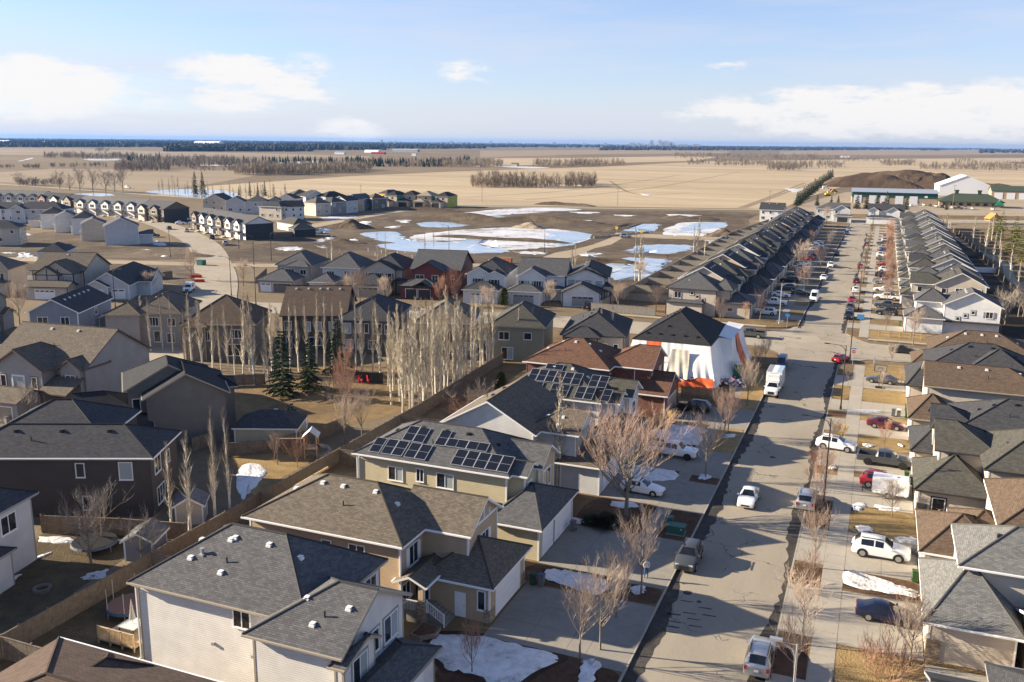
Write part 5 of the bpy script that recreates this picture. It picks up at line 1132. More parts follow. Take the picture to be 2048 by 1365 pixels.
# --- right row
def RH(label, main, front, gar, wall, sh, fascia=WHITE, vents='w', nv=4, gw=4.9, extra=(), wins=None, stone=None, near=True, lab2=None):
    bl = [main] + ([front] if front else []) + [gar] + list(extra)
    H, bl = HW(label, bl, wall, sh, near=near, fascia=fascia, vents=vents, nv=nv, wins=wins, corner=WHITE)
    g = bl[2 if front else 1]; add_garage(H, g, 'W', (g['y1'] - g['y0']) / 2, min(gw, g['y1'] - g['y0'] - 1.0), 2.2, WHITE, True)
    if stone: piece(H, 'stone_veneer', stone, lambda m: (m.box(g['x0'] - .06, g['x0'] + .9, g['y0'] - .06, g['y0'] + .35, -.1, 1.7), m.box(g['x0'] - .06, g['x0'] + .5, g['y1'] - .35, g['y1'] + .06, -.1, 1.7)))
    return H, bl
RH('house with charcoal roof in the bottom right corner, nearest the camera', B(9.4, 20, 47.0, 61.4, 3.4, p=.4), None, B(5.7, 11.5, 51.6, 59.2, 3.15, 'x', 'gh', p=.45), V_BEIGE, S_DARK, GREYTRIM, 'b', 3, stone=STONE2)
H, bl = RH('beige house with light grey roof behind the white sport utility', B(8.1, 19.5, 71.2, 78.6, 6.0, p=.52), None, B(5.85, 11.5, 66.9, 77.2, 3.15, 'x', 'hh', p=.5), V_BEIGE, S_LIGHT, WHITE, 'b', 3, extra=[B(12.2, 19, 63.6, 71.0, 3.2, 'x', 'gh', p=.4, nowin=1)], stone=STONE2)
H, bl = RH('brown-roofed beige house with white bins beside the driveway, south of the trailer', B(11.6, 22, 80.4, 91.4, 6.0, p=.5), B(8.6, 13, 82.0, 89.5, 3.3, 'x', 'hh', p=.45, nowall=1, posts=0), B(5.9, 12, 79.3, 88.2, 3.2, 'x', 'hh', p=.42), V_BEIGE, S_BROWN, WHITE, 'w', 3)
for (x, y) in ((-3.6, 3.6), (-1.8, 4.2), (-.4, 4.0), (-3.4, 1.0)): link('vent', VENTW, RO[H.name][-1], (x, y, roof_z(bl[2], x, y)))
H, bl = RH('beige house with grey roof, stone corner and a dark framed window, by the trailer', B(11.9, 22, 95.3, 106.8, 6.0, p=.5), B(7.7, 13, 99.7, 107.2, 6.0, 'x', 'gh', p=.52), B(5.9, 12.4, 94.6, 103.6, 3.25, 'x', 'hh', p=.5), V_BEIGE, S_OLIVE, DARKTRIM, 'b', 4, wins=[(2, 'S', 1.9, .9, 1.05, 1.5, '1', {'surround': DARKTRIM})], stone=STONE)
H, bl = RH('house with charcoal roof behind the black pickup', B(10.0, 22, 108.0, 118.4, 6.0, p=.48), B(7.6, 12, 108.3, 114.4, 6.0, 'x', 'gh', p=.5), B(5.8, 10.5, 107.4, 116.2, 3.2, 'x', 'hh', p=.42), V_BEIGE, S_DARK, DARKTRIM, 'b', 5)
RH('cream house with wide brown roof behind the red sedan', B(7.6, 22, 127.3, 137.0, 6.0, 'x', 'gh', p=.42), None, B(5.8, 10.5, 120.8, 130.2, 3.2, 'x', 'hh', p=.42), V_BEIGE, S_BROWN, TANTRIM, 'w', 3, stone=STONE)
RH('house with steep charcoal roof behind the basketball hoop', B(8.2, 22, 139.0, 149.6, 6.0, 'x', 'hh', p=.5), B(13.6, 20.6, 138.4, 145, 6.4, 'y', 'hh', p=.6), B(5.9, 10.5, 138.4, 150.2, 3.2, 'x', 'hh', p=.42), V_BEIGE, S_DARK, DARKTRIM, 'b', 4)
RH('corner bungalow with long brown roof at the side street', B(9.1, 23.5, 153.4, 163.4, 5.4, 'x', 'hh', p=.5), None, B(7.0, 11, 154.2, 162, 3.0, 'x', 'hh', p=.4), V_BEIGE, S_BROWN, DARKTRIM, 'w', 5)

# --- right row beyond the side street
H, bl = HW('white gabled corner house with three small square windows in a stair pattern', [B(13.3, 23.3, 197.8, 209.0, 5.9, 'y', 'gh', p=.52, vside='L'), B(8.2, 14, 200.5, 208.5, 5.9, 'x', 'hh', p=.5), B(6.4, 13.2, 196.8, 204.5, 3.1, 'x', 'hh', p=.45)], V_PURE, S_GREY, near=True, fascia=WHITE, vents='w', nv=4,
    wins=[(0, 'S', 2.6, 2.9, .55, .6, '1', {'surround': GREYTRIM}), (0, 'S', 3.9, 3.6, .55, .6, '1', {'surround': GREYTRIM}), (0, 'S', 5.2, 4.3, .55, .6, '1', {'surround': GREYTRIM}), (0, 'S', 8.1, 3.7, 1.2, 1.2, '2', {'shutters': GREYTRIM})])
add_garage(H, bl[2], 'W', 3.8, 4.9, 2.2, WHITE, True); piece(H, 'skirt_roof', S_GREY, lambda m: m.prism([(-.3, -1.0), (10.3, -1.0), (10.3, -.01), (-.3, -.01)], 2.55, 2.8))
shs = [S_OLIVE, S_GREY, S_OLIVE, S_DARK, S_GREY]
wl = [V_BEIGE, V_GREIGE, V_LGREY, V_BEIGE, V_PEACH, V_CREAM]
RW = [(221.4, 'beige'), (232, ''), (246, ''), (262, ''), (275, ''), (288.5, ''), (302, ''), (315.5, ''), (329, ''), (342.5, ''), (356, ''), (369.5, ''), (383, ''), (396.5, ''), (410, ''), (424, ''), (440, ''), (456, '')]
ORD = ['second', 'third', 'fourth', 'fifth', 'sixth', 'seventh', 'eighth', 'ninth', 'tenth', 'eleventh', 'twelfth', 'thirteenth', 'fourteenth', 'fifteenth', 'sixteenth', 'seventeenth', 'eighteenth', 'nineteenth', 'twentieth', 'twenty-first', 'twenty-second']
wn_ = {id(V_BEIGE): 'beige', id(V_GREIGE): 'greige', id(V_LGREY): 'pale grey', id(V_PEACH): 'peach', id(V_CREAM): 'cream', id(V_GREY): 'grey', id(V_WHITE): 'off-white', id(V_PURE): 'white', id(V_TAUPE): 'taupe', id(V_CHAR): 'charcoal', id(V_MBROWN): 'brown', id(V_BLUE): 'blue-grey', id(V_SAGE): 'sage', id(V_RED): 'red', id(V_DKGREY): 'dark grey', id(V_DBROWN): 'dark brown', id(V_TAN): 'tan'}
rh = random.Random(21)
for i, (y, _) in enumerate(RW[1:]):
    w = wl[i % 6]; sh = shs[i % 5]; k = i % 3; y0, y1 = y - 5.3, y + 5.3
    main = B(12.9, 23.3, y0, y1, 5.9, 'y', ('gg', 'hh', 'gh')[k], p=.52, vside='L', faces='S'); fr = B(7.8 + rh.uniform(0, .8), 15, y0 + .6, y0 + 6.6 + rh.uniform(0, 2), 5.8, 'x', ('hh', 'gh', 'hh')[(i + 1) % 3], p=.52, faces='SW'); g = B(6.0, 12, y0 - .3, y0 + 7.2, 3.1, 'x', 'hh', p=.45, nowin=1)
    H, bl = HW('%s house with grey roof, %s from the side street in the right-hand row' % (wn_[id(w)], ORD[i]), [main, fr, g], w, sh, fascia=WHITE, vents='w' if i % 2 else 'b', nv=3, group='houses along the right side of the street', near=y < 300)
    add_garage(H, bl[2], 'W', 3.7, 4.9, 2.2, WHITE, True)
# --- left row beyond the cross street
CW = [200.6, 215.4, 229.0, 242.5, 256.5, 270, 284, 298, 312, 326, 340, 354, 368, 382, 396, 410, 427, 444]
cw = [V_GREIGE, V_BEIGE, V_GREY, V_PEACH, V_GREIGE, V_WHITE, V_GREY, V_BEIGE, V_TAUPE]
for i, y in enumerate(CW):
    w = cw[i % 9]; sh = [S_GREY, S_DARK, S_OLIVE, S_DARK][i % 4]; y0, y1 = y - 5.4, y + 5.2
    if i == 0:
        H, bl = HW('greige corner house with grey hip roof and stepped square windows', [B(-42.0, -31.4, 196.4, 206, 5.8, 'y', 'hh', p=.55), B(-32.5, -28.6, 198, 205, 5.8, 'x', 'hh', p=.5), B(-31, -24.2, 197.2, 206, 3.15, 'y', 'hh', p=.45), B(-42.0, -34, 194.6, 196.3, 3.0, 'x', 'hh', p=.4, oh=.3)], V_BEIGE, S_GREY, fascia=DARKTRIM, vents='w', nv=4, near=True,
            wins=[(0, 'S', 2.2, 3.6, 1.4, 1.3, '2', {'surround': BROWNTRIM}), (0, 'S', 5.3, 4.5, .6, .6, '1', {'surround': BROWNTRIM}), (0, 'S', 6.5, 3.8, .6, .6, '1', {'surround': BROWNTRIM}), (0, 'S', 7.7, 3.1, .6, .6, '1', {'surround': BROWNTRIM}), (2, 'S', 2.5, 1.3, 1.0, .7, '1')])
        add_garage(H, bl[2], 'E', 4.2, 4.9, 2.2, GREYDOOR, False); continue
    main = B(-42.2, -31.4, y0, y1, 5.9, 'y', 'gg' if i in (1, 3, 5, 8, 12) else 'hh', p=.53, faces='S', vside='R'); fr = B(-33.5, -28.4 - rh.uniform(0, 1), y0 + 1.0, y0 + 6.6, 5.3, 'x', 'gg' if i % 2 else 'hh', p=.45, faces='SE'); g = B(-30, -24.2, y0 + 1.8, y1 + .3, 3.1, 'x', 'hh', p=.45, nowin=1)
    H, bl = HW('%s house with dark roof, %s from the cross street in the left-hand row' % (wn_[id(w)], ORD[i - 1]), [main, fr, g], w, sh, fascia=WHITE if i % 2 else DARKTRIM, vents='w', nv=3, group='houses along the left side of the street', near=y < 300)
    add_garage(H, bl[2], 'E', 4.4, 4.9, 2.2, GREYDOOR, False)
H, bl = HW('white house at the dead end with a long dark gable, left rear', [B(-55, -44, 459, 470, 5.8, 'x', 'gg', p=.55, faces='S')], V_PURE, S_DARK, vents='w', nv=2)
H, bl = HW('pale house with blue front facing down the street at its far end', [B(-30.5, -15.0, 481, 492, 5.8, 'x', 'hg', p=.5, faces='S'), B(-22, -14.5, 478.4, 482, 5.8, 'y', 'gg', p=.55), B(-21.5, -13.5, 475.5, 479, 3.0, 'x', 'hh', p=.4, nowin=1)], V_LGREY, S_GREY, vents=None)
add_garage(H, bl[2], 'S', 4, 4.9, 2.2, BLACKDOOR)
H, bl = HW('white twin-gabled house at the far end of the street', [B(-6.0, 10.0, 481, 492, 5.8, 'x', 'gg', p=.52, nowin=1), B(-6.0, -1.2, 478.6, 482, 5.8, 'y', 'gg', p=.6), B(2.2, 8.2, 477.6, 482, 5.8, 'y', 'gg', p=.6), B(-6.6, 6.2, 473.6, 478, 3.0, 'x', 'hh', p=.4, nowin=1)], V_PURE, S_DARK, vents=None)
add_garage(H, bl[3], 'S', 9, 4.9, 2.2, WHITE)
# ------------------------------------------------------------------ houses behind the fence and round the crescent
def HR(label, loc, rz, blocks, wall, sh, wins='auto', gar=None, **k):
    for b in blocks: b.setdefault('z0', -.4); b.setdefault('faces', 'SE')
    H = house(label, loc, rz, blocks, wall, sh, wins=wins, **k)
    if gar:
        for (bi, face, u, w, mat, glz) in gar: add_garage(H, blocks[bi], face, u, w, 2.15, mat, glz)
    return H
def HP(label, pa, pb, depth, ze, wall, sh, z=-.2, ax='x', ends='hh', p=.5, extra=(), rz=None, w=None, **k):
    """front wall from its two ends as surveyed in the photograph at height z"""
    a, b = G(*pa, z), G(*pb, z); rot = math.degrees(atan2(b[1] - a[1], b[0] - a[0])) if rz is None else rz; L = w or hypot(b[0] - a[0], b[1] - a[1])
    return HR(label, a, rot, [B(0, L, 0, depth, ze, ax, ends, p, oh=.4)] + [dict(e) for e in extra], wall, sh, **k)
W_ = {'surround': WHITE}
HR('dark brown house with charcoal hip roof and white framed windows, beyond the near fence', (-81.9, 57.0), 23.7, [B(.45, 19.5, .45, 8.0, 6.1), B(1.5, 13, 5, 14.5, 6.5, p=.52, nowin=1)], V_DBROWN, S_DARK, near=True, fascia=WHITE, corner=V_DBROWN, vents='b', nv=3,
   wins=[(0, 'S', 12.2, 4.0, .75, 1.35, '1'), (0, 'S', 16.6, 3.75, 1.2, 1.7, '1b'), (0, 'S', 12.6, .6, .75, 1.35, '1'), (0, 'E', 1.8, 3.9, 1.6, 1.6, '2'), (0, 'E', 4.6, 3.9, 1.2, 1.2, '1'), (0, 'E', 2.2, .6, 2.0, 1.7, '3'), (0, 'S', 6, .7, .9, .7, '1')])
HR('light grey house at the left edge with lawn and trampoline behind it', (-66.6, 54.4), 12, [B(-14, -.45, -13, -.45, 6.0), B(-4, .9, -8.6, -5, 3.0, p=.4, nowin=1, oh=.3)], V_LGREY, S_DARK, near=True, fascia=GREYTRIM, vents=None,
   wins=[(0, 'E', 9.6, 3.7, 1.7, 1.5, '2'), (0, 'E', 5.2, .5, 3.4, 1.9, '2'), (0, 'E', 1.0, .8, 1.2, 1.6, '1')])
HR('taupe house with wide front gable behind the small garden shed', (-79.5, 80.3), 45, [B(.45, 9.5, .45, 11, 6.1, 'y', 'gh', p=.56, oh=.5), B(-1.6, 8, 3.2, 12.5, 6.6, 'y', 'gh', p=.56, oh=.5, nowin=1), B(-7.5, -.2, 3.5, 12, 3.3, 'x', 'gh', p=.5, nowin=1), B(-6.2, .6, -3.6, 3.4, 3.1, 'y', 'gh', p=.5, nowin=1), B(8, 11, 5, 9, 5.6, 'x', 'hh', p=.4, nowin=1)], V_TAUPE, S_BLACK, near=True, fascia=TANTRIM, corner=V_TAUPE, vents='b', nv=2, wins=[(1, 'S', .9, 3.9, .8, 1.5, '1'), (2, 'W', 3, 3.9, 1.4, 1.2, '2')])
HR('large greige house with rose trimmed gables and a gabled dormer', (-113.5, 87.2), 6, [B(0, 15.6, .4, 13.6, 6.0, 'x', 'gg', p=.6, oh=.45, nowin=1), B(3.2, 11.0, -2.4, 6, 6.0, 'y', 'gh', p=.62, oh=.5), B(12.2, 15.3, -.3, 5, 5.9, 'y', 'gh', p=.72, oh=.4), B(2.6, 11.4, -7.4, -2.5, 3.0, p=.42, nowin=1, ax='x', ends='gg'), B(11.4, 15.5, -3.4, -.4, 3.3, shed=1, p=.42, oh=.35, nowall=1)], V_GREIGE, S_TAUPE, near=True, fascia=BROWNTRIM, vents='w', nv=2, corner=V_GREIGE,
   wins=[(1, 'S', 1.4, 3.4, .8, 1.5, '1', {'surround': BROWNTRIM}), (1, 'S', 3.9, 3.2, 1.7, 1.7, '1B', {'surround': WHITE}), (1, 'S', 6.5, 3.4, .8, 1.5, '1', {'surround': BROWNTRIM}), (2, 'S', 1.55, 3.6, 1.5, 1.4, '2', {'shutters': BROWNTRIM}), (0, 'S', 14.6, .8, .9, 1.6, '1')], gar=[(3, 'S', 2.4, 3.2, BROWNDOOR, False), (3, 'S', 6.3, 3.2, BROWNDOOR, False)])
HR('blue-grey gabled house with two rear windows, beside the street lamp on the left', (-139.5, 115.2), 25, [B(.4, 8.9, .4, 16, 6.0, 'y', 'gg', p=.52, vside='R'), B(8.9, 12, 9.5, 14, 3.2, 'y', 'gg', p=.4, nowin=1)], V_BLUE, S_DARK, fascia=WHITE, near=True, vents='w', nv=6, wins=[(0, 'S', 2.3, 3.8, 1.7, 1.3, '2'), (0, 'S', 6.2, 3.8, 1.4, 1.3, '2'), (0, 'E', 4, 1.0, .6, 1.6, '1'), (0, 'E', 6.5, 1.4, .6, 1.4, '1'), (0, 'E', 8, 4.2, 1.0, 1.2, '1')])
HR('tan house with taupe hip roof behind a young spruce', (-126.0, 119.4), 25, [B(4.6, 13, 1.6, 14, 6.0, p=.58, ax='y'), B(.4, 6.2, .4, 10, 6.0, p=.5, ax='y')], V_GREIGE, S_TAUPE, near=True, fascia=TANTRIM, vents='w', nv=2, wins=[(0, 'S', 3.8, 3.7, 1.5, 1.5, '3'), (0, 'S', 6.9, 3.7, 1.2, 1.3, '2'), (0, 'S', 4.2, .8, 1.0, 1.9, '1'), (0, 'S', 6.6, .7, 1.3, 1.6, '2')])
HR('brown house with a steep pyramid roof behind the poplars', (-107.6, 118.6), 25, [B(0, 12, 0, 12.5, 6.0, p=.6), B(1, 4, -.6, 3, 5.8, p=.4, nowin=1)], V_TAUPE, S_BROWN, near=True, fascia=TANTRIM, vents=None, wins=[(0, 'S', 1.5, 3.6, 1.6, 1.3, '2'), (0, 'S', 4.2, 3.2, .7, 1.5, 's'), (0, 'S', 9, 3.6, 1.8, 1.4, '3'), (0, 'S', 8.6, .6, 2.2, 1.9, '2')])
HR('dark brown house with long straight gable roof and pale blinds', (-96.6, 131.5), 25, [B(0, 11, 0, 15, 6.2, 'x', 'gg', p=.52)], V_DBROWN, S_BROWN, near=True, fascia=DARKTRIM, vents='w', nv=5, wins=[(0, 'S', .9, 3.6, 1.2, 1.5, '1'), (0, 'S', 4.4, 3.4, .9, 1.6, '1B'), (0, 'S', 6.3, 3.4, 1.0, 1.6, '1B'), (0, 'S', 8.6, 3.4, .9, 1.6, '1B'), (0, 'S', 1.0, .3, .9, 2.1, '1'), (0, 'S', 5.6, .8, 2, 1.4, '2')])
HR('dark grey house with green-grey hip roof and tall rear windows', (-86.6, 133.9), 17, [B(0, 9.6, 0, 14.6, 6.0, p=.55, ax='y')], V_DKGREY, S_DARK, near=True, fascia=GREYTRIM, vents='b', nv=3, wins=[(0, 'S', 1.5, 3.5, 1.4, 1.7, '1B'), (0, 'S', 3.4, 3.6, .8, 1.6, '1b'), (0, 'S', 5.0, 3.6, .7, 1.6, '1'), (0, 'S', 7.0, 3.5, 1.3, 1.7, '1'), (0, 'S', 8.6, 3.5, .6, 1.6, '1'), (0, 'S', 1.8, .8, 1.4, 1.5, '1b'), (0, 'S', 3.8, .6, .8, 1.8, '1b'), (0, 'S', 6, .8, 1.4, 1.4, '2')])
HR('tan-roofed house behind the thickest stand of poplars', (-73.0, 136.9), 20, [B(0, 10, 0, 12.8, 6.0, p=.55, ax='y')], V_MBROWN, S_TAUPE, near=True, fascia=WHITE, vents=None)
HR('sage green house with olive hip roof at the end of the poplar stand', (-60.2, 139.9), 12, [B(0, 9.2, 0, 12.4, 6.0, p=.6, ax='y')], V_SAGE, S_OLIVE, near=True, fascia=TANTRIM, vents=None, wins=[(0, 'S', 2.4, 3.6, 1.7, 1.3, '2'), (0, 'S', 3, .2, 1.9, 2.0, '2b'), (0, 'S', 6.5, 3.8, 1.2, 1.1, '1')])
HR('light grey bungalow with dark hip roof behind the brown brick house', (-47.9, 142.4), 11, [B(0, 10.2, 0, 15, 5.1, p=.52, ax='y'), B(.6, 6, -1.3, 3, 5.0, p=.5)], V_GREIGE, S_DARK, near=True, fascia=DARKTRIM, vents='b', nv=3, wins=[(1, 'S', 1.3, 2.7, 1.2, 1.2, '1'), (1, 'S', 2.9, 2.7, .9, 1.2, '1'), (0, 'S', 7.0, 1.8, .8, 1.9, '1'), (0, 'S', 8.9, 1.8, .7, 1.9, '1')])
# the row facing the camera across the cross street
ra = 12
HR('greige house with dormered grey roof, double and single garage', (-140.4, 189.2), ra, [B(.4, 9.2, .4, 12.4, 5.8, p=.6, ax='y'), B(3.2, 8.8, -.6, 6, 5.7, p=.4), B(-1.4, 7.6, -7.2, .6, 3.0, p=.5)], V_GREIGE, S_GREY, near=True, fascia=GREYTRIM, vents='w', nv=2, wins=[(1, 'S', .9, 3.5, 2.2, 1.4, '3'), (1, 'S', 4.4, 3.6, 1.5, 1.2, '2'), (0, 'S', 1.4, 3.8, .8, 1.2, '1')], gar=[(2, 'S', 2.0, 2.5, WHITE, True), (2, 'S', 6.2, 4.6, V_TAUPE, True)])
HR('pale grey house with dark hip roof and three upstairs windows', (-127.6, 190.2), ra, [B(.4, 9.8, .4, 12, 5.8, p=.62, ax='y'), B(-.6, 5.4, -6.0, .6, 3.0, p=.5), B(5.4, 9.5, -1.8, .3, 3.1, p=.45, nowall=1)], V_LGREY, S_GREY, near=True, fascia=WHITE, vents='w', nv=2, wins=[(0, 'S', 1.9, 3.6, 1.9, 1.2, '3'), (0, 'S', 6.1, 3.4, 1.1, 1.5, 's'), (0, 'S', 8.2, 3.4, 1.2, 1.5, 's')], gar=[(1, 'S', 2.9, 4.6, GREYDOOR, True)])
HR('greige house with black shutters and a red brown side wall', (-117.2, 193.0), ra, [B(.4, 10, .4, 14.5, 5.8, p=.55, ax='y'), B(.2, 8.4, -.5, 5, 5.7, 'y', 'gh', p=.5), B(-.4, 7.6, -7.0, .3, 3.0, p=.5), B(8, 11, -2, .3, 3.0, 'y', 'gh', p=.5, nowall=1)], V_BEIGE, S_DARK, near=True, fascia=DARKTRIM, vents='w', nv=2, wins=[(1, 'S', 1.6, 3.3, .9, 1.5, '1', {'shutters': DARKTRIM}), (1, 'S', 4.1, 3.3, .9, 1.5, 's', {'shutters': DARKTRIM}), (1, 'S', 6.7, 3.3, 1.0, 1.5, '1', {'shutters': DARKTRIM})], gar=[(2, 'S', 4, 4.7, BROWNDOOR, True)])
HR('barn red house with tall grey gable roof and dark garage doors', (-105.6, 195.9), ra, [B(.3, 12.3, .4, 14.8, 6.0, 'x', 'gg', p=.52), B(1.0, 8.6, -1.6, 6, 5.8, 'y', 'gh', p=.55), B(-.4, 8.0, -7.2, -1.6, 3.0, p=.42), B(3, 7, -7.6, -3, 3.0, 'y', 'gh', p=.5, nowall=1)], V_RED, S_GREY, near=True, fascia=DARKTRIM, vents=None, corner=V_RED, wins=[(1, 'S', 1.8, 3.3, 2.0, 1.5, '2'), (1, 'S', 5.6, 3.4, 1.4, 1.4, '2'), (0, 'S', 10.2, 3.8, .8, .9, '1')], gar=[(2, 'S', 2.6, 2.6, BLACKDOOR, False), (2, 'S', 5.8, 2.9, BLACKDOOR, False)])
HR('white house with twin gables and black shutters beside the red house', (-90.6, 196.4), ra, [B(.4, 9.4, .4, 14.8, 5.8, p=.58, ax='y'), B(.2, 6, -.6, 4, 5.7, 'y', 'gh', p=.55), B(4.6, 9.4, -1.0, 4, 5.5, 'y', 'gh', p=.45), B(.6, 8.6, -6.6, -.4, 3.0, p=.45)], V_PURE, S_DARK, near=True, fascia=WHITE, vents='w', nv=1, wins=[(1, 'S', 2.6, 3.4, 1.5, 1.3, '2', {'shutters': DARKTRIM}), (2, 'S', 2.2, 3.3, 1.5, 1.3, '2', {'shutters': DARKTRIM})], gar=[(3, 'S', 4.0, 4.7, WHITE, True)])
HR('white house with a straight grey gable roof and a low garage wing', (-79.0, 199.6), ra, [B(.3, 11.4, .4, 12, 5.8, 'x', 'gg', p=.55), B(.6, 7.0, -2.0, 5, 5.6, 'y', 'gh', p=.6), B(-1.0, 6.6, -7.4, -2.0, 3.0, p=.42), B(7.4, 11, -1.6, .3, 3.0, p=.4, nowall=1)], V_PURE, S_GREY, near=True, fascia=WHITE, vents=None, wins=[(1, 'S', 1.4, 3.3, 1.5, 1.4, '2b', {'shutters': GREYTRIM}), (1, 'S', 4.6, 3.2, 1.7, 1.5, '3', {'shutters': GREYTRIM}), (0, 'S', 8.8, 3.8, .8, 1.0, 's')], gar=[(2, 'S', 3.8, 4.8, GREYDOOR, True)])
HR('bright white house with black gables and grey double garage', (-67.6, 203.0), ra + 2, [B(.4, 9.6, .4, 16, 5.8, p=.5, ax='y', ends='gh'), B(-.2, 9, -.8, 3, 5.7, 'y', 'gh', p=.42), B(-.4, 8.2, -7.8, -.6, 3.0, 'y', 'gh', p=.5), B(8.2, 10.6, -3, 3, 2.9, p=.5, nowall=1)], V_PURE, S_DARK, near=True, fascia=DARKTRIM, vents='w', nv=2, wins=[(1, 'S', 1.3, 3.2, .9, 1.5, '1b', {'surround': DARKTRIM}), (1, 'S', 3.1, 3.4, .9, 1.2, '1b', {'surround': DARKTRIM}), (1, 'S', 5.2, 3.3, 1.0, 1.4, '1b', {'surround': DARKTRIM}), (1, 'S', 7.7, 3.0, .9, 1.6, '1b', {'surround': DARKTRIM}), (0, 'E', 4, 3.6, .9, 1.3, '1'), (0, 'E', 8, 3.6, .9, 1.5, '1')], gar=[(2, 'S', 4.6, 4.9, GREYDOOR, True)])
# the crescent on the left
H = HR('tan house with dark half-timbered front gables', (-185.6, 155.6), 18, [B(.4, 13, .4, 12.5, 5.8, 'x', 'gg', p=.55, nowin=1), B(4.0, 12.2, -2.6, 6, 5.6, 'y', 'gh', p=.62), B(3.4, 9, -3.4, 2, 5.3, 'y', 'gh', p=.62, nowin=1), B(2.6, 12.6, -6.5, -2.5, 3.0, 'x', 'gg', p=.45)], V_BEIGE, S_TAUPE, near=True, fascia=DARKTRIM, vents='w', nv=1, wins=[(0, 'S', 1.6, 3.7, 1.2, 1.1, '2', {'surround': DARKTRIM}), (1, 'S', 2.6, 3.2, 2.4, 1.4, '3', {'surround': DARKTRIM}), (1, 'S', 6.6, 3.3, 1.4, 1.2, '1B', {'surround': DARKTRIM})], gar=[(3, 'S', 4.6, 4.6, WHITE, True)])
def halftim(m):
    for x in (3.5, 6.2, 8.9, 12.1): m.box(x - .08, x + .08, -3.5 if x < 9 else -2.7, -3.38 if x < 9 else -2.58, 3.0, 5.6 if x in (3.5, 12.1) else 6.6)
    m.box(3.4, 9, -3.5, -3.38, 5.1, 5.3); m.box(9, 12.2, -2.7, -2.58, 5.3, 5.5)
piece(H, 'half_timber', DARKTRIM, halftim)
H = HR('low grey bungalow with two white garage doors and sage gable', (-168.6, 155.9), 27, [B(.4, 9.4, .4, 24, 3.2, 'y', 'gh', p=.62), B(.1, 5.0, -.8, 2, 3.0, 'y', 'gh', p=.55), B(8.6, 12.6, 6.5, 16, 3.2, 'x', 'hg', p=.5)], V_LGREY, S_DARK, near=True, fascia=WHITE, vents=None, wins=None, gar=[(1, 'S', 2.4, 2.8, WHITE, True), (0, 'S', 6.6, 2.8, WHITE, True)])
piece(H, 'stone_veneer', STONE, lambda m: m.box(4.7, 5.35, -.1, .38, -.3, 1.6))
HR('beige two storey house at the left edge beside the half-timbered one', (-199.5, 148.6), 28, [B(0, 10.2, .4, 11, 5.8, 'x', 'hh', p=.55), B(2, 10, -1.2, 1, 2.9, 'x', 'hh', p=.5, nowin=1)], V_BEIGE, S_GREY, near=True, fascia=TANTRIM, vents=None, wins=[(0, 'S', 6, 3.6, 1.6, 1.4, '2'), (0, 'S', 8.6, 3.6, 1.4, 1.3, '2')])
HR('mauve-grey house cut by the left edge of the view', (-161.5, 112.0), 25, [B(0, 9.6, .4, 11, 5.8, 'x', 'gg', p=.5), B(5, 10.2, 8, 12, 3, 'x', 'hg', p=.4)], V_GREY, S_TAUPE, near=True, fascia=TANTRIM, vents=None, wins=[(0, 'E', 3, 1.0, 1.4, 1.4, '2'), (0, 'E', 6, 3.8, 1.0, 1.2, '1')])
HR('small blue-grey house at the left edge behind the large greige house', (-133.5, 87.0), 12, [B(0, 12, 0, 10, 5.6, 'y', 'gg', p=.5)], V_BLUE, S_DARK, fascia=WHITE, vents=None)
HR('low white building under a dark pyramid roof at the side street', (-232.8, 197.9), 34, [B(.4, 8, .4, 13, 3.0, p=.5, ax='y')], V_PURE, S_DARK, fascia=WHITE, vents=None, wins=None)
# new homes round the bend
HR('tall white new house with a windowless gable wall on bare soil', (-250.6, 241.8), 45, [B(0, 11, 0, 9.5, 6.3, 'y', 'gg', p=.5), B(11, 15.6, 1.5, 8.5, 3.2, 'x', 'hg', p=.35)], V_LGREY, S_GREY, fascia=WHITE, vents=None, wins=[(0, 'W', 3, 3.8, 1, 1, '1')])
LP = [((165, 483), 'beige', V_BEIGE), ((146, 470), 'white', V_PURE), ((112, 466), 'white', V_WHITE), ((84, 459), 'white', V_PURE)]
for i, (p, nm, w) in enumerate(LP):
    a = G(*p, -.2)
    HR('%s narrow new house with dark roof, %s behind the tall white gable' % (nm, ORD[i - 1] if i else 'first'), a, 44, [B(0, 7.8, 0, 12.5, 6.0, 'y', 'hg' if i % 2 else 'gh', p=.5, faces='W'), B(-.6, 2.2, 3, 7, 3.0, p=.4, nowin=1)], w, S_DARK if i % 2 else S_GREY, fascia=WHITE, vents=None, group='narrow new houses at the bend')
HR('white detached garage with grey hip roof beside a cedar fence', G(58, 456, -.2), 30, [B(0, 8.5, 0, 7.5, 3.0, p=.45, faces='W')], V_WHITE, S_GREY, fascia=WHITE, vents=None)
HR('wide white and blue house with long dark roof, left of the narrow houses', G(26, 446, -.2), 22, [B(0, 22, 0, 11, 5.8, 'x', 'hh', p=.5), B(0, 6, -1, 3, 5.8, 'y', 'gh', p=.6)], V_LGREY, S_DARK, fascia=WHITE, vents=None)
HR('white house with steep front gable at the left edge, upper', G(0, 446, -.2), 20, [B(-6, 7, 0, 10, 5.8, 'x', 'gg', p=.5), B(-5, 1.5, -1, 3, 5.8, 'y', 'gh', p=.7)], V_PURE, S_DARK, fascia=WHITE, vents=None)
HR('beige flat-sided house at the left edge in front of the snow patch', G(-14, 492, -.2), 35, [B(-4, 8.5, 0, 9, 6.0, 'x', 'hh', p=.45)], V_BEIGE, S_DARK, fascia=GREYTRIM, vents=None)
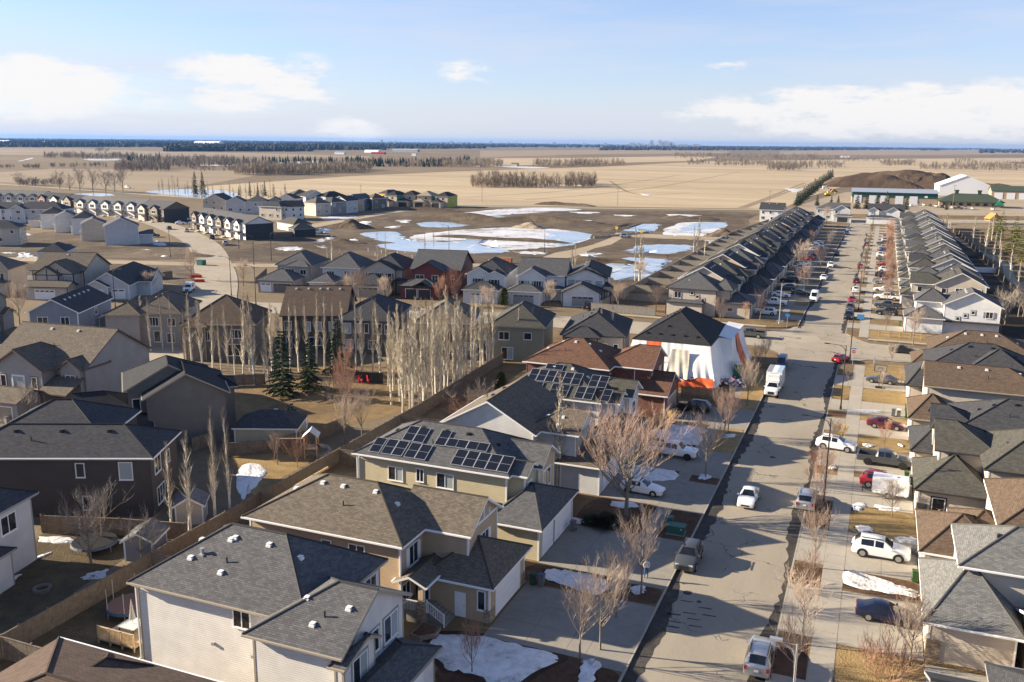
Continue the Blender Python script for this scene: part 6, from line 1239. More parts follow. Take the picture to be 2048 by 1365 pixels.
def town(label, pa, pb, depth, n, wall, wall2, sh, z=-.2, porch=True, rz=None, w=None, end=None):
    a, b = G(*pa, z), G(*pb, z); rot = math.degrees(atan2(b[1] - a[1], b[0] - a[0])) if rz is None else rz; L = w or hypot(b[0] - a[0], b[1] - a[1]); u = L / n
    bl = [B(0, L, 0, depth, 5.8, 'x', 'gg', p=.45, oh=.35, nowin=1)]
    for k in range(n): bl.append(B(k * u + .5, k * u + u * .62, -.9, 3, 5.6, 'y', 'gh', p=.6, oh=.3, wall=wall if k % 3 else wall2, nowin=1))
    if porch:
        for k in range(n): bl.append(B(k * u + u * .2, k * u + u * .9, -2.6, -.92, 2.8, 'x', 'hh', p=.35, oh=.25, nowall=1))
    H = HR(label, a, rot, bl, wall, sh, fascia=DARKTRIM, vents=None, wins=[(k + 1, 'S', u * .28, 3.6, u * .3, 1.3, '2') for k in range(n)] + [(0, 'S', k * u + u * .8, 3.7, .9, 1.1, '1') for k in range(n)] + [(0, 'S', k * u + u * .8, .9, 1.2, 1.4, '2') for k in range(n)])
    for k in range(n): add_door(H, bl[0], 'S', k * u + u * .45, .4, mat=BLACKDOOR)
    for k in range(n): piece(H, 'front_steps', CONC, lambda m: [m.box(k * u + u * .3, k * u + u * .62, -3.2 - j * .5, -2.6 - j * .5, -.3, .45 - j * .16) for j in range(3)])
    if end: piece(H, 'end_wall', end, lambda m: m.box(L - .02, L + .06, .05, depth - .05, -.3, 5.7))
    return H
town('row of white townhouses with grey roofs, the longest behind the narrow houses', (156, 428), (283, 437), 11, 5, V_PURE, V_WHITE, S_LIGHT)
town('brown and black end townhouses at the turn of the street', (279, 441), (329, 446), 13, 2, V_MBROWN, V_BEIGE, S_GREY, end=V_CHAR)
town('white and brown townhouse row with steps down to the parked cars', (388, 458), (492, 481), 11, 6, V_PURE, V_MBROWN, S_GREY, end=V_CHAR)
town('pale townhouses at the upper left edge', (-10, 413), (84, 416), 11, 4, V_WHITE, V_LGREY, S_LIGHT, porch=False)
town('white townhouse block with a red door panel', (80, 419), (128, 423), 11, 2, V_WHITE, V_RED, S_DARK, porch=False)
town('brown townhouse pair half hidden by the white row', (130, 424), (156, 427), 11, 1, V_MBROWN, V_MBROWN, S_DARK, porch=False)
for k, (pa, pb, d, nm, w, sh, e) in enumerate((((407, 424), (452, 425), 11, 'cream house with a broad white gable by the pond', V_BEIGE, S_DARK, 'gg'), ((452, 428), (490, 428), 10, 'pale grey house with two small gables by the pond', V_LGREY, S_GREY, 'gg'), ((490, 428), (536, 428), 10, 'pale grey house with bluish front in the pond row', V_LGREY, S_GREY, 'hh'), ((536, 425), (560, 425), 9, 'small greige house at the end of the pond row', V_GREIGE, S_OLIVE, 'gg'), ((556, 420), (590, 421), 10, 'dark-roofed house with white gable above the cream house', V_WHITE, S_DARK, 'gh'), ((586, 412), (626, 411), 11, 'house with olive hip roof high at the back, leftmost of three', V_DKGREY, S_OLIVE, 'hh'), ((612, 416), (652, 414), 11, 'house with white porch gable high at the back, middle of three', V_LGREY, S_DARK, 'gh'), ((652, 417), (697, 415), 11, 'blue-grey house with black hip roof high at the back', V_BLUE, S_BLACK, 'hh'))):
    HP(nm, pa, pb, d, 5.8, w, sh, ax='y' if e != 'hh' else 'x', ends=e, fascia=WHITE, vents=None)
for k, (pa, pb, d, nm, w, sh, ax, e) in enumerate((((519, 439), (563, 441), 8, 'cream house with flat brown trim facing the building land', V_BEIGE, S_DARK, 'x', 'hh'), ((566, 440), (609, 439), 9, 'bright white house with a plain gable facing the building land', V_PURE, S_BLACK, 'x', 'gg'), ((632, 433), (662, 431), 10, 'beige house with taupe roof behind the bright white gable', V_BEIGE, S_TAUPE, 'x', 'hh'), ((664, 430), (694, 428), 9, 'grey house facing the snowy lots', V_GREY, S_OLIVE, 'x', 'hh'), ((694, 427), (716, 425), 9, 'white-edged grey house facing the snowy lots', V_LGREY, S_DARK, 'x', 'gg'), ((702, 424), (728, 423), 9, 'tan house near the unfinished ones', V_TAN, S_GREY, 'x', 'hh'), ((718, 422), (745, 419), 9, 'bluish grey house at the end of the finished row', V_BLUE, S_GREY, 'x', 'gg'), ((745, 421), (774, 420), 10, 'taupe house touching the unfinished ones', V_TAUPE, S_BROWN, 'x', 'hh'))):
    HP(nm, pa, pb, d, 6.0, w, sh, ax=ax, ends=e, p=.5, fascia=DARKTRIM if k == 1 else WHITE, vents=None)
HP('cream garage with olive hip roof behind the brown fence', (589, 475), (632, 473), 7, 2.9, V_CHAR, S_OLIVE, fascia=GREYTRIM, vents=None, wins=None)
HP('pale double garage beside the black garage', (555, 458), (588, 464), 8, 2.8, V_WHITE, S_OLIVE, fascia=GREYTRIM, vents=None, wins=None)
# unfinished houses at the field's edge
OSB = plain('osb_sheathing', (0.40, 0.33, 0.14), .9, 0, .1, .15, .6); TEALW = plain('teal_housewrap', (0.05, 0.24, 0.16), .7); YELW = plain('yellow_housewrap', (0.42, 0.40, 0.10), .8, 0, .1, .2, .5); PALEOSB = plain('pale_osb', (0.50, 0.42, 0.30), .9)
for k, (pa, pb, nm, w, w2, sh) in enumerate((((756, 409), (768, 410), 'unfinished house in bright yellow sheathing, farthest left', plain('bright_yellow_board', (.55, .36, .03), .8), OSB, S_DARK), ((770, 413), (789, 414), 'unfinished house with pale front and teal wrap, left', PALEOSB, TEALW, S_BLACK), ((802, 413), (830, 414), 'unfinished house with black hip roof and open white garage', PALEOSB, OSB, S_BLACK), ((834, 414), (862, 415), 'unfinished house with bare pale roof and teal wrap, right', PALEOSB, TEALW, shingle('bare_roof_deck', (.36, .30, .22))), ((870, 415), (892, 416), 'unfinished house with yellow-green side wall, farthest right', PALEOSB, YELW, S_BLACK))):
    a, b = G(*pa, -.2), G(*pb, -.2); L = hypot(b[0] - a[0], b[1] - a[1])
    H = HR(nm, a, math.degrees(atan2(b[1] - a[1], b[0] - a[0])) + 4, [B(0, max(L, 8), 0, 13, 6.2, 'y', 'hh', p=.5, oh=.35, nowin=1), B(-.5, max(L, 8) * .72, -5, 0, 3.2, 'y', 'hh', p=.45, oh=.3, nowin=1)], w, sh, fascia=TANTRIM, vents=None, wins=[(0, 'S', 1.6, 4, 1.2, 1.3, '1'), (0, 'S', max(L, 8) * .62, 4, 1.2, 1.3, '1')])
    W = max(L, 8); piece(H, 'side_sheathing', w2, lambda m: m.box(W - .02, W + .06, .03, 12.97, -.3, 6.05)); piece(H, 'open_garage', BLACK, lambda m: m.box(.5, W * .72 - 1.0, -5.06, -4.98, -.25, 2.4))
# ------------------------------------------------------------------ fences
def fence(label, pts, h=1.75, mat=WOOD, bw=.15, z=-.2, cap=True, name='fence', gap=.012, cat='fence', group=None, post=2.4):
    T = thing(name, label, cat, (pts[0][0], pts[0][1], z), 0, group); ox, oy = pts[0]
    bm, rm = MB(), MB(); rn = random.Random(int(abs(ox * 7 + oy)))
    pk = ('fpost', round(h, 2), mat.name)
    if pk not in _winc:
        m = MB(); m.box(-.05, .05, -.05, .05, 0, h + .12); m.box(-.065, .065, -.065, .065, h + .12, h + .16); _winc[pk] = m.mesh('post', mat)
    for (ax, ay), (bx, by) in zip(pts[:-1], pts[1:]):
        L = hypot(bx - ax, by - ay); a = atan2(by - ay, bx - ax); M = Matrix.Translation((ax - ox, ay - oy, 0)) @ Matrix.Rotation(a, 4, 'Z')
        n = max(1, int(L / bw))
        for k in range(n):
            s = L * k / n; hh = h + rn.uniform(-.025, .015); bm.box(s + gap / 2, s + L / n - gap / 2, -.012 + rn.uniform(-.006, .006), .012, .05, hh, 0, M)
        rm.box(0, L, .014, .054, .25, .34, 0, M); rm.box(0, L, .014, .054, h - .35, h - .26, 0, M)
        if cap: rm.box(0, L, -.05, .07, h + .02, h + .06, 0, M)
        q = max(1, int(L / post))
        for k in range(q + 1):
            p = M @ Vector((L * k / q, .06, 0)); link('post', _winc[pk], T, p, a)
    o = bm.obj('boards', mat, T); o['kind'] = 'stuff'; rm.obj('rails', mat, T)
    return T
fence('long weathered board fence behind the left row of houses, near stretch', [(-55.6, 30), (-55.6, 70.5)], 1.8, WOOD2, z=-.1)
fence('long weathered board fence behind the solar and gabled houses, middle stretch', [(-55.6, 70.6), (-55.8, 106.5)], 1.8, WOOD2, z=-.1)
fence('reddish brown fence running from the poplars to the sage house', [(-55.8, 106.6), (-57.2, 138.5)], 1.8, WOOD, z=-.1)
for y, nm in ((41.0, 'side fence between the brown-roofed and the white house'), (55.7, 'short side fence between the white and the tan house'), (70.6, 'short side fence between the tan and the cream house'), (85.2, 'side fence behind the cream house'), (99.8, 'side fence behind the gabled house'), (114.5, 'side fence behind the brick house')):
    fence(nm, [(-55.5, y), (-46.6, y)], 1.75, WOOD2, z=-.02)
fence('brown fence below the dark brown house, snow along its foot', [G(84, 1066, -.2), G(240, 1072, -.2), G(372, 1082, -.2)], 1.7, WOOD)
fence('dark fence between the golden lawn and the dark brown house', [G(455, 915, -.2), G(540, 908, -.2), G(640, 882, -.2), G(690, 858, -.2)], 1.7, WOOD2)
fence('fence beside the taupe house leading to the cream shed', [G(386, 905, -.2), G(430, 890, -.2)], 1.7, WOOD)
fence('brown fence in front of the tarp-wrapped house', [(-25.0, 129.6), (-17.4, 130.2)], 1.7, WOOD, z=0)
fence('shaded fence behind the birch row below the brown pyramid house', [G(400, 775, -.2), G(530, 770, -.2)], 1.7, WOOD2)
fence('dark fence behind the red garden chairs', [G(700, 765, -.2), G(765, 768, -.2)], 1.7, plain('black_fence', (.03, .03, .03), .8))
fence('pale fence along the cross street left of the greige corner house', [(-58, 191.6), (-43.5, 191.6)], 1.8, WOOD4, z=0, bw=.3)
fence('long fence behind the left row beyond the cross street', [(-57, 191.8), (-56.5, 300), (-56, 380), (-50, 455)], 1.7, WOOD4, z=-.1, bw=.5)
for i, y in enumerate(range(209, 440, 14)):
    fence('%s yard fence north of the cross street, left row' % (['first'] + ORD)[i], [(-56.2 if y < 400 else -51.5, y), (-42.8, y)], 1.65, WOOD4, z=0, bw=.5, group='yard fences of the left row')
fence('white vinyl fence between the half-timbered house and the bungalow', [G(166, 566, -.2), G(205, 562, -.2)], 1.8, WHITE, bw=.3)
fence('white vinyl fence left of the half-timbered house', [G(48, 566, -.2), G(72, 566, -.2)], 1.8, WHITE, bw=.3)
fence('grey fence at the corner of the curved street', [G(298, 560, -.2), G(345, 556, -.2)], 1.8, WOOD2, bw=.4)
fence('cedar fence in front of the white detached garage', [G(34, 460, -.2), G(60, 461, -.2)], 1.8, WOOD3, bw=.5)
fence('brown fence between the townhouse end and the black garage', [G(552, 475, -.2), G(588, 474, -.2)], 1.9, WOOD, bw=.5)
fence('grey fence in front of the unfinished houses', [G(772, 421, -.2), G(820, 421, -.2)], 1.9, WOOD2, bw=.5)
fence('grey fence between two front yards of the far row', [G(512, 568, -.2), G(534, 548, -.2)], 1.6, WOOD2, bw=.3)
BLK = plain('black_mesh_fence', (.02, .02, .02), .7)
for y, nm in ((214, 'back yard fence nearest the white gabled house, right row'), (262, 'back yard fence with black panels, right row'), (301, 'pale back yard fence across the shaded back lots, right row'), (345, 'far back yard fence of the right row')):
    fence(nm, [(24.0, y), (33.2, y + 2)], 1.6, WHITE if y == 301 else WOOD2, z=0, bw=.45)
fence('long back fence along the footpath on the right', [(33.4, 205), (33.2, 300), (31.5, 440)], 1.6, WOOD2, z=0, bw=.6)
T = thing('rail_fence', 'low wooden post and rail fence at the corner of the side street', 'fence', (1.6, 189.2, 0))
for k in range(5): m = MB(); m.box(k * 1.9 - .07, k * 1.9 + .07, -.07, .07, 0, 1.15); m.obj('post', WOOD3, T)
for zz in (.5, 1.0): m = MB(); m.box(0, 7.6, -.03, .03, zz - .07, zz + .07); m.obj('rail', WOOD3, T)

# ------------------------------------------------------------------ vehicles
rZ = ZR + .01
def V(kind, mat, label, px, deg, onroad=True, dx=0, dy=0, **k):
    z = ZR + .005 if onroad else .03
    x, y = G(px[0], px[1], z); return vehicle(kind, mat, label, (x + dx, y + dy), deg, z, **k)
V('suv', PS, 'silver sport utility seen from behind, bottom edge of the street', (1523, 1338), 90, dx=-.2, dy=.6)
V('sedan', PW, 'white saloon with dark sunroof driving down the middle of the street', (1492, 1014), -90, dy=1.4)
m = MB(); m.box(-.8, .1, -.48, .48, 1.455, 1.468)
V('suv', PG, 'dark grey sport utility parked at the left kerb by the green utility box', (1377, 1126), -90)
V('mini', PS, 'silver minivan parked at the right kerb, seen from behind', (1611, 1012), 90, dy=.6)
V('suv', PW, 'white sport utility nosing across the right sidewalk', (1672, 898), -8, False)
V('sedan', PN, 'navy blue saloon on the lowest right-hand driveway', (1774, 1240), -2, False)
W1 = V('suv', PW, 'white sport utility on the right driveway beside patches of snow', (1760, 1112), -2, False, s=1.06)
V('suv', PR, 'red sport utility behind the white cargo trailer', (1765, 975), -4, False)
V('pickup', PG, 'dark grey pickup with covered bed on the right driveway', (1768, 930), -3, False, rim=RIMB)
V('sedan', PMR, 'dark red saloon on the right driveway behind a red twigged tree', (1771, 856), -4, False)
V('sedan', PG, 'grey saloon under the basketball hoop', (1763, 766), 172, False)
V('suv', PR, 'bright red hatchback turning at the stop sign', (1682, 724), 62, s=.85)
V('sedan', PK, 'black saloon leaving by the side street on the right', (1805, 706), -5)
V('van', PB, 'dark blue van parked at the left kerb behind the box truck', (1563, 736), -90, s=.78)
V('pickup', PW, 'white pickup with red toolbox backed onto the driveway with old snow', (1345, 912), -3, False, rim=RIMB)
V('suv', PK, 'black sport utility in front of the brown fence', (1388, 822), 176, False, rim=RIMB)
V('sedan', PW, 'white car half hidden by the large bare tree', (1285, 985), -4, False)
V('pickup', PG, 'dark pickup parked on the cross street beyond the tarped house', (1500, 674), 176, rim=RIM)
V('van', PW, 'white high-roofed van parked facing the camera', (1628, 603), -90, s=.95)
V('suv', PK, 'black sport utility nearest the corner at the right kerb', (1697, 638), -90)
V('suv', PG, 'grey sport utility behind the black one at the right kerb', (1700, 622), -90)
V('sedan', PR, 'red car at the right kerb, nearest of the two red ones in line', (1704, 605), -90)
V('suv', PW, 'white sport utility at the right kerb between two red cars', (1712, 585), 90)
V('sedan', PMR, 'dark red saloon at the right kerb behind the white one', (1713, 566), 90)
V('sedan', PR, 'red car alone at the right kerb half way up the street', (1721, 537), 90)
V('sedan', PMR, 'brownish red car at the right kerb far up the street', (1733, 492), 90)
V('sedan', PW, 'white saloon at the left kerb, nearer of two', (1647, 560), -90)
V('suv', PW, 'white sport utility at the left kerb, farther of two', (1661, 535), -90)
V('sedan', PK, 'black saloon at the left kerb beyond the white ones', (1673, 511), -90)
V('suv', PB, 'blue car at the left kerb far up the street', (1693, 470), -90)
V('sedan', PS, 'silver car behind the blue one at the far left kerb', (1697, 462), -90)
V('pickup', PW, 'white pickup on the driveway beside the white gabled corner house', (1773, 600), 178, False)
V('suv', PK, 'black sport utility in front of the white gabled corner house', (1773, 630), 178, False)
V('pickup', PG, 'dark pickup between the white pickup and the black car', (1775, 617), 178, False)
FC = [PG, PW, PS, PK, PW, PR, PT, PW, PB, PS]; FCn = ['grey', 'white', 'silver', 'black', 'white', 'red', 'taupe', 'white', 'blue', 'silver']
for i in range(13):
    y = 237.5 + i * 13.4 + rg.uniform(-.5, .5); k = ('suv', 'sedan', 'pickup', 'mini')[i % 4]
    vehicle(k, FC[i % 10], '%s %s on a driveway of the right row, %s beyond the white gabled house' % (FCn[i % 10], VN[k][0], (['first'] + ORD)[i]), (2.6 + rg.uniform(-.6, .8), y), rg.choice((0, 180)), .03, group='cars on the right row driveways')
for i in range(13):
    y = 203.2 + i * 13.2 + rg.uniform(-.6, .6); k = ('suv', 'pickup', 'sedan', 'suv', 'mini')[i % 5]; c = (i * 3 + 1) % 10
    vehicle(k, FC[c], '%s %s on a driveway of the left row, %s beyond the cross street' % (FCn[c], VN[k][0], (['first'] + ORD)[i]), (-21.2 + rg.uniform(-.5, .5), y), rg.choice((0, 180)), .03, group='cars on the left row driveways')
for i, (px, c, nm, d, k) in enumerate((((372, 442), PW, 'white pickup on the lot beside the dark townhouse', 20, 'pickup'), ((362, 449), PW, 'white car beside the white pickup by the dark townhouse', 20, 'sedan'), ((338, 459), PK, 'black car on the curved street, farthest', 140, 'sedan'), ((373, 464), PS, 'pale car on the curved street between two dark ones', 135, 'sedan'), ((424, 478), PK, 'black car on the curved street before the steps', 133, 'suv'), ((451, 490), PS, 'grey car on the curved street nearest the camera', 130, 'suv'), ((255, 377), PW, 'white pickup driving on the far highway', 172, 'pickup'), ((635, 467), PW, 'white trailer-like car beside the black garage', 60, 'suv'), ((307, 474), PK, 'black car behind the tall white gable', 45, 'suv'), ((1178, 618), PK, 'dark car beside the bright white house with black gables', 95, 'suv'), ((1447, 482), PS, 'silver pickup at the end of the dirt road', 170, 'pickup'), ((1251, 476), PS, 'grey car at the barrier of the dirt road', 10, 'suv'), ((1602, 590), PG, 'grey car on a driveway of the left row by the bare tree', 0, 'sedan'))):
    V(k, c, nm, px, d)
# service truck on the crescent
def service_truck(label, px, deg):
    x, y = G(*px, ZR); T = thing('service_truck', label, 'truck', (x, y, ZR), radians(deg))
    for (n, mm, l, subs) in make_vehicle('pickup', PW):
        if n in ('bed', 'bed_liner'): continue
        o = link(n, mm, T, l)
        for sn, sm in subs: link(sn, sm, o)
    b = MB(); b.box(-3.1, -1.0, -1.1, 1.1, .6, 1.9); b.box(-3.0, -1.1, -.9, .9, 1.9, 1.98); b.obj('service_body', PW, T); d = MB()
    for xx in (-2.7, -1.9): d.box(xx, xx + .7, -1.115, -1.1, .8, 1.75); d.box(xx, xx + .7, 1.1, 1.115, .8, 1.75)
    d.obj('locker_door', PS, T); r = MB(); r.box(-2.9, 1.0, -.95, -.88, 2.15, 2.22); r.box(-2.9, 1.0, .88, .95, 2.15, 2.22)
    for xx in (-2.8, -1.2, .8): r.box(xx, xx + .07, -.95, .95, 2.08, 2.15); r.box(xx, xx + .07, -.95, -.88, 1.85, 2.1); r.box(xx, xx + .07, .88, .95, 1.85, 2.1)
    r.obj('ladder_rack', METAL, T); return T
service_truck('white service truck with ladder rack on the curved street', (378, 583), -58)
# box truck
x, y = G(1543, 792, ZR); T = thing('box_truck', 'white box truck with striped roof parked at the left kerb', 'truck', (x, y + 1.5, ZR), radians(-90))
for (n, mm, l, subs) in make_vehicle('pickup', PW):
    if n in ('bed', 'bed_liner', 'tail_light', 'number_plate', 'wheel', 'bumper', 'rear_window'): continue
    o = link(n, mm, T, (l[0] + .2, l[1], l[2] + .1))
b = MB(); b.box(-5.2, -.35, -1.15, 1.15, .75, 3.2); b.obj('cargo_box', PW, T)
for k, c in enumerate((plain('box_roof_grey', (.22, .23, .25), .5), plain('box_roof_white', (.6, .62, .65), .5), plain('box_roof_blue', (.3, .4, .5), .5))): b = MB(); b.box(-5.15, -.4, -1.1 + k * .73, -1.1 + k * .73 + .73, 3.2, 3.235); b.obj('roof_panel', c, T)
tm, rm = wheel_meshes(.43, .26, RIM)
for xx in (2.2, -3.8):
    for s in (1, -1): o = link('wheel', tm, T, (xx, s * .95, .43)); link('rim', rm, o)
b = MB(); b.box(-5.3, 1, -.5, .5, .45, .76); b.obj('chassis', BLACK, T); b = MB(); b.box(-.36, .9, -.9, .9, 1.9, 2.2); b.box(-.34, .3, -.85, .85, 2.2, 2.9); b.obj('wind_deflector', PW, T)
b = MB()
for k in range(9): b.box(-.35 + .0, -.33, -.62 + k * .14, -.53 + k * .14, 2.98, 3.08)
for k in range(6): b.box(-3.4 + k * .28, -3.2 + k * .28, 1.15, 1.16, 2.3, 2.5)
b.obj('faded_lettering', plain('faded_print', (.35, .36, .38), .6), T)
# cargo trailer
x, y = G(1774, 992, .03); T = thing('cargo_trailer', 'white enclosed cargo trailer parked in front of the red sport utility', 'trailer', (x + .2, y, .03), radians(-3))
b = MB(); b.box(-1.75, 1.75, -.85, .85, .45, 2.2); b.box(1.75, 1.9, -.7, .7, .5, 2.1); b.obj('box', PW, T); b = MB(); b.tube([(-1.7, 0, .5), (-2.9, 0, .5)], .06, 5); b.tube([(-1.75, .6, .5), (-2.8, 0, .5)], .05, 5); b.tube([(-1.75, -.6, .5), (-2.8, 0, .5)], .05, 5); b.tube([(-2.7, .15, .75), (-2.7, .15, .02)], .05, 5); b.obj('tow_bar', BLACK, T)
for s in (1, -1): o = link('wheel', wheel_meshes(.33, .2, RIM)[0], T, (-.1, s * .95, .33)); link('rim', wheel_meshes(.33, .2, RIM)[1], o)
b = MB(); b.box(.2, .6, -.2, .2, 2.2, 2.32); b.obj('roof_vent', WHITE, T); b = MB(); b.box(-1.77, -1.75, -.6, .6, .6, 2.0); b.obj('door', PS, T)

# ------------------------------------------------------------------ street furniture
LPOLE = plain('black_lamp_pole', (.035, .034, .034), .5, .3)
def lamp(label, x, y, h=9.3, arm=-2.2, mat=LPOLE, group='street lamps', ang=0.0, z=0.0):
    T = thing('street_lamp', label, 'street lamp', (x, y, z), ang, group)
    k = ('lamp', h, arm, mat.name)
    if k not in _winc:
        b = MB(); b.cyl((0, 0, 0), .16, .5, 8); b.tube([(0, 0, .3), (0, 0, h)], [.10, .06], 7, 0, True); p = b.mesh('pole', mat)
        a = MB(); s = 1 if arm > 0 else -1
        a.tube([(0, 0, h - .9), (s * .25, 0, h - .35), (s * .9, 0, h - .02), (arm, 0, h + .08)], [.05, .045, .04, .035], 6); a.tube([(0, 0, h - .05), (s * .9, 0, h - .02)], .025, 4); am = a.mesh('arm', mat)
        l = MB(); xa, xb = sorted((arm, arm + s * .7)); l.box(xa, xb, -.14, .14, h + .02, h + .14); _winc[k] = (p, am, l.mesh('lamp_head', mat))
    p, a, l = _winc[k]; link('pole', p, T); link('arm', a, T); link('lamp_head', l, T); return T
LY = [(48.7, 'street lamp at the bottom edge beside the silver car', METAL), (94.8, 'black street lamp between the white car and the minivan', LPOLE), (132.4, 'black street lamp beside the empty driveway', LPOLE), (170.5 - 3, 'street lamp by the stop sign', LPOLE), (218.8, 'street lamp at the right kerb by the parked black cars', LPOLE), (262, 'street lamp at the right kerb by the reddish trees', LPOLE), (305, 'street lamp half way up the right kerb', LPOLE), (348, 'street lamp in the upper half of the right kerb', LPOLE), (391, 'street lamp last but one up the right kerb', LPOLE), (434, 'street lamp farthest up the right kerb', LPOLE)]
for y, nm, mt in LY: lamp(nm, -2.9 if y > 60 else -2.2, y, 9.3, -2.2 if y > 60 else -.8, mt)
x, y = G(463, 592, -.2); lamp('street lamp standing clear on the curved street', x, y, 9.3, -2.4, z=-.2)
for px, nm, a in (((341, 515), 'tall street lamp before the tall white house', 1), ((508, 530), 'street lamp on the bare lot beside the curved street', -1), ((231, 617), 'dark street lamp in front of the grey bungalow', 1), ((478, 498), 'street lamp before the black end townhouse', 1), ((418, 468), 'street lamp before the white townhouse row', 1), ((512, 610), 'street lamp behind the bare trees at the crossing', -1), ((898, 503), 'lone street lamp on the snowy building land', -1), ((1089, 506), 'street lamp beside the dirt fan', 1), ((1558, 650), 'pale street lamp in front of the left corner house', 1), ((543, 522), 'street lamp behind the greige dormer house', 1)):
    x, y = G(*px, -.2); lamp(nm, x, y, 8.8, 2.0 * a, METAL if 'pale' in nm else LPOLE, z=-.2)
def sign(label, x, y, h, build, name='road_sign', cat='sign', z=0.0):
    T = thing(name, label, cat, (x, y, z)); m = MB(); m.tube([(0, 0, 0), (0, 0, h)], .04, 6, 0, True); m.obj('post', METAL, T); build(T, h); return T
SIGNR = plain('sign_red', (.45, .02, .025), .5); SIGNW = plain('sign_white', (.75, .75, .75), .5); SIGNB = plain('sign_blue', (.05, .2, .42), .5); SIGNY = plain('sign_yellow', (.7, .5, .03), .5)
def octagon(T, h):
    m = MB(); P = [(.38 * cos(pi / 8 + pi / 4 * k), .38 * sin(pi / 8 + pi / 4 * k)) for k in range(8)]
    m.face([(a, -.05, h - .4 + b) for a, b in P], 1); m.face([(a * .92, -.055, h - .4 + b * .92) for a, b in P], 0); m.face([(a, -.03, h - .4 + b) for a, b in P[::-1]], 2); m.obj('sign_plate', [SIGNR, SIGNW, METAL], T)
    # S T O P in strokes
    L = MB(); s = .055
    strokes = {'S': [(0, 4, 2, 4), (0, 2, 0, 4), (0, 2, 2, 2), (2, 0, 2, 2), (0, 0, 2, 0)], 'T': [(0, 4, 2, 4), (1, 0, 1, 4)], 'O': [(0, 0, 0, 4), (2, 0, 2, 4), (0, 0, 2, 0), (0, 4, 2, 4)], 'P': [(0, 0, 0, 4), (0, 4, 2, 4), (2, 2, 2, 4), (0, 2, 2, 2)]}
    for k, ch in enumerate('STOP'):
        for a, b, c, d in strokes[ch]: L.box(-.27 + k * .145 + a * s - .012, -.27 + k * .145 + c * s + .012, -.062, -.056, h - .51 + b * s - .012, h - .51 + d * s + .012)
    L.obj('lettering', SIGNW, T)
    b = MB(); b.box(-.45, .45, -.015, .015, h + .02, h + .2); b.obj('street_name_plate', SIGNB, T); b = MB(); b.box(-.015, .015, -.45, .45, h + .22, h + .4); b.obj('street_name_plate', SIGNB, T)
sign('red stop sign with blue street name plates at the corner', -2.3, 161.9, 2.7, octagon, 'stop_sign')
def plate(w, h2, mat):
    def f(T, h): m = MB(); m.box(-w / 2, w / 2, -.05, -.02, h - h2, h); m.obj('sign_plate', mat, T)
    return f
sign('plain white marker post on the corner lawn', 1.1, 162.6, 1.5, plate(.25, 1.2, SIGNW), 'marker_post')
sign('blue and white street sign on the far left corner', -15.9, 190.5, 2.9, plate(.8, .55, SIGNB))
for px, nm in (((1283, 474), 'yellow warning sign at the dirt road barrier, left'), ((1233, 466), 'orange warning sign at the dirt road barrier, right')):
    x, y = G(*px, -.2); sign(nm, x, y, 2.6, plate(1.1, 1.1, SIGNY), z=-.2)
x, y = G(1720, 650, 0); sign('blue community sign beside the black cars at the kerb', x, y, 2.2, plate(1.4, 1.0, SIGNB))
# utility boxes
UG = plain('utility_green', (.035, .115, .085), .5)
x, y = G(1352, 1066); T = thing('utility_box', 'long green utility box on mulch at the left kerb', 'utility box', (x, y, 0), 0); m = MB(); m.box(-.85, .85, -.5, .5, 0, .75); m.box(-.9, .9, -.55, .55, .75, .85); m.obj('cabinet', UG, T); m = MB(); m.box(-.9, .9, -.7, .7, -.02, .06); m.obj('pad', CONC2, T); m = MB(); m.box(.5, .62, -.515, -.5, .55, .65); m.obj('warning_label', SIGNW, T)
x, y = G(1338, 1053); T = thing('utility_box', 'tall green utility box behind the long one', 'utility box', (x, y, 0), 0); m = MB(); m.box(-.35, .35, -.35, .35, 0, 1.0); m.box(-.38, .38, -.38, .38, 1.0, 1.06); m.obj('cabinet', UG, T); m = MB(); m.box(-.3, .3, -.365, -.35, .2, .9); m.obj('door', UG, T)
x, y = G(403, 531, -.2); T = thing('utility_box', 'green utility box on the bend of the curved street', 'utility box', (x, y, -.2)); m = MB(); m.box(-1.1, 1.1, -.8, .8, 0, 1.5); m.box(-1.15, 1.15, -.85, .85, 1.5, 1.6); m.obj('cabinet', UG, T); m = MB(); m.box(-.9, .9, -.83, -.8, .2, 1.3); m.obj('door', UG, T)
# wheeled bins
def bin_mesh(mat, lid):
    k = ('bin', mat.name, lid.name)
    if k in _winc: return _winc[k]
    m = MB(); P = [(-.24, -.28), (.24, -.28), (.24, .28), (-.24, .28)]; b = [(a * .8, c * .75, .06) for a, c in P]; t = [(a, c, 1.0) for a, c in P]
    m.face(b[::-1]); m.face(t)
    for q in range(4): m.face([b[q], b[(q + 1) % 4], t[(q + 1) % 4], t[q]])
    l = MB(); l.box(-.27, .27, -.32, .3, 1.0, 1.06); l.box(-.2, .2, -.24, .22, 1.06, 1.1); w = MB(); w.cyl((0, -.04, 0), .11, .08, 10, axis='y'); h = MB(); h.tube([(-.2, .36, .98), (.2, .36, .98)], .02, 5)
    _winc[k] = (m.mesh('body', mat), l.mesh('lid', lid), w.mesh('wheel', BLACK), h.mesh('handle', BLACK)); return _winc[k]
BG = plain('bin_green', (.045, .115, .035), .5); BDG = plain('bin_dark_green', (.025, .06, .035), .5); BGR = plain('bin_grey', (.13, .135, .145), .5); BBL = plain('bin_blue_lid', (.06, .085, .16), .5)
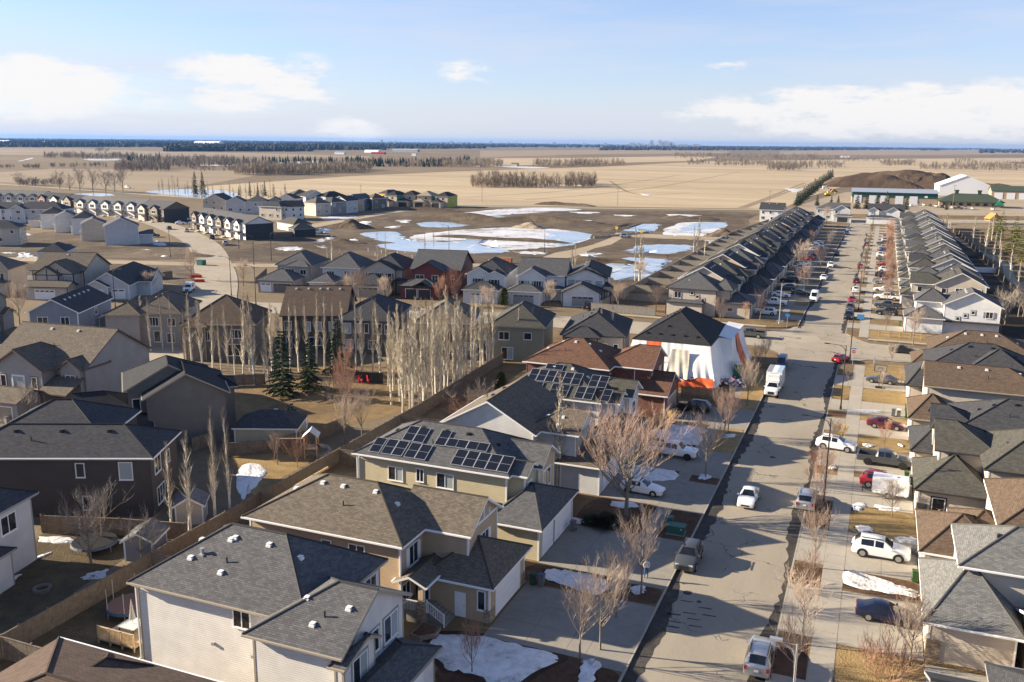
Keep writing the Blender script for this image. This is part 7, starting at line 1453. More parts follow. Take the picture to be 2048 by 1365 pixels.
def wbin(label, px, mat, lid, rz=0.0, z=.03):
    x, y = G(*px, z); T = thing('wheeled_bin', label, 'bin', (x, y, z), rz, 'wheeled bins'); b, l, w, h = bin_mesh(mat, lid)
    link('body', b, T); link('lid', l, T); link('handle', h, T)
    for s in (-1, 1): o = link('wheel', w, T, (s * .2, .24, .11)); o.rotation_euler = (0, 0, pi / 2)
for a in (('dark green bin by the tan house garage, left of a pair', (1066, 1170), BDG, BDG), ('grey bin with blue lid by the tan house garage', (1083, 1172), BGR, BBL), ('green bin by the stone pillar, lowest on the right', (1858, 1300), BG, BDG), ('olive bin beside the light grey roof on the right', (1829, 1164), BG, BG), ('grey bin squeezed beside the white sport utility on the drive', (1826, 1108), BGR, BGR), ('green bin beside the red sport utility', (1812, 962), BG, BG), ('dark bin beside the green one by the red sport utility', (1822, 970), BDG, BGR), ('green bin taller of two by the red saloon driveway', (1813, 837), BG, BDG), ('second green bin behind the first by the red saloon driveway', (1813, 822), BG, BG), ('pale grey bin in the row by the red saloon', (1797, 834), BGR, SIGNW), ('grey bin at the start of the row by the red saloon', (1786, 833), BGR, BGR), ('dark bin at the brick house garage', (1340, 815), BGR, BGR), ('green bin in front of the white gabled corner house', (1800, 653), BG, BDG), ('bin at the cream garage by the juniper', (1146, 1062), BGR, BGR), ('pale bin by the large greige house', (15, 850), plain('bin_pale', (.3, .29, .26), .6), BGR)):
    wbin(*a)
# portable toilet and rubble
x, y = G(1475, 753); T = thing('portable_toilet', 'green portable toilet with pale roof beside the tarps', 'toilet', (x, y, 0), radians(12)); TG = plain('toilet_green', (.02, .13, .10), .5); m = MB(); m.box(-.6, .6, -.6, .6, .05, 2.1); m.obj('cabin', TG, T); m = MB(); m.prism([(-.62, -.62), (.62, -.62), (.62, .62), (-.62, .62)], 2.1, 2.2); m.box(-.5, .5, -.5, .5, 2.2, 2.32); m.obj('roof', plain('toilet_roof', (.5, .52, .5), .5), T); m = MB(); m.box(-.42, .42, -.625, -.6, .15, 2.0); m.obj('door', TG, T); m = MB(); m.cyl((0, -.64, 1.5), .14, .02, 12, axis='y'); m.obj('emblem', plain('toilet_emblem', (.35, .5, .08), .5), T); m = MB(); m.box(-.65, .65, -.65, .65, 0, .06); m.obj('skid', BLACK, T)
rp = random.Random(8); mats = [PR, SIGNW, plain('rubble_pink', (.45, .3, .28), .8), BLACK]
m = MB(); x, y = G(1458, 768)
for k in range(70):
    a, b = rp.gauss(0, 1.3), rp.gauss(0, .9); s = rp.uniform(.12, .4); M = Matrix.Translation((x + a, y + b, max(0, .9 - abs(a) * .35) * rp.random())) @ Matrix.Rotation(rp.uniform(0, 6), 4, 'Z') @ Matrix.Rotation(rp.uniform(0, 1), 4, 'X'); m.box(-s, s, -s * .7, s * .7, 0, s, rp.choice((0, 1, 1, 2, 2, 3)), M)
o = m.obj('rubbish_pile', mats); o['kind'] = 'stuff'
# basketball hoop
T = thing('basketball_hoop', 'portable basketball hoop with clear backboard over the grey saloon', 'basketball hoop', (2.0, 147.2, .03)); m = MB(); m.box(-.5, .5, -.3, .5, 0, .18); m.obj('base', BLACK, T); m = MB(); m.tube([(0, 0, .1), (0, -.1, 2.9)], .05, 6); m.tube([(0, -.1, 2.8), (0, -.6, 3.2)], .04, 5); m.obj('pole', BLACK, T)
m = MB()
for a in ((-.9, .9, 2.75, 2.82), (-.9, .9, 3.75, 3.82), (-.9, -.83, 2.82, 3.75), (.83, .9, 2.82, 3.75), (-.3, .3, 3.35, 3.39), (-.3, -.26, 3.0, 3.35), (.26, .3, 3.0, 3.35)): m.box(a[0], a[1], -.66, -.62, a[2], a[3])
m.obj('backboard_frame', BLACK, T); m = MB(); m.box(-.83, .83, -.645, -.635, 2.82, 3.75); m.obj('backboard', plain('backboard_clear', (.3, .28, .24), .3), T); m = MB(); m.tube([(.23 * cos(t * pi / 6), -.9 + .23 * sin(t * pi / 6), 3.0) for t in range(13)], .015, 4); m.obj('rim', PR, T)
# yard things
def trampoline(label, px, r, matcol, skirt, net=True, z=-.2):
    x, y = G(*px, z); T = thing('trampoline', label, 'trampoline', (x, y, z)); m = MB(); m.cyl((0, 0, .78), r, .04, 24); m.obj('mat', matcol, T); s = MB(); s.cyl((0, 0, .6), r * 1.06, .2, 24, 0, r * 1.02); s.obj('pad', skirt, T)
    for k in range(6):
        a = pi / 3 * k; p = MB(); p.tube([(r * cos(a), r * sin(a), 0), (r * cos(a), r * sin(a), 2.5 if net else .8)], .035, 5); p.obj('pole', METAL, T)
    return T
trampoline('trampoline with leaning net poles in the yard beside the white house', (262, 1226), 1.7, plain('trampoline_mat', (.16, .09, .065), .8), plain('trampoline_pad', (.05, .09, .13), .7), True, 0)
trampoline('old trampoline behind the bare apple tree', (190, 1098), 1.9, BLACK, plain('pad_grey_blue', (.1, .12, .16), .7), False)
x, y = G(85, 1181, -.2); T = thing('stone_ring', 'round stone fire ring on the dim lawn', 'fire pit', (x, y, -.2)); m = MB()
for k in range(14): a = 2 * pi * k / 14; m2 = MB(); M = Matrix.Translation((.62 * cos(a), .62 * sin(a), 0)) @ Matrix.Rotation(a, 4, 'Z'); m2.box(-.11, .11, -.13, .13, 0, .28, 0, M); m2.obj('stone', plain('ring_stone', (.17, .15, .13), .9), T)
m.cyl((0, 0, .02), .5, .06, 12); m.obj('ash_bed', MULCH, T)
x, y = G(112, 1026, -.2); T = thing('air_conditioner', 'air conditioner unit at the wall of the dark brown house', 'air conditioner', (x, y, -.2), radians(24)); m = MB(); m.box(-.4, .4, -.4, .4, .1, .9); m.obj('casing', plain('ac_grey', (.3, .31, .31), .5), T); m = MB(); m.cyl((0, 0, .9), .33, .04, 14); m.obj('fan_grille', BLACK, T)
x, y = G(268, 1276, 0); T = thing('patio_table', 'pale square patio table on the deck by the white house', 'table', (x, y, .45)); m = MB(); m.box(-.75, .75, -.75, .75, .68, .73); m.obj('table_top', plain('table_glass', (.5, .53, .5), .3), T)
for a in (-1, 1):
    for b in (-1, 1): m = MB(); m.box(a * .65 - .03, a * .65 + .03, b * .65 - .03, b * .65 + .03, 0, .68); m.obj('leg', BLACK, T)
T = thing('parasol', 'folded grey parasol standing over the patio table', 'parasol', (x, y, .45)); m = MB(); m.tube([(0, 0, .1), (0, 0, 2.7)], .025, 6); m.obj('pole', METAL, T); m = MB(); m.cyl((0, 0, 1.15), .26, .9, 9, 0, .1); m.cyl((0, 0, 2.05), .12, .5, 9, 0, .04); m.obj('folded_canopy', plain('parasol_cloth', (.28, .26, .25), .9), T)
x0, y0 = x, y; T = thing('deck', 'small wooden deck with railing behind the brown roof', 'deck', (x0, y0, 0)); m = MB(); m.box(-1.9, 1.6, -1.6, 1.3, .3, .45); m.obj('platform', WOOD3, T)
for k in range(4): m = MB(); m.box(-1.9 + k * 1.13, -1.8 + k * 1.13, -1.6, -1.5, -.1, 1.45); m.obj('post', WOOD3, T)
m = MB(); m.box(-1.9, 1.6, -1.6, -1.5, 1.35, 1.42)
for k in range(24): m.box(-1.8 + k * .14, -1.75 + k * .14, -1.58, -1.53, .5, 1.35)
m.obj('railing', WOOD3, T)
def shed(label, px, rz, w, d, h, wall, sh, p=.6, z=-.2, name='garden_shed', ax='y', ends='gg'):
    x, y = G(*px, z); b = B(0, w, 0, d, h, ax, ends, p, oh=.25); H = house(label, (x, y), rz, [b], wall, sh, vents=None, wins=None, name=name, cat='shed', fascia=WHITE); H.location.z = z; return H, b
H, b = shed('small garden shed with grey roof beside the poplars at the fence', (352, 1052), 32, 2.6, 2.6, 2.0, V_BEIGE, S_LIGHT)
H, b = shed('low cream shed with black roof beside the blue spruce', (470, 893), 22, 7.6, 5.2, 2.4, V_CREAM, S_DARK, .55, ax='x', ends='hh'); add_door(H, b, 'S', 5, 0, .3, .3, BLACK)
shed('pale canvas shelter beside the bare apple tree', (250, 1122), 20, 2.6, 3.0, 1.9, plain('shelter_grey', (.22, .215, .225), .8), S_LIGHT, .55)
# play tower
x, y = G(624, 916, -.2); T = thing('play_tower', 'wooden play tower with pale roof and spiral slide', 'playground', (x, y, -.2), radians(25))
for a in (-.7, .7):
    for b in (-.7, .7): m = MB(); m.box(a - .07, a + .07, b - .07, b + .07, 0, 2.9); m.obj('post', WOOD3, T)
m = MB(); m.box(-.8, .8, -.8, .8, 1.3, 1.4); m.obj('platform', WOOD3, T); m = MB(); m.face([(-.95, -1, 2.8), (.0, -1, 3.6), (.0, 1, 3.6), (-.95, 1, 2.8)]); m.face([(.95, -1, 2.8), (.95, 1, 2.8), (.0, 1, 3.6), (.0, -1, 3.6)]); m.face([(-.95, -1, 2.76), (-.95, 1, 2.76), (0, 1, 3.56), (0, -1, 3.56)]); m.face([(.95, -1, 2.76), (0, -1, 3.56), (0, 1, 3.56), (.95, 1, 2.76)]); m.obj('roof', plain('play_roof', (.5, .5, .48), .7), T)
m = MB(); m.tube([(.7 + .7 * (1 - cos(t * .55)), .8 * sin(t * .55), 1.4 - t * .11) for t in range(13)], .3, 8); m.obj('slide', plain('slide_brown', (.3, .23, .17), .5), T)
m = MB(); m.tube([(-.8, 0, 2.4), (-4, 0, 2.4)], .07, 5); m.tube([(-4, 0, 2.4), (-4.3, -1, 0)], .06, 5); m.tube([(-4, 0, 2.4), (-4.3, 1, 0)], .06, 5); m.obj('swing_beam', WOOD3, T)
for k in (-1.6, -2.8): m = MB(); m.tube([(k, 0, 2.4), (k, 0, .5)], .012, 3); m.tube([(k - .4, 0, 2.4), (k - .4, 0, .5)], .012, 3); m.box(k - .42, k + .02, -.12, .12, .46, .5); m.obj('swing', BLACK, T)
# red garden chairs
cm = None
CR_ = plain('chair_red', (.42, .012, .02), .5)
for k, (px, a, nm) in enumerate((((712, 758), 20, 'red slatted garden chair, left of three round the fire pit'), ((724, 766), 80, 'red slatted garden chair, middle of three round the fire pit'), ((738, 766), 150, 'red slatted garden chair, right of three round the fire pit'))):
    x, y = G(*px, -.2); T = thing('garden_chair', nm, 'chair', (x, y, -.2), radians(a), 'red garden chairs'); T.scale = (1.25,) * 3
    if cm is None:
        s = MB(); s.box(-.3, .3, -.3, .3, .32, .38); bk = MB()
        for q in range(5): bk.box(-.3 + q * .125, -.2 + q * .125, .3, .36, .3, 1.05)
        ar = MB(); ar.box(-.42, -.3, -.35, .35, .55, .6); ar.box(.3, .42, -.35, .35, .55, .6); lg = MB(); lg.box(-.04, .04, -.04, .04, 0, .55); cm = (s.mesh('seat', CR_), bk.mesh('backrest', CR_), ar.mesh('armrest', CR_), lg.mesh('leg', CR_))
    link('seat', cm[0], T); link('backrest', cm[1], T); link('armrest', cm[2], T)
    for q in ((-.36, -.3), (.36, -.3), (-.36, .3), (.36, .3)): link('leg', cm[3], T, (*q, 0))
# climbing frames on the far right
x, y = G(1985, 447); T = thing('playground', 'orange roofed climbing frame on the far right lawn', 'playground', (x, y, 0), .3); OR = plain('play_orange', (.5, .2, .05), .6)
m = MB(); m.face([(-3, -3.5, 2.2), (0, -3.5, 5), (0, 3.5, 5), (-3, 3.5, 2.2)]); m.face([(3, -3.5, 2.2), (3, 3.5, 2.2), (0, 3.5, 5), (0, -3.5, 5)]); m.obj('roof', OR, T)
for a in (-2.6, 2.6):
    for b in (-3, 3): m = MB(); m.box(a - .1, a + .1, b - .1, b + .1, 0, 2.6); m.obj('post', WOOD3, T)
m = MB(); m.box(-2.6, 2.6, -3, 3, 1.2, 1.35); m.obj('platform', WOOD3, T)
x, y = G(1930, 622); T = thing('tube_slide', 'yellow tube slide rising behind the white gabled house', 'slide', (x, y, 0), .5); m = MB(); m.tube([(-1.6, 0, 2.6), (0, 0, 3.0), (1.3, 0, 3.3)], .55, 10, 0, True); m.obj('tube', SIGNY, T)
for a in (-1, 1): m = MB(); m.box(a - .1, a + .1, -.1, .1, 0, 2.8); m.obj('post', WOOD, T)
# person on the drive
def person(label, x, y, rz):
    import bmesh
    V_ = [(0, 0, .93), (0, 0, 1.15), (0, 0, 1.38), (0, .01, 1.5), (0, -.01, 1.62), (0, -.01, 1.72),
          (.1, 0, .88), (.12, -.03, .48), (.13, .02, .09), (.13, -.13, .04), (-.1, 0, .88), (-.13, -.06, .48), (-.14, 0, .09), (-.14, -.15, .04),
          (.2, .0, 1.36), (.26, .04, 1.1), (.2, -.16, .98), (.14, -.22, 1.0), (-.2, 0, 1.36), (-.27, .03, 1.1), (-.2, -.18, 1.0), (-.13, -.24, 1.03)]
    E = [(0, 1), (1, 2), (2, 3), (3, 4), (4, 5), (0, 6), (6, 7), (7, 8), (8, 9), (0, 10), (10, 11), (11, 12), (12, 13), (2, 14), (14, 15), (15, 16), (16, 17), (2, 18), (18, 19), (19, 20), (20, 21)]
    Rr = [.15, .14, .15, .058, .095, .08, .105, .07, .048, .04, .105, .07, .048, .04, .07, .052, .04, .035, .07, .052, .04, .035]
    me = bpy.data.meshes.new('person'); me.from_pydata([tuple(v) for v in V_], E, []); o = link('person', me, None, (x, y, .03), rz)
    md = o.modifiers.new('skin', 'SKIN'); 
    for i, r in enumerate(Rr): me.skin_vertices[0].data[i].radius = (r, r * (.72 if i < 3 else 1))
    me.skin_vertices[0].data[0].use_root = True
    sb = o.modifiers.new('sub', 'SUBSURF'); sb.levels = 2; sb.render_levels = 2
    dg = bpy.context.evaluated_depsgraph_get(); nm = bpy.data.meshes.new_from_object(o.evaluated_get(dg)); o.modifiers.clear(); o.data = nm
    nm.materials.clear()
    for mt in (plain('jeans', (.05, .10, .19), .8), plain('white_top', (.62, .61, .58), .8), plain('skin', (.45, .28, .2), .6), plain('hair_brown', (.06, .04, .025), .7), BLACK): nm.materials.append(mt)
    for p in nm.polygons:
        c = p.center; k = 0
        if c.z > .95: k = 1
        if c.z > 1.49: k = 2
        if c.z > 1.66 or (c.z > 1.56 and c.y > .03): k = 3
        if c.z < .085: k = 4
        if c.y < -.17 and .9 < c.z < 1.1: k = 2
        p.material_index = k
    nm.polygons.foreach_set('use_smooth', [True] * len(nm.polygons))
    tag(o, label, 'person'); return o
x, y = G(1292, 1155, .03); person('person in white top and blue jeans standing on the driveway by a bare tree', x, y, radians(25))
# boulders and garden bits in the mulch garden
for px, nm, s in (((1282, 1024), 'tall standing stone in the mulch bed by the large bare tree', (.25, .25, .9)), ((1362, 852), 'pale boulder in the front garden by the black car', (.7, .5, .5)), ((92, 1050), None, 0)):
    if nm is None: continue
    x, y = G(*px); m = MB(); rr = random.Random(4)
    for i in range(7):
        for j in range(9): a = 2 * pi * j / 9; e = pi * i / 6; k = rr.uniform(.85, 1.1); m.v.append((s[0] * sin(e) * cos(a) * k, s[1] * sin(e) * sin(a) * k, s[2] * .5 * (1 - cos(e)) * (1 + .0 * k)))
    for i in range(6):
        for j in range(9): q = i * 9 + j; q2 = i * 9 + (j + 1) % 9; m.f.append((q, q2, q2 + 9, q + 9)); m.m.append(0)
    o = m.obj('boulder', plain('boulder_stone', (.33, .28, .22), .9, 0, .2, .2, 3), None, False, ); o.location = (x, y, 0); tag(o, nm, 'boulder')
# ------------------------------------------------------------------ trees and planting near by
rt = random.Random(99)
POP = 'poplars in the stand by the board fence'
def pj(k, n): return '%s%d' % (k, rt.randrange(n))
# the dense stand along the fence
for k in range(36):
    t = k / 35; x, y = -58.6 + rt.uniform(-.6, .5), 106.5 + 30 * t + rt.uniform(-.5, .5); tree(pj('poplar', 5), (x, y), 'bare columnar poplar in the rank of the dense stand nearest the board fence', 11.6 + rt.uniform(-3.5, 3), POP, -.2)
for k in range(17):
    t = k / 16; x, y = -62.2 + rt.uniform(-.8, .8) - 1.5 * t, 109.5 + 26 * t + rt.uniform(-.6, .6); tree(pj('poplar', 5), (x, y), 'bare columnar poplar in the middle rank of the dense stand', 12.2 + rt.uniform(-3.5, 2.2), 'poplars in the middle rank of the stand', -.2)
for k in range(12):
    x, y = -68 + rt.uniform(-4, 3), 116 + 20 * k / 11; tree(pj('poplar', 5), (x, y), 'bare columnar poplar in the thin back rank of the dense stand, on the lawn', 10.8 + rt.uniform(-2, 2), 'poplars in the back rank of the stand', -.2)
P2 = [((405, 735), 11.5), ((426, 742), 11), ((443, 746), 10), ((458, 744), 11), ((470, 750), 9), ((488, 768), 14.4), ((510, 770), 14.6), ((528, 768), 11.5), ((545, 748), 12), ((562, 752), 11), ((581, 748), 12.2), ((598, 744), 12), ((616, 738), 11.6), ((633, 728), 12.2), ((649, 738), 13.5), ((664, 742), 12), ((690, 748), 11.4), ((712, 742), 12.2), ((385, 728), 12), ((372, 722), 9), ((725, 748), 11), ((745, 752), 12.4), ((762, 756), 12.6), ((780, 760), 11.6), ((800, 770), 12.4), ((818, 768), 11), ((500, 742), 10), ((540, 770), 10.6)]
for p, h in P2: tree(pj('poplar', 5), G(*p, -.2), 'slender bare poplar in the row before the dark brown houses', h, 'poplars in the row before the dark brown houses', -.2)
for p, h, nm in (((343, 1072), 9.4, 'bare poplar at the board fence, shortest and leftmost of four tall ones'), ((381, 1076), 10.2, 'bare poplar at the board fence, second of four tall ones'), ((431, 1046), 11.9, 'bare poplar at the board fence, tallest of four'), ((461, 1034), 11.4, 'bare poplar at the board fence, rightmost of four tall ones'), ((1116, 978), 12.6, 'lone slim poplar between the cream and the grey gabled house')):
    tree(pj('poplar', 5), G(*p, -.1), nm, h, None, -.1, wide=1.1)
for p, h in (((284, 690), 9), ((302, 704), 9.6), ((326, 700), 10.4), ((346, 706), 9.8)): tree(pj('poplar', 5), G(*p, -.2), 'thin bare poplar by the tan house on the left', h, 'poplars by the tan house on the left', -.2)
for p, h in (((1206, 716), 9), ((1222, 716), 9.6), ((1192, 712), 7)): tree(pj('poplar', 5), G(*p, -.1), 'thin bare poplar behind the brown brick house', h, 'poplars behind the brown brick house', -.1)
for p, h in (((1033, 720), 10), ((1064, 716), 9)): tree(pj('poplar', 5), G(*p, -.1), 'thin bare poplar before the sage green house', h, 'poplars before the sage green house', -.1)
for p, h in (((1270, 562), 15), ((1278, 566), 14), ((1284, 560), 12)): tree(pj('poplar', 5), G(*p, -.1), 'tall poplar by the frozen pond beyond the cross street', h, 'poplars by the frozen pond', -.1)
for p, h in (((1386, 514), 10), ((1394, 514), 13), ((1408, 520), 9)): tree(pj('poplar', 5), G(*p, -.1), 'poplar at the back fence of the left row', h, 'poplars at the back fence of the left row', -.1)
for p, h in (((655, 520), 9), ((664, 522), 10), ((755, 522), 9), ((772, 524), 9), ((868, 505), 9), ((850, 512), 7), ((1145, 540), 8), ((1150, 542), 9)): tree(pj('poplar', 5), G(*p, -.2), 'small poplar on the bare land behind the facing row', h, 'poplars on the bare land', -.2)
for k in range(11):
    y = 212 + k * 20 + rt.uniform(-3, 3); tree(pj('poplar', 5), (34.6 + rt.uniform(-1, 1.5) - k * .06, y), 'bare poplar along the footpath behind the right row', 8.5 + rt.uniform(-2.5, 2.5), 'poplars along the footpath', 0, wide=1.3)
for k in range(7):
    tree(pj('poplar', 5), (43 + rt.uniform(-3, 8), 250 + k * 26), 'bare poplar on the green beyond the footpath', 8.5 + rt.uniform(-2, 2), 'poplars on the green', 0, wide=1.3)
for k in range(9): tree(pj('poplar', 5), (24.5 + rt.uniform(-.4, .4), 352 + k * 9), 'bare poplar in the dim yards at the far right', 9 + rt.uniform(-2, 2), 'poplars in the far right yards', 0)
# evergreens
for p, h, nm in (((566, 792), 9.6, 'dark spruce on the big lawn, leftmost and tallest of three'), ((620, 780), 7.8, 'dark spruce on the big lawn, middle of three'), ((676, 748), 8.6, 'dark spruce on the big lawn, rightmost of three'), ((258, 676), 7.4, 'young spruce in front of the tan house')): tree('spruce%d' % rt.randrange(3), G(*p, -.2), nm, h, None, -.2, wide=1.12)
tree('blue0', G(583, 872, -.2), 'rounded blue spruce beside the low cream shed', 4.2, None, -.2, wide=1.15)
tree('cedar0', G(1002, 792, -.1), 'dark upright cedar in the corner by the reddish fence', 3.6, None, -.1)
tree('cedar1', G(1008, 612, -.2), 'olive upright cedar beside the white twin-gabled house', 4.2, None, -.2)
for p, nm, s in (((1200, 1052), 'dark spreading juniper at the edge of the cream house drive', 1.2), ((1215, 1046), 'second spreading juniper behind the first at the cream house drive', .9)): tree('juniper0', G(*p), nm, s)
for k, p in enumerate(((1995, 480), (2003, 462), (2022, 507), (2038, 494), (2048, 524), (2030, 476), (1988, 470))): tree('pine0', G(*p), 'yellow green pine in the clump beyond the footpath', 9.5 + rt.uniform(-1, 2), 'pines beyond the footpath', 0)
# street trees and yard trees, left side of the street
tree('elm0', G(1252, 1030), 'large spreading bare tree with pinkish twigs before the white car', 9.0, None, 0, wide=1.15)
L_ = [('street0', (1282, 1188), 6.4, 'bare street tree in the mulch bed beside the person'), ('street1', (1232, 1236), 5.2, 'bare street tree at the end of the tan house drive'), ('street2', (1160, 1318), 5.6, 'bare many-stemmed tree at the snow edge, lower left of two'), ('street3', (1200, 1300), 6.2, 'bare tree between the drive and the gutter, upper right of two'), ('red1', (944, 1345), 3.7, 'small reddish tree standing in the snow patch'), ('street4', (1411, 955), 6.6, 'bare street tree by the white pickup'), ('pink1', (1448, 874), 5.8, 'bare street tree beside the brown verge near the black car'), ('pink2', (1456, 868), 5.2, 'thinner bare tree just behind another near the black car'), ('street1', (1494, 812), 6.2, 'bare street tree in front of the green toilet'), ('street2', (1516, 742), 4.2, 'small bare tree on the verge of the wrapped house'), ('street3', (1530, 720), 3.6, 'smallest bare tree on the corner verge of the wrapped house')]
for k, p, h, nm in L_: tree(k, G(*p), nm, h)
Rr_ = [('street0', (1628, 1136), 5.0, 'bare street tree at the right kerb opposite the green utility box'), ('pink0', (1618, 1180), 3.4, 'low bare tree in the right verge below the snowy driveway'), ('street2', (1604, 1290), 4.9, 'bare street tree beside the wide sidewalk, second from the bottom'), ('street4', (1586, 1358), 4.3, 'bare street tree nearest the camera in the right verge'), ('pink3', (1646, 985), 4.4, 'pinkish street tree behind the silver minivan'), ('pink1', (1634, 1040), 3.4, 'pinkish street tree before the silver minivan'), ('street1', (1664, 900), 3.6, 'thin street tree beside the crossing white car'), ('street3', (1696, 770), 3.1, 'small bare tree by the street lamp near the stop sign'), ('round0', (1818, 1332), 4.9, 'bare branching tree in front of the lowest stone pillar'), ('round1', (1783, 1035), 3.4, 'bare tree in the yard below the cargo trailer'), ('red0', (1768, 896), 3.4, 'red twigged round tree on the golden lawn by the dark red car'), ('street0', (1764, 785), 3.0, 'small bare tree in front of the grey saloon'), ('street2', (1783, 730), 3.4, 'bare tree on the corner lawn near the marker post'), ('street4', (1802, 770), 2.5, 'sapling beside the driveway of the grey saloon'), ('round2', (1826, 690), 6.1, 'large bare round tree at the side street corner'), ('street1', (1771, 664), 4.0, 'bare tree on the lawn corner by the rail fence')]
for k, p, h, nm in Rr_: tree(k, G(*p), nm, h)
for p, nm, h, w in (((1790, 1330), 'mass of reddish brown shrubs at the bottom of the right sidewalk', 2.6, 1.3), ((1768, 1362), 'rust red shrub on the lowest golden lawn', 2.4, 1.3), ((1745, 1318), 'red brown shrub at the edge of the navy car drive', 1.6, 1.2), ((1600, 1178), 'tangled shrub at the foot of the right street tree', 1.7, 1.2), ((1225, 870), 'tall red twig shrub beside the grey solar house', 3.4, 1.2), ((1262, 905), 'second red twig shrub beside the grey solar house', 2.8, 1.2), ((1465, 1120), None, 0, 0), ((600, 915), 'rust red shrub beside the play tower', 3.0, 1.1), ((940, 818), 'tan bushy shrub behind the gabled house', 4.2, 1.5), ((920, 835), 'second tan bushy shrub by the reddish fence', 3.0, 1.4), ((1640, 935), 'pinkish shrub at the kerb by the lamp post', 2.6, 1.0), ((1634, 965), 'pinkish shrub lower along the kerb by the lamp post', 2.4, 1.0), ((1880, 1030), 'arching dry shrub against the beige wall by the stone corner', 2.4, 1.6), ((662, 780), 'grey purple shrub right of the spruces', 2.8, 1.6)):
    if nm: tree('%s%d' % ('redshrub' if ('red' in nm or 'rust' in nm or 'pink' in nm) else 'shrub', rt.randrange(2)), G(*p), nm, h, None, -.1 if p[0] < 1000 else 0, wide=w)
for p, nm in (((1318, 852), 'pale tuft of tall grass by the brick garage'), ((1343, 846), 'golden tuft of tall grass before the black car'), ((1680, 870), 'golden tuft of grass by the kerb near the white car')): tree('drygrass0', G(*p), nm, 1.6)
for k, (px, h) in enumerate((((1170, 1128), .8), ((1066, 1158), .7), ((1150, 1085), .6), ((1860, 1290), .8))): tree('shrub0', G(*px), ('dry flower bed stems by the cream garage', 'yellowish low shrub at the tan garage corner', 'low stems along the cream house drive', 'low shrub in front of the stone pillar')[k], h, None, 0)
tree('gnarl0', G(182, 1128, -.2), 'gnarled bare apple tree on the dim lawn', 5.4, None, -.2); tree('gnarl1', G(206, 1090, -.2), 'second gnarled bare tree behind the apple tree', 5.0, None, -.2); tree('gnarl2', G(285, 1128, -.2), 'low spreading bare tree beside the canvas shelter', 4.0, None, -.2)
tree('red2', G(690, 855, -.2), 'tall slim reddish tree on the big lawn', 10.2, None, -.2, wide=.75); tree('street3', G(724, 880, -.2), 'bare tree in the corner of the board fence', 6.2, None, -.2); tree('street0', G(690, 890, -.2), 'bare tree left of the board fence corner', 5.6, None, -.2); tree('red0', G(595, 935, -.2), 'small red tree on the golden lawn', 3.2, None, -.2); tree('gnarl1', G(60, 850, -.2), 'pale gnarled tree in front of the large greige house', 5.0, None, -.2)
tree('street4', G(555, 930, -.2), 'thin sapling on the golden lawn', 3.6, None, -.2)
for p, h, nm in (((40, 652), 7.6, 'wide bare tree at the left edge by the street'), ((98, 690), 4.5, 'bare bush below the blue-grey gabled house'), ((300, 590), 5, 'bare bushes beside the grey bungalow drive'), ((383, 560), 7.5, 'bare tree at the bend by the red barriers'), ((487, 572), 6, 'bare tree on the verge of the curved street'), ((700, 612), 6.5, 'bare tree before the pale grey facing house'), ((720, 616), 8, 'larger bare tree between the pale grey and greige facing houses'), ((660, 610), 5, 'bare tree before the greige dormer house'), ((770, 612), 6, 'round bare tree before the black-shuttered house'), ((908, 612), 8.4, 'tall reddish bare tree beside the red house'), ((880, 612), 6.5, 'red twigged tree in front of the red house'), ((976, 628), 5.4, 'bare round tree in front of the white twin-gabled house'), ((1100, 614), 5.4, 'broad bare tree between the two white facing houses'), ((1236, 622), 5.6, 'broad bare tree right of the bright white house'), ((1312, 626), 5.4, 'broad bare tree behind the pale fence')):
    tree('%s%d' % ('red' if 'red' in nm.split()[:3] or 'reddish' in nm else 'round', rt.randrange(2)), G(*p, -.2), nm, h, None, -.2)
for p, h, nm, k in (((1440, 655), 5.6, 'bare tree left of the corner house drive', 'round0'), ((1520, 640), 5.8, 'bare tree on the verge beside the dark pickup', 'pink1'), ((1490, 640), 3.6, 'small pinkish tree behind the dark pickup', 'red1'), ((1603, 545), 8.2, 'large tan round-headed tree at the left row', 'round1'), ((1608, 590), 7, 'pale bare tree beside the white van', 'pink2'), ((1640, 540), 6.4, 'bare tree at the left kerb by the nearer white saloon', 'pink0'), ((1660, 500), 6, 'bare tree at the left kerb by the black saloon', 'street1'), ((1652, 452), 8, 'pinkish bare tree far up the left row', 'pink3'), ((1622, 492), 5.6, 'reddish bare tree in a yard of the left row', 'red0'), ((1628, 520), 4.5, 'low reddish tree in a yard of the left row', 'red1'), ((1335, 536), 4, 'reddish bushes at the back fence corner of the left row', 'red0'), ((1280, 570), 6, 'tangled bare tree by the pond fence', 'round2')): tree(k, G(*p), nm, h)
for i in range(15): tree(pj('red', 3) if i % 3 else pj('pink', 4), (3.9 + rt.uniform(-1.4, .6), 226 + i * 13.3 + rt.uniform(-1, 1)), '%s reddish bare yard tree from the corner along the right row' % (['first'] + ORD)[i], 6.2 + rt.uniform(-1.2, 1.6), 'reddish yard trees along the right row', 0)
for i in range(10): tree(pj('street', 5), (-3.3, 216 + i * 21), 'thin bare street tree along the far right kerb', 3.4 + rt.uniform(-.8, .8), 'street trees along the far right kerb', 0)
for k in range(9): tree(pj('gnarl', 3), (27 + rt.uniform(-3, 5), 186 + k * 6.5), 'bare scrubby tree in the dim yard behind the white gabled house', 5.2 + rt.uniform(-1, 1.5), 'scrubby trees behind the white gabled house', 0)
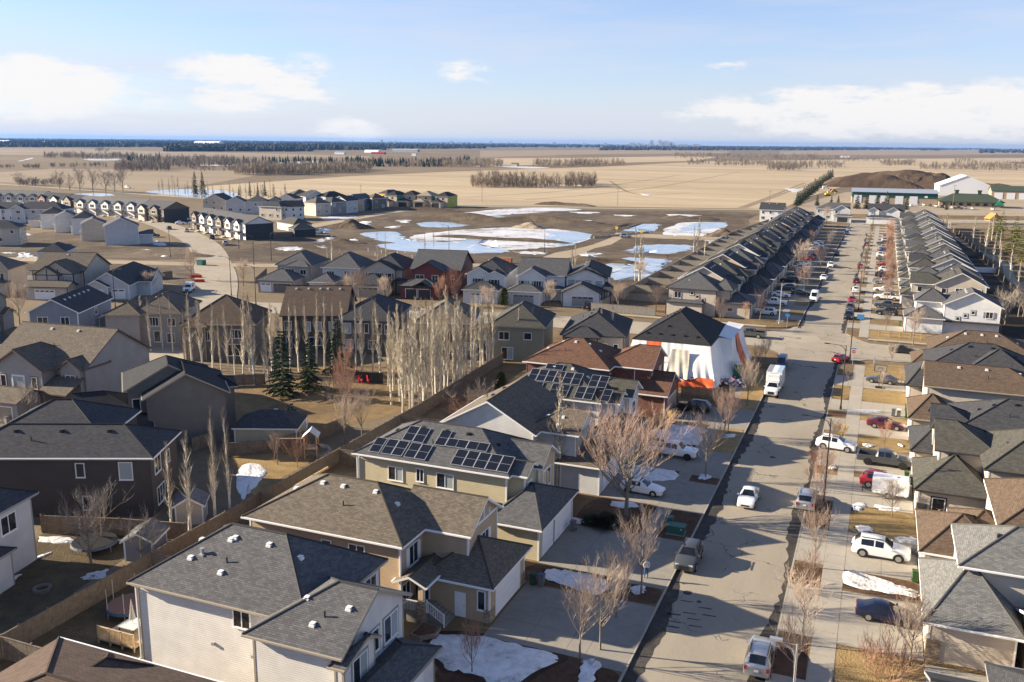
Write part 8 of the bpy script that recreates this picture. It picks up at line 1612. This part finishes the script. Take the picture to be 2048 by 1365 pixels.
# far single trees along the highway
for p, h in (((38, 372), 9), ((120, 378), 11), ((160, 383), 14), ((186, 384), 14), ((212, 386), 13), ((246, 382), 15), ((230, 384), 12), ((140, 382), 9)): tree(pj('gnarl', 3), G(*p, -.2), 'big bare willow beside the far highway', h, 'willows beside the far highway', -.2)
for k, p in enumerate(((391, 389), (406, 389))): tree('spruce%d' % k, G(*p, -.2), ('dark spruce by the pond, left of two', 'dark spruce by the pond, right of two')[k], 15, None, -.2, wide=.7)
for k in range(26): tree(pj('poplar', 5), G(320 + k * 10 + rt.uniform(-4, 4), 390 + k * .9, -.2), 'bare tree in the line above the pond and the far houses', 11 + rt.uniform(-3, 3), 'bare trees above the pond', -.2, wide=1.7)
for p, h in (((500, 392), 9), ((516, 393), 9), ((530, 392), 10), ((478, 391), 6)): tree('spruce%d' % rt.randrange(3), G(*p, -.2), 'thin spruce among the bare trees above the pond row', h, 'spruces above the pond row', -.2, wide=.6)
for k in range(17):
    t = k / 16; tree('spruce%d' % rt.randrange(3), G(1594 + 70 * t, 412 - 57 * t, -.2), 'spruce in the dense windbreak at the edge of the field', 8.5 + rt.uniform(-1, 1) + 2 * t, 'spruces in the windbreak', -.2, wide=1.2)
for p, h, nm in (((1634, 412), 7, 'young spruce left of the pale far end house'), ((1662, 413), 6.5, 'young spruce at the corner of the green works building'), ((1714, 418), 9.5, 'young spruce before the first white workshop door'), ((1733, 418), 9, 'young spruce before the second white workshop door'), ((1753, 416), 9, 'young spruce before the third white workshop door'), ((1772, 414), 9.5, 'young spruce before the fourth white workshop door'), ((1812, 420), 8.5, 'young spruce before the last white workshop door'), ((1893, 420), 5.5, 'low round spruce by the works car park'), ((1676, 410), 6, 'young spruce beside the yellow machine')): tree('spruce%d' % rt.randrange(3), G(*p, -.2), nm, h, None, -.2)
# ------------------------------------------------------------------ the far land
rf = random.Random(5)
def far_tree_mesh(rn, h, w, n):
    m = MB(); m.tube([(0, 0, 0), (0, 0, h * .8)], [.16, .05], 3)
    for k in range(n):
        a = rn.uniform(0, 6.28); z0 = h * rn.uniform(.12, .7); r = w * .5 * rn.uniform(.5, 1); d = Vector((cos(a) * r, sin(a) * r, h * rn.uniform(.14, .42))); p = Vector((0, 0, z0)); q = p + d; s = Vector((-sin(a), cos(a), 0)) * .16
        m.face([tuple(p - s * .7), tuple(p + s * .7), tuple(q)])
        for j in range(3):
            e = q + Vector((rn.uniform(-1, 1), rn.uniform(-1, 1), rn.uniform(.2, 1.2))) * (h * .12); b = p + d * rn.uniform(.4, .8); m.face([tuple(b - s * .6), tuple(b + s * .6), tuple(e)])
    return m
def far_conifer_mesh(rn, h, w):
    m = MB()
    for k in range(5):
        f = k / 5; r = w * .5 * (1 - f) + .15; z = h * (.05 + .9 * f); zt = min(h, z + h * .34); n = 7
        pts = [(r * rn.uniform(.7, 1.2) * cos(6.28 * j / n + k), r * rn.uniform(.7, 1.2) * sin(6.28 * j / n + k), z - rn.uniform(0, .06) * h) for j in range(n)]
        for j in range(n): m.face([pts[j], pts[(j + 1) % n], (0, 0, zt)])
    return m
BT = [far_tree_mesh(random.Random(k), 10, 6.5, 26) for k in range(5)]; BB = [far_tree_mesh(random.Random(20 + k), 5, 6, 24) for k in range(3)]; BC = [far_conifer_mesh(random.Random(40 + k), 11, 5) for k in range(4)]
def belt(name, regions, kinds, n, mat, label=None, z=-.2):
    """a wood read as one mass: many separate small trees joined into one stuff object. regions: photo-survey quads"""
    VV, FF, base = [], [], 0
    for reg, cnt in zip(regions, n):
        (xa, xb, ya, yb) = reg
        for k in range(cnt):
            px = rf.uniform(xa, xb); py = rf.uniform(ya, yb); x, y = G(px, py, z); m = rf.choice(kinds); s = rf.uniform(.65, 1.2); a = rf.uniform(0, 6.28); c, d = cos(a) * s, sin(a) * s
            V = np.array(m.v); W = np.empty_like(V); W[:, 0] = V[:, 0] * c - V[:, 1] * d + x; W[:, 1] = V[:, 0] * d + V[:, 1] * c + y; W[:, 2] = V[:, 2] * s * rf.uniform(.85, 1.15) + z
            VV.append(W); FF += [tuple(i + base for i in f) for f in m.f]; base += len(V)
    me = bpy.data.meshes.new(name); me.from_pydata(np.concatenate(VV).tolist(), [], FF); me.materials.append(mat); o = link(name, me); o['kind'] = 'stuff'; return o
FB = plain('far_bare_twigs', (.27, .222, .168), .95, 0, .1, .25, .02); FBD = plain('far_dark_twigs', (.21, .178, .145), .95, 0, .1, .25, .02); FC_ = plain('far_conifer', (.03, .042, .026), .95, 0, .1, .4, .03)
belt('tree_belt', [(945, 1050, 366, 376), (1050, 1075, 370, 376), (1132, 1190, 367, 376), (1075, 1132, 373, 377)], BT + BB, (230, 40, 120, 35), FB)
belt('tree_belt', [(468, 620, 343, 351), (600, 712, 338, 347), (700, 745, 338, 344)], BT, (420, 300, 70), FB)
belt('tree_belt', [(860, 1005, 328, 336), (780, 860, 330, 335), (1065, 1180, 329, 335), (1150, 1250, 327, 333)], BT + BB, (300, 90, 200, 150), FB)
belt('conifer_belt', [(540, 720, 323, 332), (710, 900, 326, 334), (255, 320, 317, 324), (470, 540, 325, 330), (880, 940, 322, 330)], BC, (90, 130, 25, 20, 30), FC_)
belt('tree_belt', [(85, 170, 312, 318), (165, 270, 314, 320), (270, 470, 320, 330), (230, 340, 335, 343), (340, 560, 330, 336), (190, 220, 300, 305)], BT + BB, (130, 200, 330, 230, 240, 30), FBD)
belt('bush_line', [(0, 30, 336, 338), (46, 80, 335, 338), (100, 112, 333, 336), (118, 130, 334, 336), (140, 160, 333, 336), (165, 215, 332, 335), (30, 125, 366, 373), (345, 362, 333, 336), (380, 470, 337, 344)], BB, (12, 25, 8, 7, 10, 25, 50, 8, 40), FBD)
belt('tree_belt', [(1535, 1600, 333, 342), (1430, 1540, 326, 333), (1600, 1690, 330, 338), (1760, 1830, 325, 333), (1840, 1950, 334, 341), (1940, 2060, 330, 343), (1350, 1480, 309, 318), (1480, 1640, 312, 320), (1560, 1760, 318, 324), (1370, 1420, 325, 331), (1900, 1950, 322, 328)], BT + BB, (190, 160, 120, 140, 160, 260, 240, 240, 180, 40, 40), FBD)
BF = []
for k in range(6):
    rn = random.Random(60 + k); m = MB()
    for q in range(4):
        x, y, h, r = rn.uniform(-9, 9), rn.uniform(-6, 6), rn.uniform(11, 20), rn.uniform(4, 9); n = 5; P = [(x + r * cos(6.28 * j / n), y + r * sin(6.28 * j / n), 0) for j in range(n)]; Q = [(x + r * .8 * cos(6.28 * j / n + .4), y + r * .8 * sin(6.28 * j / n + .4), h * rn.uniform(.5, .8)) for j in range(n)]
        for j in range(n): m.face([P[j], P[(j + 1) % n], Q[(j + 1) % n], Q[j]]); m.face([Q[j], Q[(j + 1) % n], (x, y, h)])
    BF.append(m)
FW = plain('far_wood', (.045, .048, .042), .95, 0, .1, .4, .004)
def hz(x): return 281.5 + .0107 * (x - 1024) + 2.2     # geometric horizon row in the survey photograph
belt('far_forest', [(-60, 330, hz(100) + 12, hz(100) + 21), (330, 620, hz(450) + 12, hz(450) + 26), (560, 770, hz(650) + 11, hz(650) + 21), (760, 970, hz(860) + 10, hz(860) + 16), (970, 1200, hz(1080) + 9, hz(1080) + 11)], BF, (1100, 1200, 620, 420, 160), FW)
belt('far_forest', [(-60, 700, hz(300) + 5.5, hz(300) + 13), (600, 1400, hz(1000) + 4.5, hz(1000) + 10), (1200, 1480, hz(1350) + 8, hz(1350) + 14)], BF, (1500, 1500, 420), FW)
belt('far_forest', [(-60, 700, hz(300) + 2.6, hz(300) + 5.5), (600, 1400, hz(1000) + 2.4, hz(1000) + 4.5), (1400, 2110, hz(1750) + 2.6, hz(1750) + 5), (-60, 2110, hz(1000) + 1.5, hz(1000) + 2.6)], BF, (1200, 1200, 900, 1500), FW)
belt('far_forest', [(1460, 1760, hz(1600) + 5, hz(1600) + 11), (1750, 1990, hz(1900) + 4, hz(1900) + 7), (1960, 2110, hz(2050) + 5, hz(2050) + 12), (1840, 1890, hz(1860) + 4, hz(1860) + 9)], BF, (800, 420, 300, 90), FW)
# city on the horizon
CT = plain('tower_concrete', (.30, .31, .33), .8)
for k in range(70):
    px = rf.choice((rf.gauss(1310, 26), rf.uniform(1020, 1390), rf.uniform(700, 1020), rf.uniform(1330, 1385))); d = rf.uniform(9500, 13500); a = radians(-YAW) + math.atan((px - 1024) / FPX)
    h = rf.uniform(22, 46) * (1.7 if abs(px - 1312) < 22 else 1.0); w = rf.uniform(14, 34)
    b = MB(); b.box(-w / 2, w / 2, -w / 3, w / 3, 0, h); b.box(-w / 5, w / 5, -w / 6, w / 6, h, h * 1.08); o = b.obj('office_tower', CT, None); o.location = (d * sin(a), d * cos(a), -.2); tag(o, 'distant tower block in the blue skyline on the horizon', 'tower', 'towers of the far skyline')
def far_shed(label, px, w, d, h, mat, roof, arch=False, rz=0.0, name='barn', p=.3):
    x, y = G(*px, -.2); T = thing(name, label, 'building', (x, y, -.2), rz)
    if arch:
        m = MB(); n = 8; P = [(-w / 2 + 0, d * .5 * cos(pi * k / n), h * sin(pi * k / n)) for k in range(n + 1)]
        for k in range(n): a, b = P[k], P[k + 1]; m.face([a, b, (w / 2, b[1], b[2]), (w / 2, a[1], a[2])])
        m.obj('roof', roof, T); e = MB(); e.face(P[::-1]); e.face([(w / 2, q[1], q[2]) for q in P]); e.obj('end_wall', mat, T)
    else:
        b = B(-w / 2, w / 2, -d / 2, d / 2, h, 'x', 'gg', p, oh=.5, z0=-.3); link('wall', wall_mesh(b, mat, mat), T); link('roof', roof_mesh(b, roof, mat)[0], T)
    return T
WB = plain('white_sheet_metal', (.68, .69, .70), .5); RB = plain('red_barn_paint', (.33, .03, .03), .7); GB = plain('grey_sheet_metal', (.33, .35, .37), .5)
for a in (('white dome hall far off on the left horizon', (418, 293), 160, 60, 26, WB, WB, True), ('white arched barn beside the red barn', (745, 306), 50, 18, 9, WB, WB, True), ('long low red barn in the middle distance', (757, 309), 42, 10, 4.5, RB, RB), ('long grey shed right of the white arched barn', (812, 304), 100, 18, 7, GB, GB), ('white farm shed left of the red barn', (681, 309), 30, 12, 5, WB, GB), ('small white farmhouse right of the red barn', (829, 312), 12, 8, 5, WB, GB), ('white farm building far left on the horizon', (100, 289), 90, 30, 12, WB, WB), ('white store hall far left by the snow streaks', (232, 291), 60, 30, 12, WB, WB), ('white hall in the trees left of the skyline', (620, 293), 120, 40, 9, WB, WB), ('white hall far left edge', (10, 289), 80, 40, 14, WB, WB), ('white house by the field beyond the bare clump', (1030, 333), 10, 8, 4, V_BEIGE, S_BROWN), ('small hut among the spruces of the windbreak farm', (956, 334), 10, 8, 4, V_BEIGE, S_TAUPE), ('white farm tank beside the bare bushes on the right', (1690, 316), 26, 10, 4, WB, WB), ('tan farmhouse at the right edge beyond the fields', (2034, 333), 22, 14, 6.5, V_BEIGE, S_BROWN)): far_shed(*a)
# works yard at the end of the street
MG = plain('green_sheet_metal', (.02, .075, .06), .5); TB = siding('tan_block', (.36, .27, .18), .4); GRF = plain('grey_metal_roof', (.36, .40, .44), .4, .3); GSH = plain('green_shingle', (.045, .06, .04), .85); BRD = ground_mat('brown_soil', ((.06, .04, .025), (.095, .064, .04), (.135, .093, .06)), (.02, .15, 1.2), .95, .8, 1)
xa, ya = G(1703, 406, -.2); xb, yb = G(1874, 411, -.2); L = hypot(xb - xa, yb - ya)
T = thing('works_building', 'long works building with green upper wall, white doors and grey roof', 'building', (xa, ya, -.2), atan2(yb - ya, xb - xa))
m = MB(); m.box(0, L, 0, 22, 0, 3.9); m.obj('wall', TB, T); m = MB(); m.box(-.06, L + .06, -.06, 22.06, 3.9, 7.2); m.obj('upper_wall', MG, T); m = MB(); m.box(-.5, L + .5, -.6, 11, 7.2, 7.4); m.face([(-.5, -.6, 7.4), (L + .5, -.6, 7.4), (L + .5, 11, 9.4), (-.5, 11, 9.4)]); m.face([(-.5, 11, 9.4), (L + .5, 11, 9.4), (L + .5, 22.5, 7.4), (-.5, 22.5, 7.4)]); m.obj('roof', GRF, T)
for f in (.07, .25, .385, .56, .725): m = MB(); m.box(L * f - 2.4, L * f + 2.4, -.12, 0, 0, 5.2); m.obj('workshop_door', WB, T)
m = MB(); m.box(L * .85, L * .85 + 1.8, -.12, 0, 4.4, 5.6); m.obj('window', WHITE, T); m = MB()
for k in range(60): m.box(L * k / 60, L * k / 60 + .12, -.75, -.62, 7.15, 7.45)
o = m.obj('gutter_clips', GRF, T); o['kind'] = 'stuff'
x, y = G(1878, 413, -.2); T = thing('works_office', 'low tan works office with green roof and green entrance gable', 'building', (x, y, -.2), .02); b = B(0, 36, 0, 16, 3.4, 'x', 'hh', .5, oh=1.2, z0=-.3); link('wall', wall_mesh(b, TB, TB), T); link('roof', roof_mesh(b, GSH, MG)[0], T); m = MB(); m.face([(31, -2.4, 1.6), (36.5, -2.4, 1.6), (33.7, -2.4, 5)]); m.face([(31, -2.4, 1.6), (33.7, -2.4, 5), (33.7, 8, 5), (31, 8, 1.6)]); m.face([(36.5, -2.4, 1.6), (36.5, 8, 1.6), (33.7, 8, 5), (33.7, -2.4, 5)]); m.box(31.4, 31.8, -2.2, -1.8, 0, 1.8); m.box(35.8, 36.2, -2.2, -1.8, 0, 1.8); m.obj('entrance_gable', plain('bright_green_metal', (.03, .2, .12), .5), T)
for k in range(7): m = MB(); m.box(2 + k * 4.6, 4.4 + k * 4.6, -.1, 0, .9, 2.6); m.obj('window', GLASS, T)
for xx in (9, 22): m = MB(); m.box(xx, xx + 2, 7, 9, 7.2, 9.6); m.prism([(xx - .3, 6.7), (xx + 2.3, 6.7), (xx + 2.3, 9.3), (xx - .3, 9.3)], 9.6, 10.2); m.obj('roof_vent', GSH, T)
x, y = G(1877, 391, -.2); T = thing('salt_shed', 'big white windowless hall with a shallow gable', 'building', (x, y, -.2), .04); b = B(0, 37, 0, 40, 7.5, 'y', 'gg', .42, oh=.4, z0=-.3); link('wall', wall_mesh(b, WB, WB), T); link('roof', roof_mesh(b, WB, WB)[0], T)
x, y = G(1982, 398, -.2); T = thing('workshop', 'tan workshop with three white doors and dark green roof at the right edge', 'building', (x, y, -.2), .02); b = B(0, 40, 0, 18, 6, 'x', 'gg', .35, oh=.5, z0=-.3); link('wall', wall_mesh(b, TB, TB), T); link('roof', roof_mesh(b, GSH, MG)[0], T)
for k in range(4): m = MB(); m.box(2 + k * 8, 7.4 + k * 8, -.12, 0, 0, 4.6); m.obj('workshop_door', WB, T)
bank(1790, 372, 130, 100, 15, BRD, 'soil_mound', 0.05, .8, 3); bank(1740, 373, 88, 70, 14, BRD, 'soil_mound', .1, .7, 1); bank(1815, 374, 70, 60, 13, BRD, 'soil_mound', .3, .9, 5); bank(1880, 374, 70, 60, 11, BRD, 'soil_mound', 0, seed=7); bank(1930, 373, 90, 40, 5, BRD, 'soil_mound', 0, seed=9)
sheet('works_yard', GP([(1560, 424), (1640, 398), (1690, 385), (1900, 385), (2110, 392), (2110, 434), (1900, 432), (1700, 430)], ZF), ZF + .02, DIRT)
sheet('works_road', GP([(1580, 436), (2120, 442), (2120, 447), (1900, 446), (1580, 441)], ZF), ZF + .04, ASPH2)
sheet('grass_strip', GP([(1660, 428), (2120, 434), (2120, 442), (1660, 436)], ZF), ZF + .045, GRASS)
cc = [PW, PS, PW, PG, PW, PK, PW, PT, PS, PW, PR, PW, PS]; cn = ['white', 'silver', 'white', 'grey', 'white', 'black', 'white', 'taupe', 'silver', 'white', 'red', 'white', 'silver']
for k in range(13):
    px = (1822, 1836, 1848, 1860, 1872, 1884, 1905, 1916, 1930, 1945, 1766, 1985, 1800)[k]; py = (413, 411, 412, 413, 415, 416, 417, 419, 418, 419, 410, 421, 413)[k]
    V(('sedan', 'pickup', 'suv')[k % 3], cc[k], '%s vehicle in the works car park, %s of the line from the left' % (cn[k], (['first'] + ORD)[k]), (px, py), rf.choice((90, 80, 100, 10)))
for px, c, nm, k in (((1667, 385), PR, 'red lorry in the works yard among stored goods', 'van'), ((1652, 378), PW, 'white van in the works yard behind the red lorry', 'van'), ((1893, 428), None, None, None)):
    if nm: V(k, c, nm, px, 15)
# yellow machine
x, y = G(1655, 392, -.2); T = thing('excavator', 'yellow digger in the works yard', 'digger', (x, y, -.2), .4); m = MB(); m.box(-2, 2, -1.3, 1.3, 0, .9); m.obj('tracks', BLACK, T); m = MB(); m.box(-1.8, 1.6, -1.2, 1.2, .9, 2.0); m.box(-.2, 1.3, .1, 1.2, 2.0, 3.3); m.obj('body', SIGNY, T); m = MB(); m.tube([(1.2, 0, 1.8), (3.6, 0, 4.6), (5.6, 0, 2.6), (5.2, 0, 1)], [.35, .3, .25, .4], 5); m.obj('boom', SIGNY, T)
# red barriers on the crescent
for k, (px, nm) in enumerate((((392, 556), 'low red plastic barrier at the bend, upper of two'), ((397, 565), 'low red orange plastic barrier at the bend, lower of two'))): x, y = G(*px, -.2); m = MB(); m.prism([(-1.6, -.4), (1.6, -.4), (1.6, .4), (-1.6, .4)], 0, .3); m.prism([(-1.5, -.2), (1.5, -.2), (1.5, .2), (-1.5, .2)], .3, .8); o = m.obj('plastic_barrier', plain('barrier_red', (.55, .05, .02), .5), None); o.location = (x, y, -.2); o.rotation_euler = (0, 0, .5); tag(o, nm, 'barrier')
# concrete barriers and stored things on the dirt road
for k in range(9): x, y = G(1195 + k * 12, 477 - k * 1.2, -.2); m = MB(); m.prism([(-1.5, -.3), (1.5, -.3), (1.5, .3), (-1.5, .3)], 0, .4); m.prism([(-1.5, -.14), (1.5, -.14), (1.5, .14), (-1.5, .14)], .4, .85); o = m.obj('concrete_barrier', CONC, None); o.location = (x, y, -.2); o.rotation_euler = (0, 0, .6); tag(o, 'grey concrete barrier across the end of the dirt road', 'barrier', 'concrete barriers on the dirt road')
x, y = G(1012, 527, -.2); T = thing('brick_stack', 'orange brown stack of building blocks behind the white twin-gabled house', 'stack', (x, y, -.2))
for k in range(8): m = MB(); m.box(-2 + (k % 4), -1.1 + (k % 4), -.6, .6, (k // 4) * .9, .85 + (k // 4) * .9); m.obj('pallet', plain('orange_block', (.33, .13, .06), .8), T)
# wooden utility poles
for px, h, nm in (((964, 404), 11, 'wooden utility pole at the field edge, left of two'), ((1235, 412), 11, 'wooden utility pole at the field edge, right of two'), ((1538, 418), 11, 'wooden utility pole by the windbreak'), ((345, 382), 11, 'utility pole left of the dark spruces'), ((139, 380), 11, 'utility pole among the willows'), ((722, 402), 10, 'utility pole behind the finished row'), ((1905, 415), 14, 'tall pole in front of the works office'), ((541, 396), 12, 'utility pole above the pond row')):
    x, y = G(*px, -.2); T = thing('utility_pole', nm, 'utility pole', (x, y, -.2)); m = MB(); m.tube([(0, 0, 0), (0, 0, h)], [.16, .11], 6, 0, True); m.obj('pole', WOOD, T); m = MB(); m.box(-1.2, 1.2, -.06, .06, h - .9, h - .75); m.obj('crossarm', WOOD, T)
# survey stakes and hydrants, small things on the bare land
for k in range(18):
    px, py = rf.uniform(640, 960), rf.uniform(500, 524); x, y = G(px, py, -.2); m = MB(); m.box(-.06, .06, -.06, .06, 0, 1.3); o = m.obj('marker_stake', WOOD3 if k % 2 else SIGNW, None); o.location = (x, y, -.2); tag(o, 'pale marker stake on the bare building land', 'stake', 'marker stakes on the building land')
# ------------------------------------------------------------------ air
hm, ht, hb = _new('haze_air'); ht.nodes.remove(hb); pv = ht.nodes.new('ShaderNodeVolumePrincipled'); pv.inputs['Density'].default_value = 3.6e-5; pv.inputs['Color'].default_value = (.16, .36, .78, 1); pv.inputs['Anisotropy'].default_value = 0.2
ht.links.new(pv.outputs[0], [n for n in ht.nodes if n.type == 'OUTPUT_MATERIAL'][0].inputs['Volume'])
m = MB(); m.box(-26600, 26600, -900, 26600, -2.0, 96.0); o = m.obj('haze', hm); o['kind'] = 'stuff'
